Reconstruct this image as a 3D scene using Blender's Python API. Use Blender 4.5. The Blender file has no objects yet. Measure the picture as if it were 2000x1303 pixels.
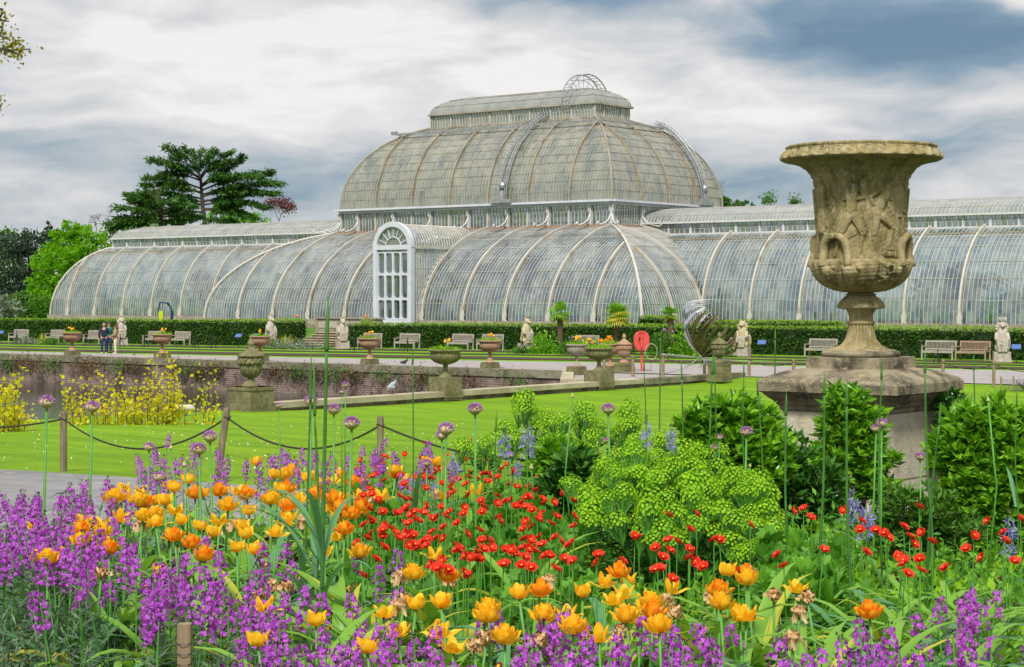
import bpy, math, random
import numpy as np
from mathutils import Vector, Matrix
random.seed(7); rng = np.random.default_rng(7)
sc = bpy.context.scene
# ------------------------------------------------------------------ camera, world, sun, exposure
TH = math.radians(37.717); F = 3587.0; ZC = 3.38; HZ = 578.0
CT, ST = math.cos(TH), math.sin(TH)
camd = bpy.data.cameras.new('camera'); cam = bpy.data.objects.new('camera', camd)
sc.collection.objects.link(cam); sc.camera = cam
cam.location = (0, 0, ZC); cam.rotation_euler = (math.pi/2, 0, TH)
camd.sensor_width = 36; camd.lens = F/2000*36; camd.shift_y = (HZ-651.5)/2000
camd.clip_start = .05; camd.clip_end = 6000
sc.view_settings.view_transform = 'Standard'; sc.view_settings.look = 'None'
sc.view_settings.exposure = 0.58; sc.view_settings.gamma = 1; sc.view_settings.use_curve_mapping = False
cy = sc.cycles; cy.max_bounces = 7; cy.transparent_max_bounces = 14; cy.diffuse_bounces = 3; cy.glossy_bounces = 3
cy.caustics_reflective = False; cy.caustics_refractive = False; cy.sample_clamp_indirect = 4

SUN_EL, SUN_AZ = 50, 170      # azimuth: degrees anticlockwise from the camera's forward direction
sd = bpy.data.lights.new('sun', 'SUN'); sd.energy = 2.6; sd.angle = math.radians(9); sd.color = (1, .96, .88)
so = bpy.data.objects.new('sun', sd); sc.collection.objects.link(so)
az = TH + math.radians(90 + SUN_AZ)
dv = Vector((math.cos(az)*math.cos(math.radians(SUN_EL)), math.sin(az)*math.cos(math.radians(SUN_EL)), math.sin(math.radians(SUN_EL))))
so.rotation_euler = dv.to_track_quat('Z', 'Y').to_euler(); so.location = dv*50

class NT:
    def __init__(s, nt): s.t = nt; s.L = nt.links
    def n(s, ty, **k):
        nd = s.t.nodes.new(ty)
        for a, b in k.items(): setattr(nd, a, b)
        return nd
    def math(s, op, a, b=None, c=None, clamp=False):
        nd = s.n('ShaderNodeMath', operation=op); nd.use_clamp = clamp
        for i, v in enumerate((a, b, c)):
            if v is None: continue
            if isinstance(v, (int, float)): nd.inputs[i].default_value = v
            else: s.L.new(v, nd.inputs[i])
        return nd.outputs[0]
    def vm(s, op, a, b=None):
        nd = s.n('ShaderNodeVectorMath', operation=op)
        for i, v in enumerate((a, b)):
            if v is None: continue
            if isinstance(v, (tuple, list)): nd.inputs[i].default_value = v
            else: s.L.new(v, nd.inputs[i])
        return nd.outputs['Value' if op in ('LENGTH', 'DOT_PRODUCT') else 'Vector']
    def noise(s, vec, scale=5, detail=4, rough=.55, dist=0, col=False):
        nd = s.n('ShaderNodeTexNoise'); nd.inputs['Scale'].default_value = scale; nd.inputs['Detail'].default_value = detail
        nd.inputs['Roughness'].default_value = rough; nd.inputs['Distortion'].default_value = dist
        if vec is not None: s.L.new(vec, nd.inputs['Vector'])
        return nd.outputs['Color' if col else 'Fac']
    def rng(s, v, a, b, c=0, d=1, smooth=False):
        nd = s.n('ShaderNodeMapRange'); nd.clamp = True
        if smooth: nd.interpolation_type = 'SMOOTHSTEP'
        s.L.new(v, nd.inputs[0])
        for i, x in enumerate((a, b, c, d)):
            if isinstance(x, (int, float)): nd.inputs[i+1].default_value = x
            else: s.L.new(x, nd.inputs[i+1])
        return nd.outputs[0]
    def mix(s, f, a, b, mode='MIX'):
        nd = s.n('ShaderNodeMix', data_type='RGBA', blend_type=mode)
        for sock, v in ((nd.inputs[0], f), (nd.inputs[6], a), (nd.inputs[7], b)):
            if isinstance(v, (int, float)): sock.default_value = v
            elif isinstance(v, (tuple, list)): sock.default_value = (*v[:3], 1)
            else: s.L.new(v, sock)
        return nd.outputs[2]
    def msh(s, f, a, b):
        nd = s.n('ShaderNodeMixShader')
        if isinstance(f, (int, float)): nd.inputs[0].default_value = f
        else: s.L.new(f, nd.inputs[0])
        s.L.new(a, nd.inputs[1]); s.L.new(b, nd.inputs[2]); return nd.outputs[0]
    def ramp(s, v, stops):
        nd = s.n('ShaderNodeValToRGB'); e = nd.color_ramp.elements
        while len(e) < len(stops): e.new(.5)
        for el, (p, c) in zip(e, stops): el.position = p; el.color = (*c, 1)
        s.L.new(v, nd.inputs[0]); return nd.outputs[0]

world = bpy.data.worlds.new('World'); sc.world = world; world.use_nodes = True
w = NT(world.node_tree); world.node_tree.nodes.clear()
wout = w.n('ShaderNodeOutputWorld'); bg = w.n('ShaderNodeBackground'); w.L.new(bg.outputs[0], wout.inputs[0])
sky = w.n('ShaderNodeTexSky', sky_type='NISHITA'); sky.sun_disc = False
sky.sun_elevation = math.radians(SUN_EL); sky.sun_rotation = math.atan2(dv.x, dv.y)
skyc = w.vm('SCALE', sky.outputs[0]); skyc.node.inputs['Scale'].default_value = .085
tc = w.n('ShaderNodeTexCoord'); d = w.vm('NORMALIZE', tc.outputs['Generated'])
X = w.vm('DOT_PRODUCT', d, (CT, ST, 0)); Y = w.vm('DOT_PRODUCT', d, (-ST, CT, 0)); Z = w.vm('DOT_PRODUCT', d, (0, 0, 1))
A_ = w.math('ARCTAN2', X, Y); E_ = w.math('ARCSINE', Z)
cb = w.n('ShaderNodeCombineXYZ'); w.L.new(A_, cb.inputs[0]); w.L.new(E_, cb.inputs[1]); V = cb.outputs[0]
# cloud banks: wide, low, stretched along the horizon
vs = w.vm('MULTIPLY', V, (1, 2.3, 1))
wr = w.noise(vs, 9, 3, .5, 0, True); wr = w.vm('SUBTRACT', wr, (.5, .5, .5)); wr = w.vm('MULTIPLY', wr, (.07, .03, 0))
vw = w.vm('ADD', V, wr)
n1 = w.noise(w.vm('MULTIPLY', vw, (8, 27, 1)), 1, 5, .5, .25)
n2 = w.noise(w.vm('MULTIPLY', vw, (20, 62, 1)), 1, 6, .55, .15)
dens = w.math('MULTIPLY_ADD', w.math('SUBTRACT', n1, .5), 1.25, w.math('MULTIPLY', w.math('SUBTRACT', n2, .5), .75))
dens = w.math('ADD', dens, .66)
def blob(px, py, sx, sy, amt):
    global dens
    a0, e0 = (px-1000)/F, (HZ-py)/F
    v = w.vm('MULTIPLY', w.vm('SUBTRACT', vw, (a0, e0, 0)), (F/sx, F/sy, 0))
    g = w.rng(w.vm('LENGTH', v), 1, 0, 0, 1, True)
    dens = w.math('MULTIPLY_ADD', g, amt, dens)
for b in [(600, 110, 760, 260, .34), (250, 60, 500, 160, .14), (1250, 170, 520, 150, .30), (1740, 90, 430, 130, -.85), (1560, 20, 330, 60, -.25), (1130, 0, 330, 45, -.42),
          (1870, 290, 420, 130, -.22), (300, 360, 800, 150, -.15), (180, 120, 130, 40, -.30), (1500, 330, 500, 120, -.08), (1450, 230, 330, 60, .22),
          (1960, 25, 130, 50, .55), (110, 240, 500, 40, .14), (700, 330, 300, 60, -.12), (640, 395, 300, 60, -.08), (1950, 215, 150, 40, .15)]:
    blob(*b)
side_ = w.math('MULTIPLY', w.rng(w.math('ABSOLUTE', A_), .45, .9, 0, 1, True), w.rng(E_, .42, .10, 0, 1, True))
dens = w.math('MULTIPLY_ADD', side_, -.14, dens)
hi = w.rng(E_, .17, .45, 0, 1, True)
dens = w.math('MULTIPLY_ADD', hi, .25, dens)
cloud = w.ramp(dens, [(0, (.085, .145, .215)), (.25, (.15, .215, .285)), (.45, (.27, .315, .355)), (.65, (.41, .42, .44)), (.85, (.52, .515, .515)), (1, (.60, .59, .58))])
skyf = w.math('MULTIPLY_ADD', w.rng(dens, .0, .8, .14, .02), 1, 0)
col = w.mix(skyf, cloud, skyc)
low = w.rng(E_, -.02, .0, 0, 1, True)
col = w.mix(low, (.10, .12, .10), col)
w.L.new(col, bg.inputs['Color']); bg.inputs['Strength'].default_value = 1.0

# ------------------------------------------------------------------ helpers
COL = sc.collection
def Wp(r, f): return (r*CT - f*ST, r*ST + f*CT)
def PF(u, f): return Wp((u-1000)/F*f, f)                 # a point at depth f in front of the viewpoint
def PY(u, Yw): return PF(u, Yw/(CT+(u-1000)/F*ST))        # a point on the line y = Yw
def PX(u, Xw): return PF(u, Xw/((u-1000)/F*CT-ST))        # a point on the line x = Xw
def ZV(v, f): return ZC-(v-HZ)/F*f
def dep(x, y): return -x*ST+y*CT
_fx = np.arange(-20, 120, .5); _fz = np.interp(_fx, [0, 9, 14, 22, 35, 47, 60], [1.9, 1.9, 1.68, 1.25, .62, .15, 0])
_k = np.ones(9)/9; _fz = np.convolve(np.pad(_fz, 4, 'edge'), _k, 'valid')
def sstep(t): t = np.clip(t, 0, 1); return t*t*(3-2*t)
def terr(x, y):
    x = np.asarray(x, float); y = np.asarray(y, float)
    z = np.interp(-x*ST+y*CT, _fx, _fz)
    z = z + .25*sstep((x+110)/60)*sstep((y-67)/14)
    z = z - .12*sstep((-x*ST+y*CT-50)/6)*sstep((x+39.3)/.2)*(1-sstep((y-61)/5))
    return z + .95*sstep((y-88)/6)
def tz(x, y): return float(terr(x, y))

class MB:
    def __init__(s): s.V = []; s.Fc = []; s.n = 0; s.at = []
    def add(s, v, f, m=0, at=None):
        v = np.asarray(v, float).reshape(-1, 3); b = s.n; s.V.append(v); s.n += len(v)
        if at is not None: s.at.append((b, np.asarray(at, float).reshape(-1, 3)))
        if isinstance(f, np.ndarray): s.Fc.append((f+b, m))
        else:
            by = {}
            for q in f: by.setdefault(len(q), []).append(q)
            for q in by.values(): s.Fc.append((np.array(q, int)+b, m))
        return s
    def box(s, c, d, rz=0, m=0, taper=1):
        x, y, z = [q/2 for q in d]; P = []
        for sz in (-1, 1):
            t = taper if sz > 0 else 1
            for sx, sy in ((-1, -1), (1, -1), (1, 1), (-1, 1)): P.append((sx*x*t, sy*y*t, sz*z))
        P = np.array(P); cz, szn = math.cos(rz), math.sin(rz)
        P = np.c_[P[:, 0]*cz-P[:, 1]*szn, P[:, 0]*szn+P[:, 1]*cz, P[:, 2]]+np.array(c)
        return s.add(P, [(3, 2, 1, 0), (4, 5, 6, 7), (0, 1, 5, 4), (1, 2, 6, 5), (2, 3, 7, 6), (3, 0, 4, 7)], m)
    def beam(s, a, b, w, h=None, m=0, up=(0, 0, 1)):
        h = h or w; a = np.array(a, float); b = np.array(b, float); t = b-a; t /= np.linalg.norm(t)+1e-9
        u = np.array(up, float)
        if abs(t@u) > .98: u = np.array((1, 0, 0.))
        sd_ = np.cross(t, u); sd_ /= np.linalg.norm(sd_); u = np.cross(sd_, t)
        P = [p+sx*sd_*w/2+sy*u*h/2 for p in (a, b) for sx, sy in ((-1, -1), (1, -1), (1, 1), (-1, 1))]
        return s.add(P, [(3, 2, 1, 0), (4, 5, 6, 7), (0, 1, 5, 4), (1, 2, 6, 5), (2, 3, 7, 6), (3, 0, 4, 7)], m)
    def tube(s, pts, rad, n=6, m=0, cap=True, sq=1):
        P = np.array(pts, float); k = len(P); R = np.full(k, rad) if np.isscalar(rad) else np.array(rad, float)
        T = np.gradient(P, axis=0); T /= np.linalg.norm(T, axis=1)[:, None]+1e-9
        u = np.array((0, 0, 1.)) if abs(T[0][2]) < .9 else np.array((1., 0, 0)); A = []
        for i in range(k):
            u = u-T[i]*(T[i]@u); u /= np.linalg.norm(u)+1e-9; v = np.cross(T[i], u)
            a = np.arange(n)*2*math.pi/n
            A.append(P[i]+R[i]*(np.cos(a)[:, None]*u+sq*np.sin(a)[:, None]*v))
        f = [(i*n+j, i*n+(j+1) % n, (i+1)*n+(j+1) % n, (i+1)*n+j) for i in range(k-1) for j in range(n)]
        if cap: f += [tuple(range(n))[::-1], tuple((k-1)*n+j for j in range(n))]
        return s.add(np.concatenate(A), f, m)
    def grid(s, P, m=0, cu=False, at=None, flip=False):
        P = np.asarray(P, float); a, b = P.shape[:2]
        i = np.arange(a-1)[:, None]; j = np.arange(b if cu else b-1)[None]
        j2 = (j+1) % b
        q = np.stack([i*b+j, i*b+j2, (i+1)*b+j2, (i+1)*b+j], -1).reshape(-1, 4)
        if flip: q = q[:, ::-1]
        return s.add(P.reshape(-1, 3), q, m, None if at is None else np.asarray(at).reshape(-1, 3))
    def lathe(s, prof, n=24, c=(0, 0, 0), m=0, lob=0, nl=0, caps=True):
        a = np.arange(n)*2*math.pi/n; P = []
        for p in prof:
            r, z = p[:2]; l = p[2] if len(p) > 2 else lob
            rr = r*(1+l*np.cos(a*nl)) if nl else r+0*a
            P.append(np.c_[rr*np.cos(a), rr*np.sin(a), 0*a+z])
        s.grid(np.array(P)+np.array(c), m, True)
        if caps:
            s.add(P[0]+np.array(c), [tuple(range(n))[::-1]], m); s.add(P[-1]+np.array(c), [tuple(range(n))], m)
        return s
    def inst(s, tm, R, L, m=0):
        v, f = tm; R = np.asarray(R); L = np.asarray(L); N = len(L)
        if not N: return s
        P = np.einsum('nij,kj->nki', R, np.asarray(v, float))+L[:, None]
        b = s.n; s.V.append(P.reshape(-1, 3)); s.n += P.shape[0]*P.shape[1]
        by = {}
        for q in f: by.setdefault(len(q), []).append(q)
        for q in by.values():
            q = np.array(q, int); s.Fc.append(((q[None]+(np.arange(N)*len(v))[:, None, None]).reshape(-1, q.shape[1])+b, m))
        return s
    def mesh(s, name, mats, smooth=False):
        me = bpy.data.meshes.new(name)
        V = np.concatenate(s.V) if s.V else np.zeros((0, 3)); me.vertices.add(len(V)); me.vertices.foreach_set('co', V.ravel().astype(np.float32))
        L = np.concatenate([f.ravel() for f, m in s.Fc]); T = np.concatenate([np.full(len(f), f.shape[1]) for f, m in s.Fc])
        MI = np.concatenate([np.full(len(f), m) for f, m in s.Fc])
        me.loops.add(len(L)); me.loops.foreach_set('vertex_index', L.astype(np.int32)); me.polygons.add(len(T))
        me.polygons.foreach_set('loop_start', (np.cumsum(T)-T).astype(np.int32)); me.polygons.foreach_set('loop_total', T.astype(np.int32))
        me.polygons.foreach_set('material_index', MI.astype(np.int32)); me.polygons.foreach_set('use_smooth', np.full(len(T), smooth))
        if s.at:
            at = me.attributes.new('pane', 'FLOAT_VECTOR', 'POINT'); D = np.zeros((len(V), 3))
            for b, q in s.at: D[b:b+len(q)] = q
            at.data.foreach_set('vector', D.ravel().astype(np.float32))
        for q in (mats if isinstance(mats, (list, tuple)) else [mats]): me.materials.append(q)
        me.update(calc_edges=True); me.validate(); return me
    def build(s, name, mats, parent=None, smooth=False, loc=None):
        o = bpy.data.objects.new(name, s.mesh(name, mats, smooth)); COL.objects.link(o)
        if parent: o.parent = parent
        if loc is not None: o.location = loc
        return o
def tag(o, label=None, cat=None, group=None, kind=None):
    for k, v in (('label', label), ('category', cat), ('group', group), ('kind', kind)):
        if v: o[k] = v
    return o
def thing(name, label, cat, loc=(0, 0, 0), rz=0, group=None):
    o = bpy.data.objects.new(name, None); COL.objects.link(o); o.location = loc; o.rotation_euler = (0, 0, rz); o.empty_display_size = .2
    return tag(o, label, cat, group)
def dup(root, loc, rz=0, label=None, group=None, s=1, tilt=(0, 0)):
    def cp(o, par):
        c = o.copy(); COL.objects.link(c)
        if par: c.parent = par
        for ch in o.children: cp(ch, c)
        return c
    r = cp(root, None); r.location = loc; r.rotation_euler = (tilt[0], tilt[1], rz); r.scale = (s, s, s)
    if label: r['label'] = label
    if group: r['group'] = group
    return r
class Proto:      # the first use moves the prototype itself, later uses copy it
    def __init__(s, o): s.o = o; s.used = False
    def put(s, loc, rz=0, label=None, group=None, sc_=1, tilt=(0, 0)):
        if not s.used:
            s.used = True; o = s.o; o.location = loc; o.rotation_euler = (tilt[0], tilt[1], rz); o.scale = (sc_,)*3
            return tag(o, label, None, group)
        return dup(s.o, loc, rz, label, group, sc_, tilt)
def rots(n, dirs=None, spread=.5, up=.0, size=(1, 1), rnd=rng):
    """rotation matrices whose +Y runs roughly along dirs, with random roll"""
    if dirs is None:
        d_ = rnd.normal(size=(n, 3))
    else: d_ = np.asarray(dirs, float)+rnd.normal(size=(n, 3))*spread
    d_ = d_+np.array((0, 0, up)); d_ /= np.linalg.norm(d_, axis=1)[:, None]+1e-9
    a = rnd.normal(size=(n, 3)); a[:, 2] += 1.0
    x = np.cross(d_, a); x /= np.linalg.norm(x, axis=1)[:, None]+1e-9; z = np.cross(x, d_)
    s_ = rnd.uniform(size[0], size[1], n)
    return np.stack([x, d_, z], -1)*s_[:, None, None]
LEAF = (np.array([(0, 0, 0), (.5, .45, .12), (0, .5, -.05), (-.5, .45, .12), (0, 1, -.08)]), [(0, 1, 4, 2), (0, 2, 4, 3)])
def leaf(w, l, fold=.12, curl=.08):
    return (np.array([(0, 0, 0), (.5*w, .45*l, fold*w), (0, .5*l, 0), (-.5*w, .45*l, fold*w), (0, l, -curl*l)]), [(0, 1, 4, 2), (0, 2, 4, 3)])
def scale_t(t, k): return (np.array(t[0])*k, t[1])

# ------------------------------------------------------------------ materials
def mk(name):
    m = bpy.data.materials.new(name); m.use_nodes = True; m.node_tree.nodes.clear(); t = NT(m.node_tree)
    out = t.n('ShaderNodeOutputMaterial'); return m, t, out
def M(name, c1, c2=None, scale=4, rough=.7, bump=0, bscale=None, metal=0, trans=0, island=0, c3=None, detail=5, spec=.4, thr=(.35, .65), stretch=None, tcol=None):
    m, t, out = mk(name)
    p = t.n('ShaderNodeBsdfPrincipled'); p.inputs['Roughness'].default_value = rough; p.inputs['Metallic'].default_value = metal
    p.inputs['Specular IOR Level'].default_value = spec
    tc = t.n('ShaderNodeTexCoord'); v = tc.outputs['Object']
    if stretch: v = t.vm('MULTIPLY', v, stretch)
    col = None
    if c2:
        f = t.rng(t.noise(v, scale, detail, .6), thr[0], thr[1])
        if island:
            g = t.n('ShaderNodeNewGeometry'); f = t.math('MULTIPLY_ADD', g.outputs['Random Per Island'], island, t.math('MULTIPLY', f, 1-island))
        col = t.mix(f, c1, c2)
        if c3: col = t.mix(t.rng(t.noise(v, scale*3.7, 4, .65), .5, .68), col, c3)
    if col is not None: t.L.new(col, p.inputs['Base Color'])
    else: p.inputs['Base Color'].default_value = (*c1, 1)
    if bump:
        b = t.n('ShaderNodeBump'); b.inputs['Strength'].default_value = bump; b.inputs['Distance'].default_value = .02
        t.L.new(t.noise(v, bscale or scale*6, 5, .65), b.inputs['Height']); t.L.new(b.outputs[0], p.inputs['Normal'])
    sh = p.outputs[0]
    if trans:
        tr = t.n('ShaderNodeBsdfTranslucent')
        if tcol: tr.inputs[0].default_value = (*tcol, 1)
        elif col is not None: t.L.new(t.mix(1, col, (1.15, 1.15, .7), 'MULTIPLY'), tr.inputs[0])
        else: tr.inputs[0].default_value = (*c1, 1)
        sh = t.msh(trans, sh, tr.outputs[0])
    t.L.new(sh, out.inputs[0]); return m
def leafm(name, a, b, tr=.35, rough=.5, scale=1.5): return M(name, a, b, scale, rough, trans=tr, island=.65, spec=.35, thr=(.3, .7))
MT = {}
MT['lead'] = M('weathered_white_paint', (.64, .64, .63), (.46, .42, .36), 1.6, .5, c3=(.60, .60, .60), thr=(.5, .75))
MT['bar'] = M('glazing_bar_paint', (.44, .42, .37), (.26, .23, .18), 1.2, .55)
MT['barw'] = M('pale_glazing_bar_paint', (.62, .62, .60), (.44, .41, .35), 1.2, .55)
MT['rib'] = M('rib_paint', (.56, .53, .47), (.38, .27, .17), .7, .5, thr=(.56, .72))
MT['domerib'] = M('weathered_dome_rib_paint', (.36, .32, .25), (.22, .17, .11), .9, .55, thr=(.45, .7))
MT['white'] = M('bright_white_paint', (.66, .67, .76), (.56, .57, .65), 1.5, .4)
MT['grey_steel'] = M('grey_painted_steel', (.40, .42, .44), (.26, .27, .28), 3, .4, metal=.3)
MT['stone'] = M('pale_stone', (.42, .37, .30), (.27, .23, .17), 2.2, .85, .5, 30, c3=(.14, .12, .085))
MT['oldstone'] = M('mossy_old_stone', (.255, .225, .125), (.15, .145, .06), 3.2, .9, .6, 55, c3=(.08, .075, .04), thr=(.38, .62))
MT['vase'] = M('lichened_vase_stone', (.42, .335, .165), (.17, .15, .055), 4.5, .9, .8, 60, c3=(.50, .44, .30), thr=(.40, .66), stretch=(1.6, 1.6, .7))
MT['pier'] = M('pier_stone', (.62, .57, .44), (.52, .47, .35), 2.4, .9, .5, 60, c3=(.42, .38, .28))
MT['cornice'] = M('blackened_cornice_stone', (.33, .285, .19), (.085, .07, .05), 4.5, .92, .7, 60, c3=(.38, .32, .20), thr=(.4, .62))
MT['statue'] = M('statue_stone', (.50, .45, .39), (.33, .29, .23), 5, .85, .5, 40, thr=(.45, .7))
MT['lichen'] = M('orange_lichen_stone', (.52, .40, .16), (.45, .42, .36), 6, .9, .5, 40)
MT['terracotta'] = M('terracotta', (.44, .27, .165), (.30, .19, .12), 5, .85, .4, 40)
MT['riser'] = M('dark_pink_riser_stone', (.20, .12, .09), (.13, .085, .065), 3, .9)
MT['coping'] = M('coping_stone', (.30, .27, .20), (.16, .145, .10), 1.1, .9, .5, 20, c3=(.10, .11, .05))
MT['copinglight'] = M('cream_coping_stone', (.50, .45, .32), (.34, .29, .20), 1.1, .9, .5, 20)
MT['bark'] = M('bark', (.10, .08, .06), (.055, .045, .035), 6, .95, .6, 20)
MT['palmbark'] = M('fibrous_palm_bark', (.17, .115, .07), (.08, .055, .035), 14, .95, .8, 40)
MT['wood'] = M('weathered_wood', (.36, .27, .16), (.20, .15, .09), 6, .85, .4, 30, stretch=(6, 6, .6))
MT['postwood'] = M('grey_post_wood', (.30, .235, .15), (.14, .115, .075), 5, .9, .5, 30, stretch=(5, 5, .6))
MT['bench'] = M('silvered_teak', (.46, .42, .37), (.33, .29, .25), 9, .8)
MT['benchwarm'] = M('warm_teak', (.42, .30, .22), (.32, .22, .16), 9, .8)
MT['iron'] = M('black_iron', (.03, .03, .032), rough=.5, metal=.4)
MT['rope'] = M('dark_rope', (.035, .03, .025), rough=.9)
MT['red'] = M('coral_red_plastic', (.66, .09, .075), (.58, .07, .06), 3, .45)
MT['steel'] = M('polished_steel', (.62, .64, .68), rough=.16, metal=1)
MT['bronze'] = M('olive_bronze', (.085, .08, .012), (.05, .05, .01), 5, .45, metal=.25)
MT['soil'] = M('dark_soil', (.050, .030, .020), (.085, .052, .038), 6, .95, .8, 30)
MT['soilnear'] = M('moist_bed_soil', (.022, .017, .010), (.05, .035, .022), 12, .95, 1, 60)
MT['path'] = M('pinkish_gravel_path', (.36, .325, .33), (.29, .265, .265), .8, .9, .3, 90, c3=(.40, .37, .36))
MT['asph'] = M('grey_tarmac', (.27, .27, .28), (.20, .20, .21), 1.2, .9, .5, 160, c3=(.33, .32, .31))
# foliage
MT['hedge'] = leafm('hedge_leaf', (.018, .065, .008), (.09, .20, .016), .25)
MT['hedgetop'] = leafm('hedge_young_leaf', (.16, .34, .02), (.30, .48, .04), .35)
MT['dark'] = leafm('dark_needle', (.010, .032, .010), (.028, .07, .018), .15)
MT['cedar'] = leafm('cedar_needle', (.018, .070, .012), (.10, .25, .03), .2)
MT['pine'] = leafm('blue_pine_needle', (.02, .045, .035), (.07, .12, .07), .2)
MT['lime'] = leafm('lime_spring_leaf', (.09, .32, .006), (.27, .55, .014), .5)
MT['mid'] = leafm('mid_green_leaf', (.04, .14, .015), (.13, .30, .025), .3)
MT['redleaf'] = leafm('copper_leaf', (.12, .03, .04), (.26, .09, .09), .3)
MT['yel'] = leafm('golden_yellow_leaf', (.46, .56, .01), (.88, .66, .02), .45)
MT['olive'] = leafm('olive_spring_leaf', (.18, .20, .01), (.40, .36, .03), .35)
MT['silver'] = leafm('silvery_leaf', (.16, .21, .15), (.32, .38, .30), .2)
MT['laurel'] = leafm('glossy_laurel_leaf', (.04, .18, .010), (.32, .64, .03), .3, .32)
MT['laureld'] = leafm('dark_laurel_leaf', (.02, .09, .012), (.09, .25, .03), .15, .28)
MT['euph'] = leafm('lime_euphorbia_bract', (.10, .36, .006), (.48, .76, .012), .4)
MT['eupheye'] = M('yellow_euphorbia_eye', (.60, .56, .02))
MT['euphleaf'] = leafm('dark_euphorbia_leaf', (.015, .06, .010), (.045, .14, .02), .25)
MT['strap'] = leafm('strap_leaf', (.07, .26, .02), (.36, .62, .09), .35, .4)
MT['strapblue'] = leafm('glaucous_leaf', (.03, .17, .06), (.20, .44, .20), .3, .45)
MT['strapyel'] = leafm('yellowing_leaf', (.30, .52, .03), (.80, .62, .10), .4)
MT['redwall'] = leafm('reddish_wall_leaf', (.10, .04, .02), (.17, .14, .04), .2)
MT['stemblue'] = M('glaucous_stem', (.03, .13, .02), (.08, .22, .035), 6, .6)
MT['stem'] = M('flower_stem', (.06, .23, .03), (.12, .34, .05), 8, .45)
MT['graygreen'] = leafm('grey_green_wallflower_leaf', (.025, .075, .035), (.17, .28, .15), .2)
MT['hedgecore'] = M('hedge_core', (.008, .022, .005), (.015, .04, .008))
MT['ground'] = leafm('low_bright_leaf', (.12, .36, .008), (.36, .62, .02), .4)
MT['geumleaf'] = leafm('lobed_green_leaf', (.03, .15, .012), (.20, .50, .04), .35)
MT['purple'] = M('purple_petal', (.28, .02, .42), (.68, .16, .82), 30, .6, trans=.3, island=.8)
MT['purpled'] = M('dark_purple_bud', (.035, .01, .04))
MT['orange'] = M('orange_petal', (.95, .23, .008), (1, .56, .02), 60, .55, trans=.35, island=.35, thr=(.4, .6))
MT['yelpet'] = M('yellow_orange_petal', (.98, .42, .008), (1, .72, .04), 60, .55, trans=.35, island=.35, thr=(.38, .56))
MT['faded'] = M('faded_peach_petal', (.62, .32, .10), (.82, .62, .38), 70, .7, trans=.3, island=.7)
MT['scarlet'] = M('scarlet_petal', (.70, .012, .006), (.82, .07, .025), 25, .55, trans=.25, island=.7)
MT['scen'] = M('flower_centre', (.25, .10, .02))
MT['lilac'] = M('lilac_floret', (.36, .12, .46), (.58, .30, .68), 60, .6, trans=.2, island=.8)
MT['papery'] = M('papery_bud', (.45, .47, .16), (.55, .42, .25), 30, .7)
MT['blueviolet'] = M('blue_violet_petal', (.22, .18, .62), (.42, .36, .80), 30, .6, trans=.3, island=.8)
MT['maroon'] = M('maroon_petal', (.13, .008, .012), (.22, .02, .02), 20)
MT['gold'] = M('gold_eye', (.80, .48, .02))
MT['whitep'] = M('white_speck_petal', (.8, .8, .78))
MT['skin'] = M('skin', (.55, .32, .22), rough=.6)
MT['navy'] = M('navy_cloth', (.012, .018, .04), (.02, .03, .06), 6, .85)
MT['jeans'] = M('dark_denim', (.015, .028, .07), (.03, .05, .11), 8, .9)
MT['greencloth'] = M('green_cloth', (.015, .13, .09), (.03, .18, .12), 6, .85)
MT['tan'] = M('tan_fur_cloth', (.36, .20, .09), (.50, .32, .17), 9, .95)
MT['cream'] = M('cream_cloth', (.62, .56, .48), rough=.9)
MT['hair'] = M('brown_hair', (.10, .055, .025), rough=.7)
MT['greyhair'] = M('grey_hair', (.28, .24, .20), rough=.7)
MT['blue'] = M('blue_sign_board', (.06, .12, .34), (.10, .17, .42), 20, .4)
MT['bluemach'] = M('dark_blue_paint', (.012, .05, .12), rough=.4)
MT['hivis'] = M('lime_paint', (.45, .62, .02), rough=.5)
MT['feather'] = M('grey_feather', (.20, .24, .30), (.48, .52, .58), 14, .8)
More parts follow.
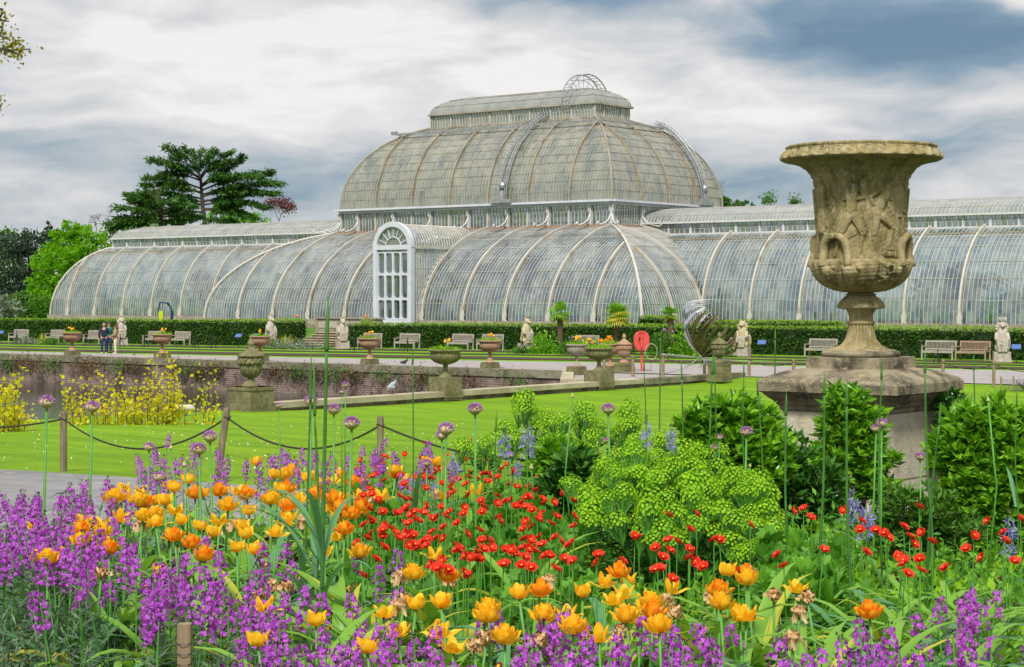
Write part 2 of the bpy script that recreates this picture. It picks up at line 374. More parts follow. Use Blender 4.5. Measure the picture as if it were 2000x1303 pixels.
# ------------------------------------------------------------------ ground, lawns, paths, pond
def grass_mat(name, a, b, stripes=True):
    m, t, out = mk(name); p = t.n('ShaderNodeBsdfPrincipled'); p.inputs['Roughness'].default_value = .8; p.inputs['Specular IOR Level'].default_value = .15
    tc = t.n('ShaderNodeTexCoord'); v = tc.outputs['Object']
    dd = t.vm('DOT_PRODUCT', v, (.35, .94, 0)); ee = t.vm('DOT_PRODUCT', v, (.94, -.35, 0))
    c = t.n('ShaderNodeCombineXYZ'); t.L.new(t.math('MULTIPLY', ee, .12), c.inputs[0]); t.L.new(t.math('MULTIPLY', dd, 1.0), c.inputs[1])
    st = t.rng(t.noise(c.outputs[0], 1.1, 5, .7), .38, .62)
    big = t.rng(t.noise(v, .13, 3, .5), .35, .65); fine = t.rng(t.noise(v, 26, 5, .75), .3, .7)
    f = t.math('ADD', t.math('MULTIPLY', st, .45), t.math('ADD', t.math('MULTIPLY', big, .2), t.math('MULTIPLY', fine, .35)))
    if stripes:
        sn = t.math('SINE', t.math('MULTIPLY', dd, 5.2)); f = t.math('ADD', f, t.math('MULTIPLY', sn, .05), clamp=True)
    patch = t.rng(t.noise(v, .42, 6, .68), .50, .74); pc = t.mix(t.math('MULTIPLY', patch, .45), t.mix(f, a, b), tuple(q*.7 for q in a)); clump = t.rng(t.noise(v, 7, 4, .7), .58, .75); pc = t.mix(t.math('MULTIPLY', clump, .30), pc, (.30, .40, .03))
    t.L.new(pc, p.inputs['Base Color'])
    bp = t.n('ShaderNodeBump'); bp.inputs['Strength'].default_value = .8; bp.inputs['Distance'].default_value = .03
    t.L.new(t.noise(v, 45, 4, .8), bp.inputs['Height']); t.L.new(bp.outputs[0], p.inputs['Normal'])
    t.L.new(p.outputs[0], out.inputs[0]); return m
MT['lawn'] = grass_mat('mown_lawn_grass', (.10, .235, .004), (.25, .43, .008))
MT['lawn2'] = grass_mat('terrace_lawn_grass', (.09, .26, .006), (.22, .45, .012), False)
MT['rough'] = grass_mat('rough_grass', (.05, .14, .012), (.12, .25, .02), False)
PXR, PYF = -39.2, 66.4          # the pond's right and far walls
def lines(a, b, st, brk):
    v = sorted(set(list(np.round(np.arange(a, b+1e-6, st), 3))+brk)); return np.array([q for i, q in enumerate(v) if i == 0 or q-v[i-1] > 1e-6])
xs = np.concatenate([[-3000, -900, -400, -230, -170], lines(-132, 72, 1.5, [-120, -39.2]), [110, 200, 500, 1200, 3000]])
ys = np.concatenate([[-3000, -900, -300, -120, -60], lines(-24, 100, 1.25, [18, 66.4, 67.1, 78, 79.2, 80.5, 81.6, 82.9, 86.5]), [140, 200, 300, 600, 1500, 3000]])
sheets = {k: [] for k in ('ground', 'lawn', 'terrace_lawn')}
for i in range(len(xs)-1):
    for j in range(len(ys)-1):
        x, y = (xs[i]+xs[i+1])/2, (ys[j]+ys[j+1])/2
        if -120 < x < -39.2 and 18 < y < 66.4: continue
        if x < -131 or x > 71 or y < -23 or y > 100: k = 'ground'
        elif y < 66.4: k = 'lawn' if x > -39.2 else 'ground'
        elif y < 86.5: k = 'terrace_lawn'
        else: k = 'ground'
        sheets[k].append((i, j))
for k, mat in (('ground', 'rough'), ('lawn', 'lawn'), ('terrace_lawn', 'lawn2')):
    c = np.array(sheets[k]); V_ = []
    X4 = np.stack([xs[c[:, 0]], xs[c[:, 0]+1], xs[c[:, 0]+1], xs[c[:, 0]]], 1); Y4 = np.stack([ys[c[:, 1]], ys[c[:, 1]], ys[c[:, 1]+1], ys[c[:, 1]+1]], 1)
    Z4 = terr(X4, Y4); P = np.stack([X4, Y4, Z4], -1).reshape(-1, 3)
    mb = MB(); mb.add(P, np.arange(len(P)).reshape(-1, 4)); tag(mb.build(k, MT[mat], smooth=False), kind='structure')
def yfar(x): return np.interp(x, [-95, -68, -43, -20], [68.8, 71.2, 74.2, 76.2])
def band(name, mat, f0, f1, dz, xa=-130, xb=70, wob=0):
    X_ = np.arange(xa, xb, 1.0); P = []
    for x in X_:
        a, b_ = f0(x), f1(x); a += wob*math.sin(x*.9); b_ += wob*math.sin(x*.7+1); ys_ = np.linspace(a, b_, 9); P.append(np.stack([0*ys_+x, ys_, terr(0*ys_+x, ys_)+dz], -1))
    return tag(MB().grid(P, flip=True).build(name, MT[mat]), kind='structure')
band('path', 'path', lambda x: 66.5, yfar, .03)
fr_ = lambda q: (lambda x: yfar(x)*(1-q)+83.0*q)
band('flower_border_soil', 'soil', fr_(.14), fr_(.34), .03, wob=.12); band('flower_border_soil', 'soil', fr_(.50), fr_(.60), .03, wob=.1); band('flower_border_soil', 'soil', fr_(.80), fr_(1.0), .03, wob=.1)
def rf_sheet(name, mat, r0, r1, f0, f1, nr, nf, dz):
    """a sheet laid on the terrain; r0/r1 may be functions of distance"""
    fs = np.linspace(f0, f1, nf); P = []
    for f in fs:
        a = r0(f) if callable(r0) else r0; b = r1(f) if callable(r1) else r1
        r = np.linspace(a, b, nr); x, y = r*CT-f*ST, r*ST+f*CT
        P.append(np.stack([x, y, terr(x, y)+dz], -1))
    return tag(MB().grid(P).build(name, MT[mat], smooth=True), kind='structure')
# near path (left) and the raised flower bed
def bed_left(f): return np.interp(f, [2, 5, 8.2, 9.4, 11, 13, 16], [-3, -3, -2.9, -1.9, -1.6, -1.1, 0])
rf_sheet('near_path', 'asph', lambda f: -14, lambda f: np.interp(f, [8, 13, 18, 22.3, 23], [1, .4, -2.1, -6.0, -7.6]), 8, 23, 30, 50, .03)
rf_sheet('flower_bed_soil', 'soilnear', bed_left, lambda f: 9, 2.0, 17, 40, 60, .06)
# pond
wm, t, out = mk('pond_water')
g = t.n('ShaderNodeBsdfPrincipled'); g.inputs['Base Color'].default_value = (.018, .022, .013, 1); g.inputs['Roughness'].default_value = .05; g.inputs['Specular IOR Level'].default_value = .6
b = t.n('ShaderNodeBump'); b.inputs['Strength'].default_value = .25; b.inputs['Distance'].default_value = .05
tc = t.n('ShaderNodeTexCoord'); t.L.new(t.noise(t.vm('MULTIPLY', tc.outputs['Object'], (1.2, 2.2, 1)), 1.6, 4, .6), b.inputs['Height']); t.L.new(b.outputs[0], g.inputs['Normal']); t.L.new(g.outputs[0], out.inputs[0])
tag(MB().grid([[(-120, 18, -1.5), (-39.2, 18, -1.5)], [(-120, 66.4, -1.5), (-39.2, 66.4, -1.5)]]).build('pond_water', wm), kind='structure')
def brick_mat():
    m, t, out = mk('old_pink_brick'); p = t.n('ShaderNodeBsdfPrincipled'); p.inputs['Roughness'].default_value = .92
    tc = t.n('ShaderNodeTexCoord'); s = t.n('ShaderNodeSeparateXYZ'); t.L.new(tc.outputs['Object'], s.inputs[0])
    c = t.n('ShaderNodeCombineXYZ'); t.L.new(t.math('ADD', s.outputs[0], s.outputs[1]), c.inputs[0]); t.L.new(s.outputs[2], c.inputs[1])
    br = t.n('ShaderNodeTexBrick'); t.L.new(c.outputs[0], br.inputs[0])
    br.inputs['Color1'].default_value = (.26, .155, .125, 1); br.inputs['Color2'].default_value = (.16, .105, .09, 1); br.inputs['Mortar'].default_value = (.36, .31, .28, 1)
    br.inputs['Scale'].default_value = 1; br.inputs['Brick Width'].default_value = .3; br.inputs['Row Height'].default_value = .105; br.inputs['Mortar Size'].default_value = .014
    n = t.rng(t.noise(tc.outputs['Object'], .9, 5, .6), .45, .62)
    t.L.new(t.mix(n, br.outputs[0], (.075, .06, .045)), p.inputs['Base Color']); t.L.new(p.outputs[0], out.inputs[0]); return m
MT['brick'] = brick_mat()
def wall(name, label, a, b, z0, zt, th, copth, copw, group=None, cop='coping', seg=2.4, base='brick'):
    """straight retaining wall from a to b with separate coping stones"""
    a = np.array(a, float); b = np.array(b, float); L = np.linalg.norm(b-a); rz = math.atan2(*(b-a)[::-1]); c = (a+b)/2
    t = thing(name, label, 'wall', (c[0], c[1], 0), rz, group)
    MB().box((0, 0, (z0+zt-copth)/2), (L, th, zt-copth-z0)).build('brick_face', MT[base], t)
    n = max(1, int(L/seg)); mb = MB()
    for i in range(n):
        l = L/n; mb.box((-L/2+(i+.5)*l, random.uniform(-.01, .01), zt-copth/2+.002+random.uniform(0, .008)), (l-.02, copw, copth), 0)
    mb.build('coping', MT[cop], t)
    return t
wall('pond_wall', 'long low pink brick retaining wall with grey stone coping on the far side of the pond', (-118, 66.5), (-48, 66.5), -1.9, .03, .5, .36, .62)
wall('pond_wall', 'cream stone coping wall running along the right edge of the pond by the lawn', (-39.2, 38.6), (-39.2, 58.6), -1.8, .20, .4, .17, .62, cop='copinglight', seg=3.2)
wall('pond_wall', 'dark mossy low wall between the ribbed stone urn and the garlanded urn at the lawn edge', (-39.2, 58.7), (-39.2, 66.2), -1.8, .20, .4, .22, .55, cop='coping')
wall('pond_wall', 'short cream stone wall closing the far corner of the pond', (-48, 66.2), (-42.3, 58.2), -1.8, .12, .4, .42, .5, cop='copinglight', seg=1.4)
wall('pond_wall', 'low pale inner wall behind the near ribbed urns', (-42.2, 58.1), (-39.5, 60.2), -1.8, .14, .4, .42, .45, cop='copinglight', seg=1.6)
tag(MB().add([(-48, 66.4, -.01), (-42.3, 58.2, -.01), (-39.2, 58.2, -.01), (-39.2, 66.4, -.01)], [(0, 1, 2, 3)]).build('paved_corner', MT['path']), kind='structure')
tag(MB().add([(-39.25, 18, -1.6), (-39.25, 38.4, -1.6), (-39.25, 38.4, -.05), (-39.25, 30, .05), (-39.25, 18, .4)], [(0, 1, 2, 3, 4)]).build('pond_bank', MT['soil']), kind='structure')

# ------------------------------------------------------------------ the glasshouse
BB = 3.81; A, B = 5.5*BB, 4*BB; BX, BY, BZ = -88.634, 116.776, 1.203
I1, Z1, Z2, I3, Z3, Z4, Z5 = 7.687, 7.25, 9.05, 12.851, 15.79, 16.87, 18.35
def glass_mat(name, dirt, dirtcol, dvar, tint, rowh, rgh=.10):
    m, t, out = mk(name)
    at = t.n('ShaderNodeAttribute', attribute_name='pane'); v = at.outputs['Vector']
    cell = t.vm('FLOOR', t.vm('MULTIPLY', v, (1/.2931, 1/rowh, 1)))
    wn = t.n('ShaderNodeTexWhiteNoise'); wn.noise_dimensions = '3D'; t.L.new(cell, wn.inputs['Vector'])
    cell2 = t.vm('FLOOR', t.vm('MULTIPLY', v, (1/1.1724, 1/(rowh*2), 1))); wn2 = t.n('ShaderNodeTexWhiteNoise'); t.L.new(cell2, wn2.inputs['Vector'])
    n = t.rng(t.noise(t.vm('MULTIPLY', v, (1, .45, 1)), .7, 5, .6), .36, .66)
    f = t.math('ADD', dirt, t.math('MULTIPLY', t.math('SUBTRACT', n, .5), dvar))
    f = t.math('ADD', f, t.math('MULTIPLY', t.math('SUBTRACT', wn.outputs['Value'], .5), dvar*.40))
    f = t.math('ADD', f, t.math('MULTIPLY', t.math('SUBTRACT', wn2.outputs['Value'], .5), dvar*.25), clamp=True)
    tr = t.n('ShaderNodeBsdfTransparent'); tr.inputs[0].default_value = (*tint, 1)
    gl = t.n('ShaderNodeBsdfGlossy'); gl.inputs['Roughness'].default_value = rgh; gl.inputs[0].default_value = (.80, .90, .95, 1)
    t.L.new(t.mix(t.rng(t.math('ADD', t.math('MULTIPLY', wn.outputs['Value'], .5), t.math('MULTIPLY', n, .5)), .25, .75), (.62, .78, .95), (1, 1, 1)), gl.inputs[0]); geo = t.n('ShaderNodeNewGeometry'); nn = t.vm('ADD', geo.outputs['Normal'], t.vm('MULTIPLY', t.vm('SUBTRACT', wn.outputs['Color'], (.5, .5, .5)), (.10, .10, .20)))
    nn = t.vm('NORMALIZE', nn); t.L.new(nn, gl.inputs['Normal'])
    fr = t.n('ShaderNodeFresnel'); fr.inputs[0].default_value = 1.55
    fac = t.math('MULTIPLY_ADD', fr.outputs[0], 1.7, .22, clamp=True)
    clear = t.msh(fac, tr.outputs[0], gl.outputs[0])
    dcol = t.mix(t.noise(t.vm('MULTIPLY', v, (1, .3, 1)), 1.4, 4, .6), dirtcol[0], dirtcol[1])
    df = t.n('ShaderNodeBsdfDiffuse'); t.L.new(dcol, df.inputs[0]); tl = t.n('ShaderNodeBsdfTranslucent'); t.L.new(dcol, tl.inputs[0])
    t.L.new(t.msh(f, clear, t.msh(.35, df.outputs[0], tl.outputs[0])), out.inputs[0]); return m
GL_low = glass_mat('lower_glass', .16, ((.60, .66, .60), (.44, .58, .64)), .40, (.74, .86, .82), .80)
GL_dome = glass_mat('dirty_dome_glass', .34, ((.72, .68, .50), (.50, .54, .48)), .44, (.70, .72, .58), .62)
GL_top = glass_mat('pale_roof_glass', .50, ((.60, .60, .55), (.48, .52, .50)), .3, (.75, .8, .75), .6)
GL_vert = glass_mat('clerestory_glass', .22, ((.40, .42, .36), (.30, .35, .34)), .2, (.72, .80, .72), 1.2)
def ellprof(i0, i1, z0, z1, T, K):
    t_ = np.radians(np.linspace(0, T, K)); T = math.radians(T)
    return np.c_[i0+(i1-i0)*(1-np.cos(t_))/(1-math.cos(T)), z0+(z1-z0)*np.sin(t_)/math.sin(T)]
P_low = ellprof(0, I1, .35, Z1, 74, 17)
P_dome = ellprof(I1, I3, Z2+.12, Z3, 72, 15)
P_wing = ellprof(0, 4.05, .35, 6.68, 76, 15)
def ic(z): return np.interp(z, P_low[:, 1], P_low[:, 0])
def normals(pr):
    g_ = np.gradient(pr, axis=0); n = np.c_[-g_[:, 1], g_[:, 0]]; n /= np.linalg.norm(n, axis=1)[:, None]+1e-9; return n   # (d inset, d z)
class Section:
    def __init__(s, HA, HB, pr, sides, clip=None, half=0):
        s.half = half; s.HA, s.HB, s.pr, s.sides, s.clip = HA, HB, np.asarray(pr, float), sides, clip; s.nm = normals(s.pr)
        s.arc = np.r_[0, np.cumsum(np.hypot(*np.diff(s.pr, axis=0).T))]
    def lim(s, side): return (s.HA if side in 'FK' else s.HB)
    def pos(s, side, v, i, z):
        if side == 'F': return (v, -(s.HB-i), z)
        if side == 'K': return (v, (s.HB-i), z)
        if side == 'R': return (s.HA-i, v, z)
        return (-(s.HA-i), v, z)
    def nrm(s, side, n):
        o = -n[0]; return {'F': (0, -o, n[1]), 'K': (0, o, n[1]), 'R': (o, 0, n[1]), 'L': (-o, 0, n[1])}[side]
    def line(s, side, v, off=0):
        """the glazing-bar line at station v, clipped at the hips and by the central block"""
        P, N = [], []
        fine = np.linspace(0, len(s.pr)-1, len(s.pr)*3); k = np.arange(len(s.pr))
        I = np.interp(fine, k, s.pr[:, 0]); Zz = np.interp(fine, k, s.pr[:, 1]); n0 = np.interp(fine, k, s.nm[:, 0]); n1 = np.interp(fine, k, s.nm[:, 1])
        L = s.lim(side); ok = abs(v) <= L-I+1e-6
        if s.clip and side in 'FK': ok &= (abs(v) >= s.clip(Zz)-1e-6)
        if s.half and side in 'FK' and v*s.half < 0: ok &= False
        idx = np.where(ok)[0]
        if len(idx) < 2: return None, None
        keep = [q for q in idx if q % 3 == 0 or q == idx[0] or q == idx[-1]]
        for q in keep: P.append(s.pos(side, v, I[q], Zz[q])); N.append(s.nrm(side, (n0[q], n1[q])))
        P = np.array(P); N = np.array(N); return P+N*off, N
    def bar(s, mb, side, v, w, h, off=0, m=0):
        P, N = s.line(side, v, off)
        if P is None: return
        S = np.array((1, 0, 0.)) if side in 'FK' else np.array((0, 1, 0.))
        mb.grid(np.stack([P-w/2*S, P-w/2*S+h*N, P+w/2*S+h*N, P+w/2*S], 1), m)
    def glass(s, mb, n=36, off=0):
        for sd_i, side in enumerate(s.sides):
            L = s.lim(side); rows, ats = [], []
            for k, (i, z) in enumerate(s.pr):
                hi = max(L-i, 0); segs = [(-hi, hi)]
                if s.clip and side in 'FK':
                    c = float(s.clip(z)); segs = [(-hi, -c), (c, hi)]
                    if s.half: segs = segs[(s.half+1)//2:][:1]
                rows.append([[s.pos(side, q, i, z) for q in np.linspace(a, b, n)] for a, b in segs])
                ats.append([[(q, s.arc[k], 37.*sd_i) for q in np.linspace(a, b, n)] for a, b in segs])
            for g_ in range(len(rows[0])):
                mb.grid([r[g_] for r in rows], at=[r[g_] for r in ats])
    def ring(s, mb, i, z, w, h, off=0, m=0, nrm_=(-1, 0)):
        o = -nrm_[0]*off; zz = z+nrm_[1]*off
        for side in s.sides:
            L = s.lim(side)-i+o
            segs = [(-L, L)]
            if s.clip and side in 'FK':
                c = float(s.clip(z)); segs = [(-L, -c), (c, L)]
                if s.half: segs = segs[(s.half+1)//2:][:1]
            for a, b in segs: mb.beam(s.pos(side, a, i-o, zz), s.pos(side, b, i-o, zz), w, h, m)
house = thing('glasshouse', 'huge Victorian curved iron and glass palm house with a domed centre and long wings', 'glasshouse', (BX, BY, BZ))
def stations(L, step): return np.arange(-math.floor(L/step), math.floor(L/step)+1)*step
def make(sec, gname, gmat, step, bw, bh, mbar, rows, skip=None, hw=.035):
    g_ = MB(); sec.glass(g_); g_.build(gname, gmat, house, True)
    m_ = MB()
    for side in sec.sides:
        L = sec.lim(side)
        ph = .5*step if side in 'FK' and not sec.clip else 0
        for v in np.r_[stations(L, step)+ph]:
            if abs(v) < L: sec.bar(m_, side, v, bw, bh)
    for a in rows:
        k = a*(len(sec.pr)-1); ks = np.arange(len(sec.pr)); i = np.interp(k, ks, sec.pr[:, 0]); z = np.interp(k, ks, sec.pr[:, 1])
        nn = (np.interp(k, ks, sec.nm[:, 0]), np.interp(k, ks, sec.nm[:, 1])); sec.ring(m_, i, z, hw, hw, .03, nrm_=nn)
    tag(m_.build('glazing_bars', MT[mbar], house), kind='stuff')
STEP = BB/13
low = Section(A, B, P_low, 'FRKL'); dome = Section(A, B, P_dome, 'FRKL')
cler = Section(A, B, [(I1, Z1), (I1, Z1+.5), (I1, Z2)], 'FRKL')
lant = Section(A, B, [(I3, Z3), (I3, Z4)], 'FRKL')
P_lr = ellprof(I3-.12, B-.02, Z4+.05, Z5, 82, 9); lroof = Section(A, B, P_lr, 'FRKL')
make(low, 'lower_glass_roof', GL_low, STEP, .030, .04, 'barw', [.14, .27, .40, .52, .64, .76, .88], hw=.03)
make(cler, 'clerestory_glass', GL_vert, BB/12, .04, .05, 'barw', [.02, .98])
make(dome, 'dome_glass', GL_dome, STEP, .032, .04, 'bar', [.08, .17, .25, .34, .42, .51, .60, .69, .78, .88, .97], hw=.03)
make(lant, 'lantern_glass', GL_dome, STEP, .05, .05, 'barw', [.0, 1])
make(lroof, 'lantern_roof_glass', GL_top, STEP, .032, .03, 'bar', [.3, .65])
WA, WB = 50.1, 7.6
cl = lambda z: A-ic(z)
P_wr = ellprof(3.85, WB-.02, 7.5, 8.72, 84, 9); wings = {}
for hf, sd_ in ((-1, 'FKL'), (1, 'FKR')):
    wing = Section(WA, WB, P_wing, sd_, lambda z: np.where(np.asarray(z) < Z1, A-ic(z), A-I1), hf); cz = lambda z: A-I1+0*np.asarray(z)
    wl = Section(WA, WB, [(4.05, 6.68), (4.05, 7.5)], sd_, cz, hf); wroof = Section(WA, WB, P_wr, sd_, cz, hf); wings[hf] = (wing, wl)
    make(wing, 'wing_glass_roof', GL_low, STEP, .028, .035, 'barw', [.18, .35, .5, .66, .80], hw=.03)
    make(wl, 'wing_lantern_glass', GL_vert, BB/9, .035, .04, 'barw', [.0, .45, 1])
    make(wroof, 'wing_lantern_roof_glass', GL_top, STEP, .03, .03, 'barw', [.3, .7])
    m_ = MB(); wl.ring(m_, 4.05, 7.5, .34, .13, .16); m_.build('wing_lantern_cornice', MT['lead'], house)
    m_ = MB(); wl.ring(m_, 4.05, 6.66, .26, .12, .10); m_.build('wing_lantern_sill', MT['lead'], house)
    m_ = MB(); wing.ring(m_, np.interp(6.25, P_wing[:, 1], P_wing[:, 0]), 6.25, .12, .10, .06); m_.build('wing_purlin', MT['domerib'], house)
    m_ = MB(); bs = Section(WA, WB, [(0, 0), (0, 1)], sd_, lambda z: A+.2+0*np.asarray(z), hf); bs.ring(m_, 0, .2, .55, .42, .12); bs.ring(m_, 0, -.35, .7, .8, .2); m_.build('stone_base', MT['stone'], house)
# main ribs, each a part
def rib(sec, side, v, w=.13, h=.20, mat='rib', foot=True):
    m_ = MB(); sec.bar(m_, side, v, w, h, .0)
    P, N = sec.line(side, v)
    if P is None: return
    if foot and P[0][2] < .5:
        for k, r_ in ((0, .2), (.25, .17), (.5, .19), (.75, .13), (1.0, .09)):
            q = P[0]+N[0]*(.12+.04*math.sin(k*6))+np.array((0, 0, k*.9)); m_.tube([q-np.array((0, 0, .13)), q+np.array((0, 0, .13))], r_, 6)
    m_.build('rib', MT[mat], house)
for side in 'FR':
    L = low.lim(side); n_ = 11 if side == 'F' else 8
    for k in range(1, n_):
        v = -L+k*BB
        if side == 'F' and abs(v) < 0: continue
        rib(low, side, v, .11, .20, 'rib')
        rib(dome, side, v, .11, .16, 'domerib', False)
for k in range(2, 8):
    rib(wings[-1][0], 'F', -(A+k*BB-BB), .10, .16); 
for k in range(0, 6): rib(wings[1][0], 'F', A+k*BB-.0, .12, .20)
rib(wings[-1][0], 'F', -(A+7*BB), .13, .2); rib(wings[-1][0], 'F', -(A), .13, .2)
for sec, mat in ((low, 'rib'), (dome, 'domerib')):
    for sx, sy in ((1, -1), (-1, -1), (1, 1), (-1, 1)):
        P = [((sec.HA-i+.08)*sx, (sec.HB-i+.08)*sy, z+.05) for i, z in sec.pr]; MB().tube(P, .10 if sec is low else .08, 6).build('hip_rib', MT[mat], house)
P = [((WA-i+.06)*-1, -(WB-i+.06), z+.03) for i, z in P_wing]; MB().tube(P, .10, 6).build('hip_rib', MT['rib'], house)
# gutters, cornices, rails
m_ = MB(); low.ring(m_, I1-.05, Z1+.02, .22, .16, .1); m_.build('terracotta_gutter', MT['terracotta'], house)
m_ = MB(); cler.ring(m_, I1, Z2+.02, .5, .16, .28); cler.ring(m_, I1, Z2-.16, .2, .2, .12); m_.build('eaves_gutter', MT['white'], house)
m_ = MB(); lant.ring(m_, I3, Z4+.0, .30, .14, .14); m_.build('lantern_cornice', MT['bar'], house)
m_ = MB(); lant.ring(m_, I3, Z3-.0, .30, .14, .10); m_.build('lantern_sill', MT['bar'], house)
rl = Section(A, B, [(0, 0), (0, 1)], 'FRKL'); m_ = MB()
k = .80*(len(P_dome)-1); ii = np.interp(k, range(len(P_dome)), P_dome[:, 0]); zz = np.interp(k, range(len(P_dome)), P_dome[:, 1])
rl.ring(m_, ii, zz+.25, .11, .14, .35); m_.build('dome_rail', MT['grey_steel'], house)
m_ = MB()
low_ = Section(A, B, [(0, 0), (0, 1)], 'FRKL'); low_.ring(m_, 0, .2, .55, .42, .12); low_.ring(m_, 0, -.35, .7, .8, .2)
m_.build('stone_base', MT['stone'], house)
# clerestory posts and curved brackets
def bracket(p, o, big=1):
    o = np.array(o, float); p = np.array(p, float); z = np.array((0, 0, 1.))
    q = [(.02, 1.66), (.22, 1.45), (.10, 1.15), (.16, .80), (.42, .42), (.95, .16), (1.55, .02), (1.85, .12), (1.7, .26)]
    m_ = MB(); P = np.array([p+o*a*big+z*b_ for a, b_ in q]); P = np.array([P[min(int(t_), 7)]*(1-(t_-min(int(t_), 7)))+P[min(int(t_), 7)+1]*(t_-min(int(t_), 7)) for t_ in np.linspace(0, 8, 25)])
    m_.tube(P, .06, 5); a = np.linspace(0, 2*math.pi, 9)
    m_.tube([p+o*(.20+.15*math.cos(t_))*big+z*(1.15+.15*math.sin(t_)) for t_ in a], .035, 4); m_.tube([p+o*(.33+.13*math.cos(t_))*big+z*(.3+.13*math.sin(t_)) for t_ in a], .035, 4)
    m_.box(p+o*.06+z*.9, (.22, .22, 1.75)); m_.build('bracket', MT['lead'], house)
hx, hy = A-I1, B-I1
for k in range(-3, 4): bracket((k*BB, -hy, Z1), (0, -1, 0))
for s_ in (-1, 1):
    bracket((s_*hx, -hy, Z1), (s_*.7, -.7, 0), 1.3); bracket((s_*hx, -hy, Z1), (0, -1, 0))
for k in (-1, 0, 1): bracket((hx, k*BB, Z1), (1, 0, 0))
m_ = MB()
for k in np.arange(-3.5, 3.6, .5)*BB:
    MB().box((k, -hy-.05, (Z1+Z2)/2), (.12, .12, Z2-Z1-.1)).build('clerestory_post', MT['barw'], house)
for s_ in (-1, 1):
    for k in range(0, 18): MB().box((s_*(A-I1+.4+k*BB*.5), -(WB-4.05)-.05, 7.09), (.10 if k % 2 else .16, .1, .82)).build('wing_lantern_post', MT['white'], house)
for x in np.arange(-4, 5)*2.0: MB().box((x, -(B-I3)-.05, (Z3+Z4)/2), (.12, .1, Z4-Z3-.1)).build('lantern_post', MT['barw'], house)
for y in (-1.2, 1.2): MB().box((A-I3+.05, y, (Z3+Z4)/2), (.1, .12, Z4-Z3-.1)).build('lantern_post', MT['barw'], house)
for s_ in (-1, 1): MB().box((s_*(A-I3), -(B-I3), (Z3+Z4)/2), (.2, .2, Z4-Z3)).build('lantern_post', MT['barw'], house)
# maintenance ladders curving over the dome
def ladder(side, v, name='roof_ladder'):
    m_ = MB(); S = np.array((1, 0, 0.)) if side in 'FK' else np.array((0, 1, 0.))
    P, N = dome.line(side, v, .42)
    ex = P[-1]+(P[-1]-P[-2])/np.linalg.norm(P[-1]-P[-2])*1.4+np.array((0, 0, -.25)); P = np.r_[P, [P[-1]*.4+ex*.6, ex]]; N = np.r_[N, [N[-1], N[-1]]]
    for s_ in (-.3, .3): m_.tube(P+S*s_, .055, 5); m_.tube(P+S*s_+N*.22, .03, 4)
    for q in np.arange(0, len(P)-1, .25):
        k = int(q); p = P[k]*(1-q+k)+P[k+1]*(q-k); m_.beam(p-S*.3, p+S*.3, .035)
        if q % .5 == 0: n = N[k]; m_.beam(p-S*.3, p-S*.3+n*.24, .03); m_.beam(p+S*.3, p+S*.3+n*.24, .03)
    b_ = P[0]; m_.box(b_+np.array((0, 0, .1)), (1.9 if side == 'F' else .7, .7 if side == 'F' else 1.9, .28)); m_.box(b_+np.array((0, 0, .5)), (.5, .5, .8), taper=.6)
    m_.lathe([(.01, .9), (.25, 1.1), (.28, 1.3), (.18, 1.5), (.01, 1.55)], 10, tuple(b_))
    m_.build(name, MT['grey_steel'], house)
ladder('F', 3.6); ladder('R', 4.4)
m_ = MB(); a = np.linspace(-.05*math.pi, 1.05*math.pi, 22)
for s_ in (-.35, .35):
    m_.tube([(5.6+s_, (B-I3+.35)*math.cos(t_), Z4+.2+2.35*math.sin(t_)) for t_ in a], .05, 5); m_.tube([(5.6+s_, (B-I3+.25)*math.cos(t_)*.86, Z4+.2+1.95*math.sin(t_)) for t_ in a], .03, 4)
for t_ in a: m_.beam((5.25, (B-I3+.35)*math.cos(t_), Z4+.2+2.35*math.sin(t_)), (5.95, (B-I3+.35)*math.cos(t_), Z4+.2+2.35*math.sin(t_)), .04)
for t_ in a[4:-4:2]: m_.beam((5.25, (B-I3+.35)*math.cos(t_), Z4+.2+2.35*math.sin(t_)), (5.25, (B-I3+.35)*math.cos(t_)*.4, Z4+1.3), .03)
m_.build('ridge_ladder', MT['grey_steel'], house)
# camera-like lamps on the rail ends
for sx in (-1,): MB().box((-(A-ii)-.5, -(B-ii)-.4, zz+.35), (.5, .3, .25)).build('floodlight', MT['grey_steel'], house)
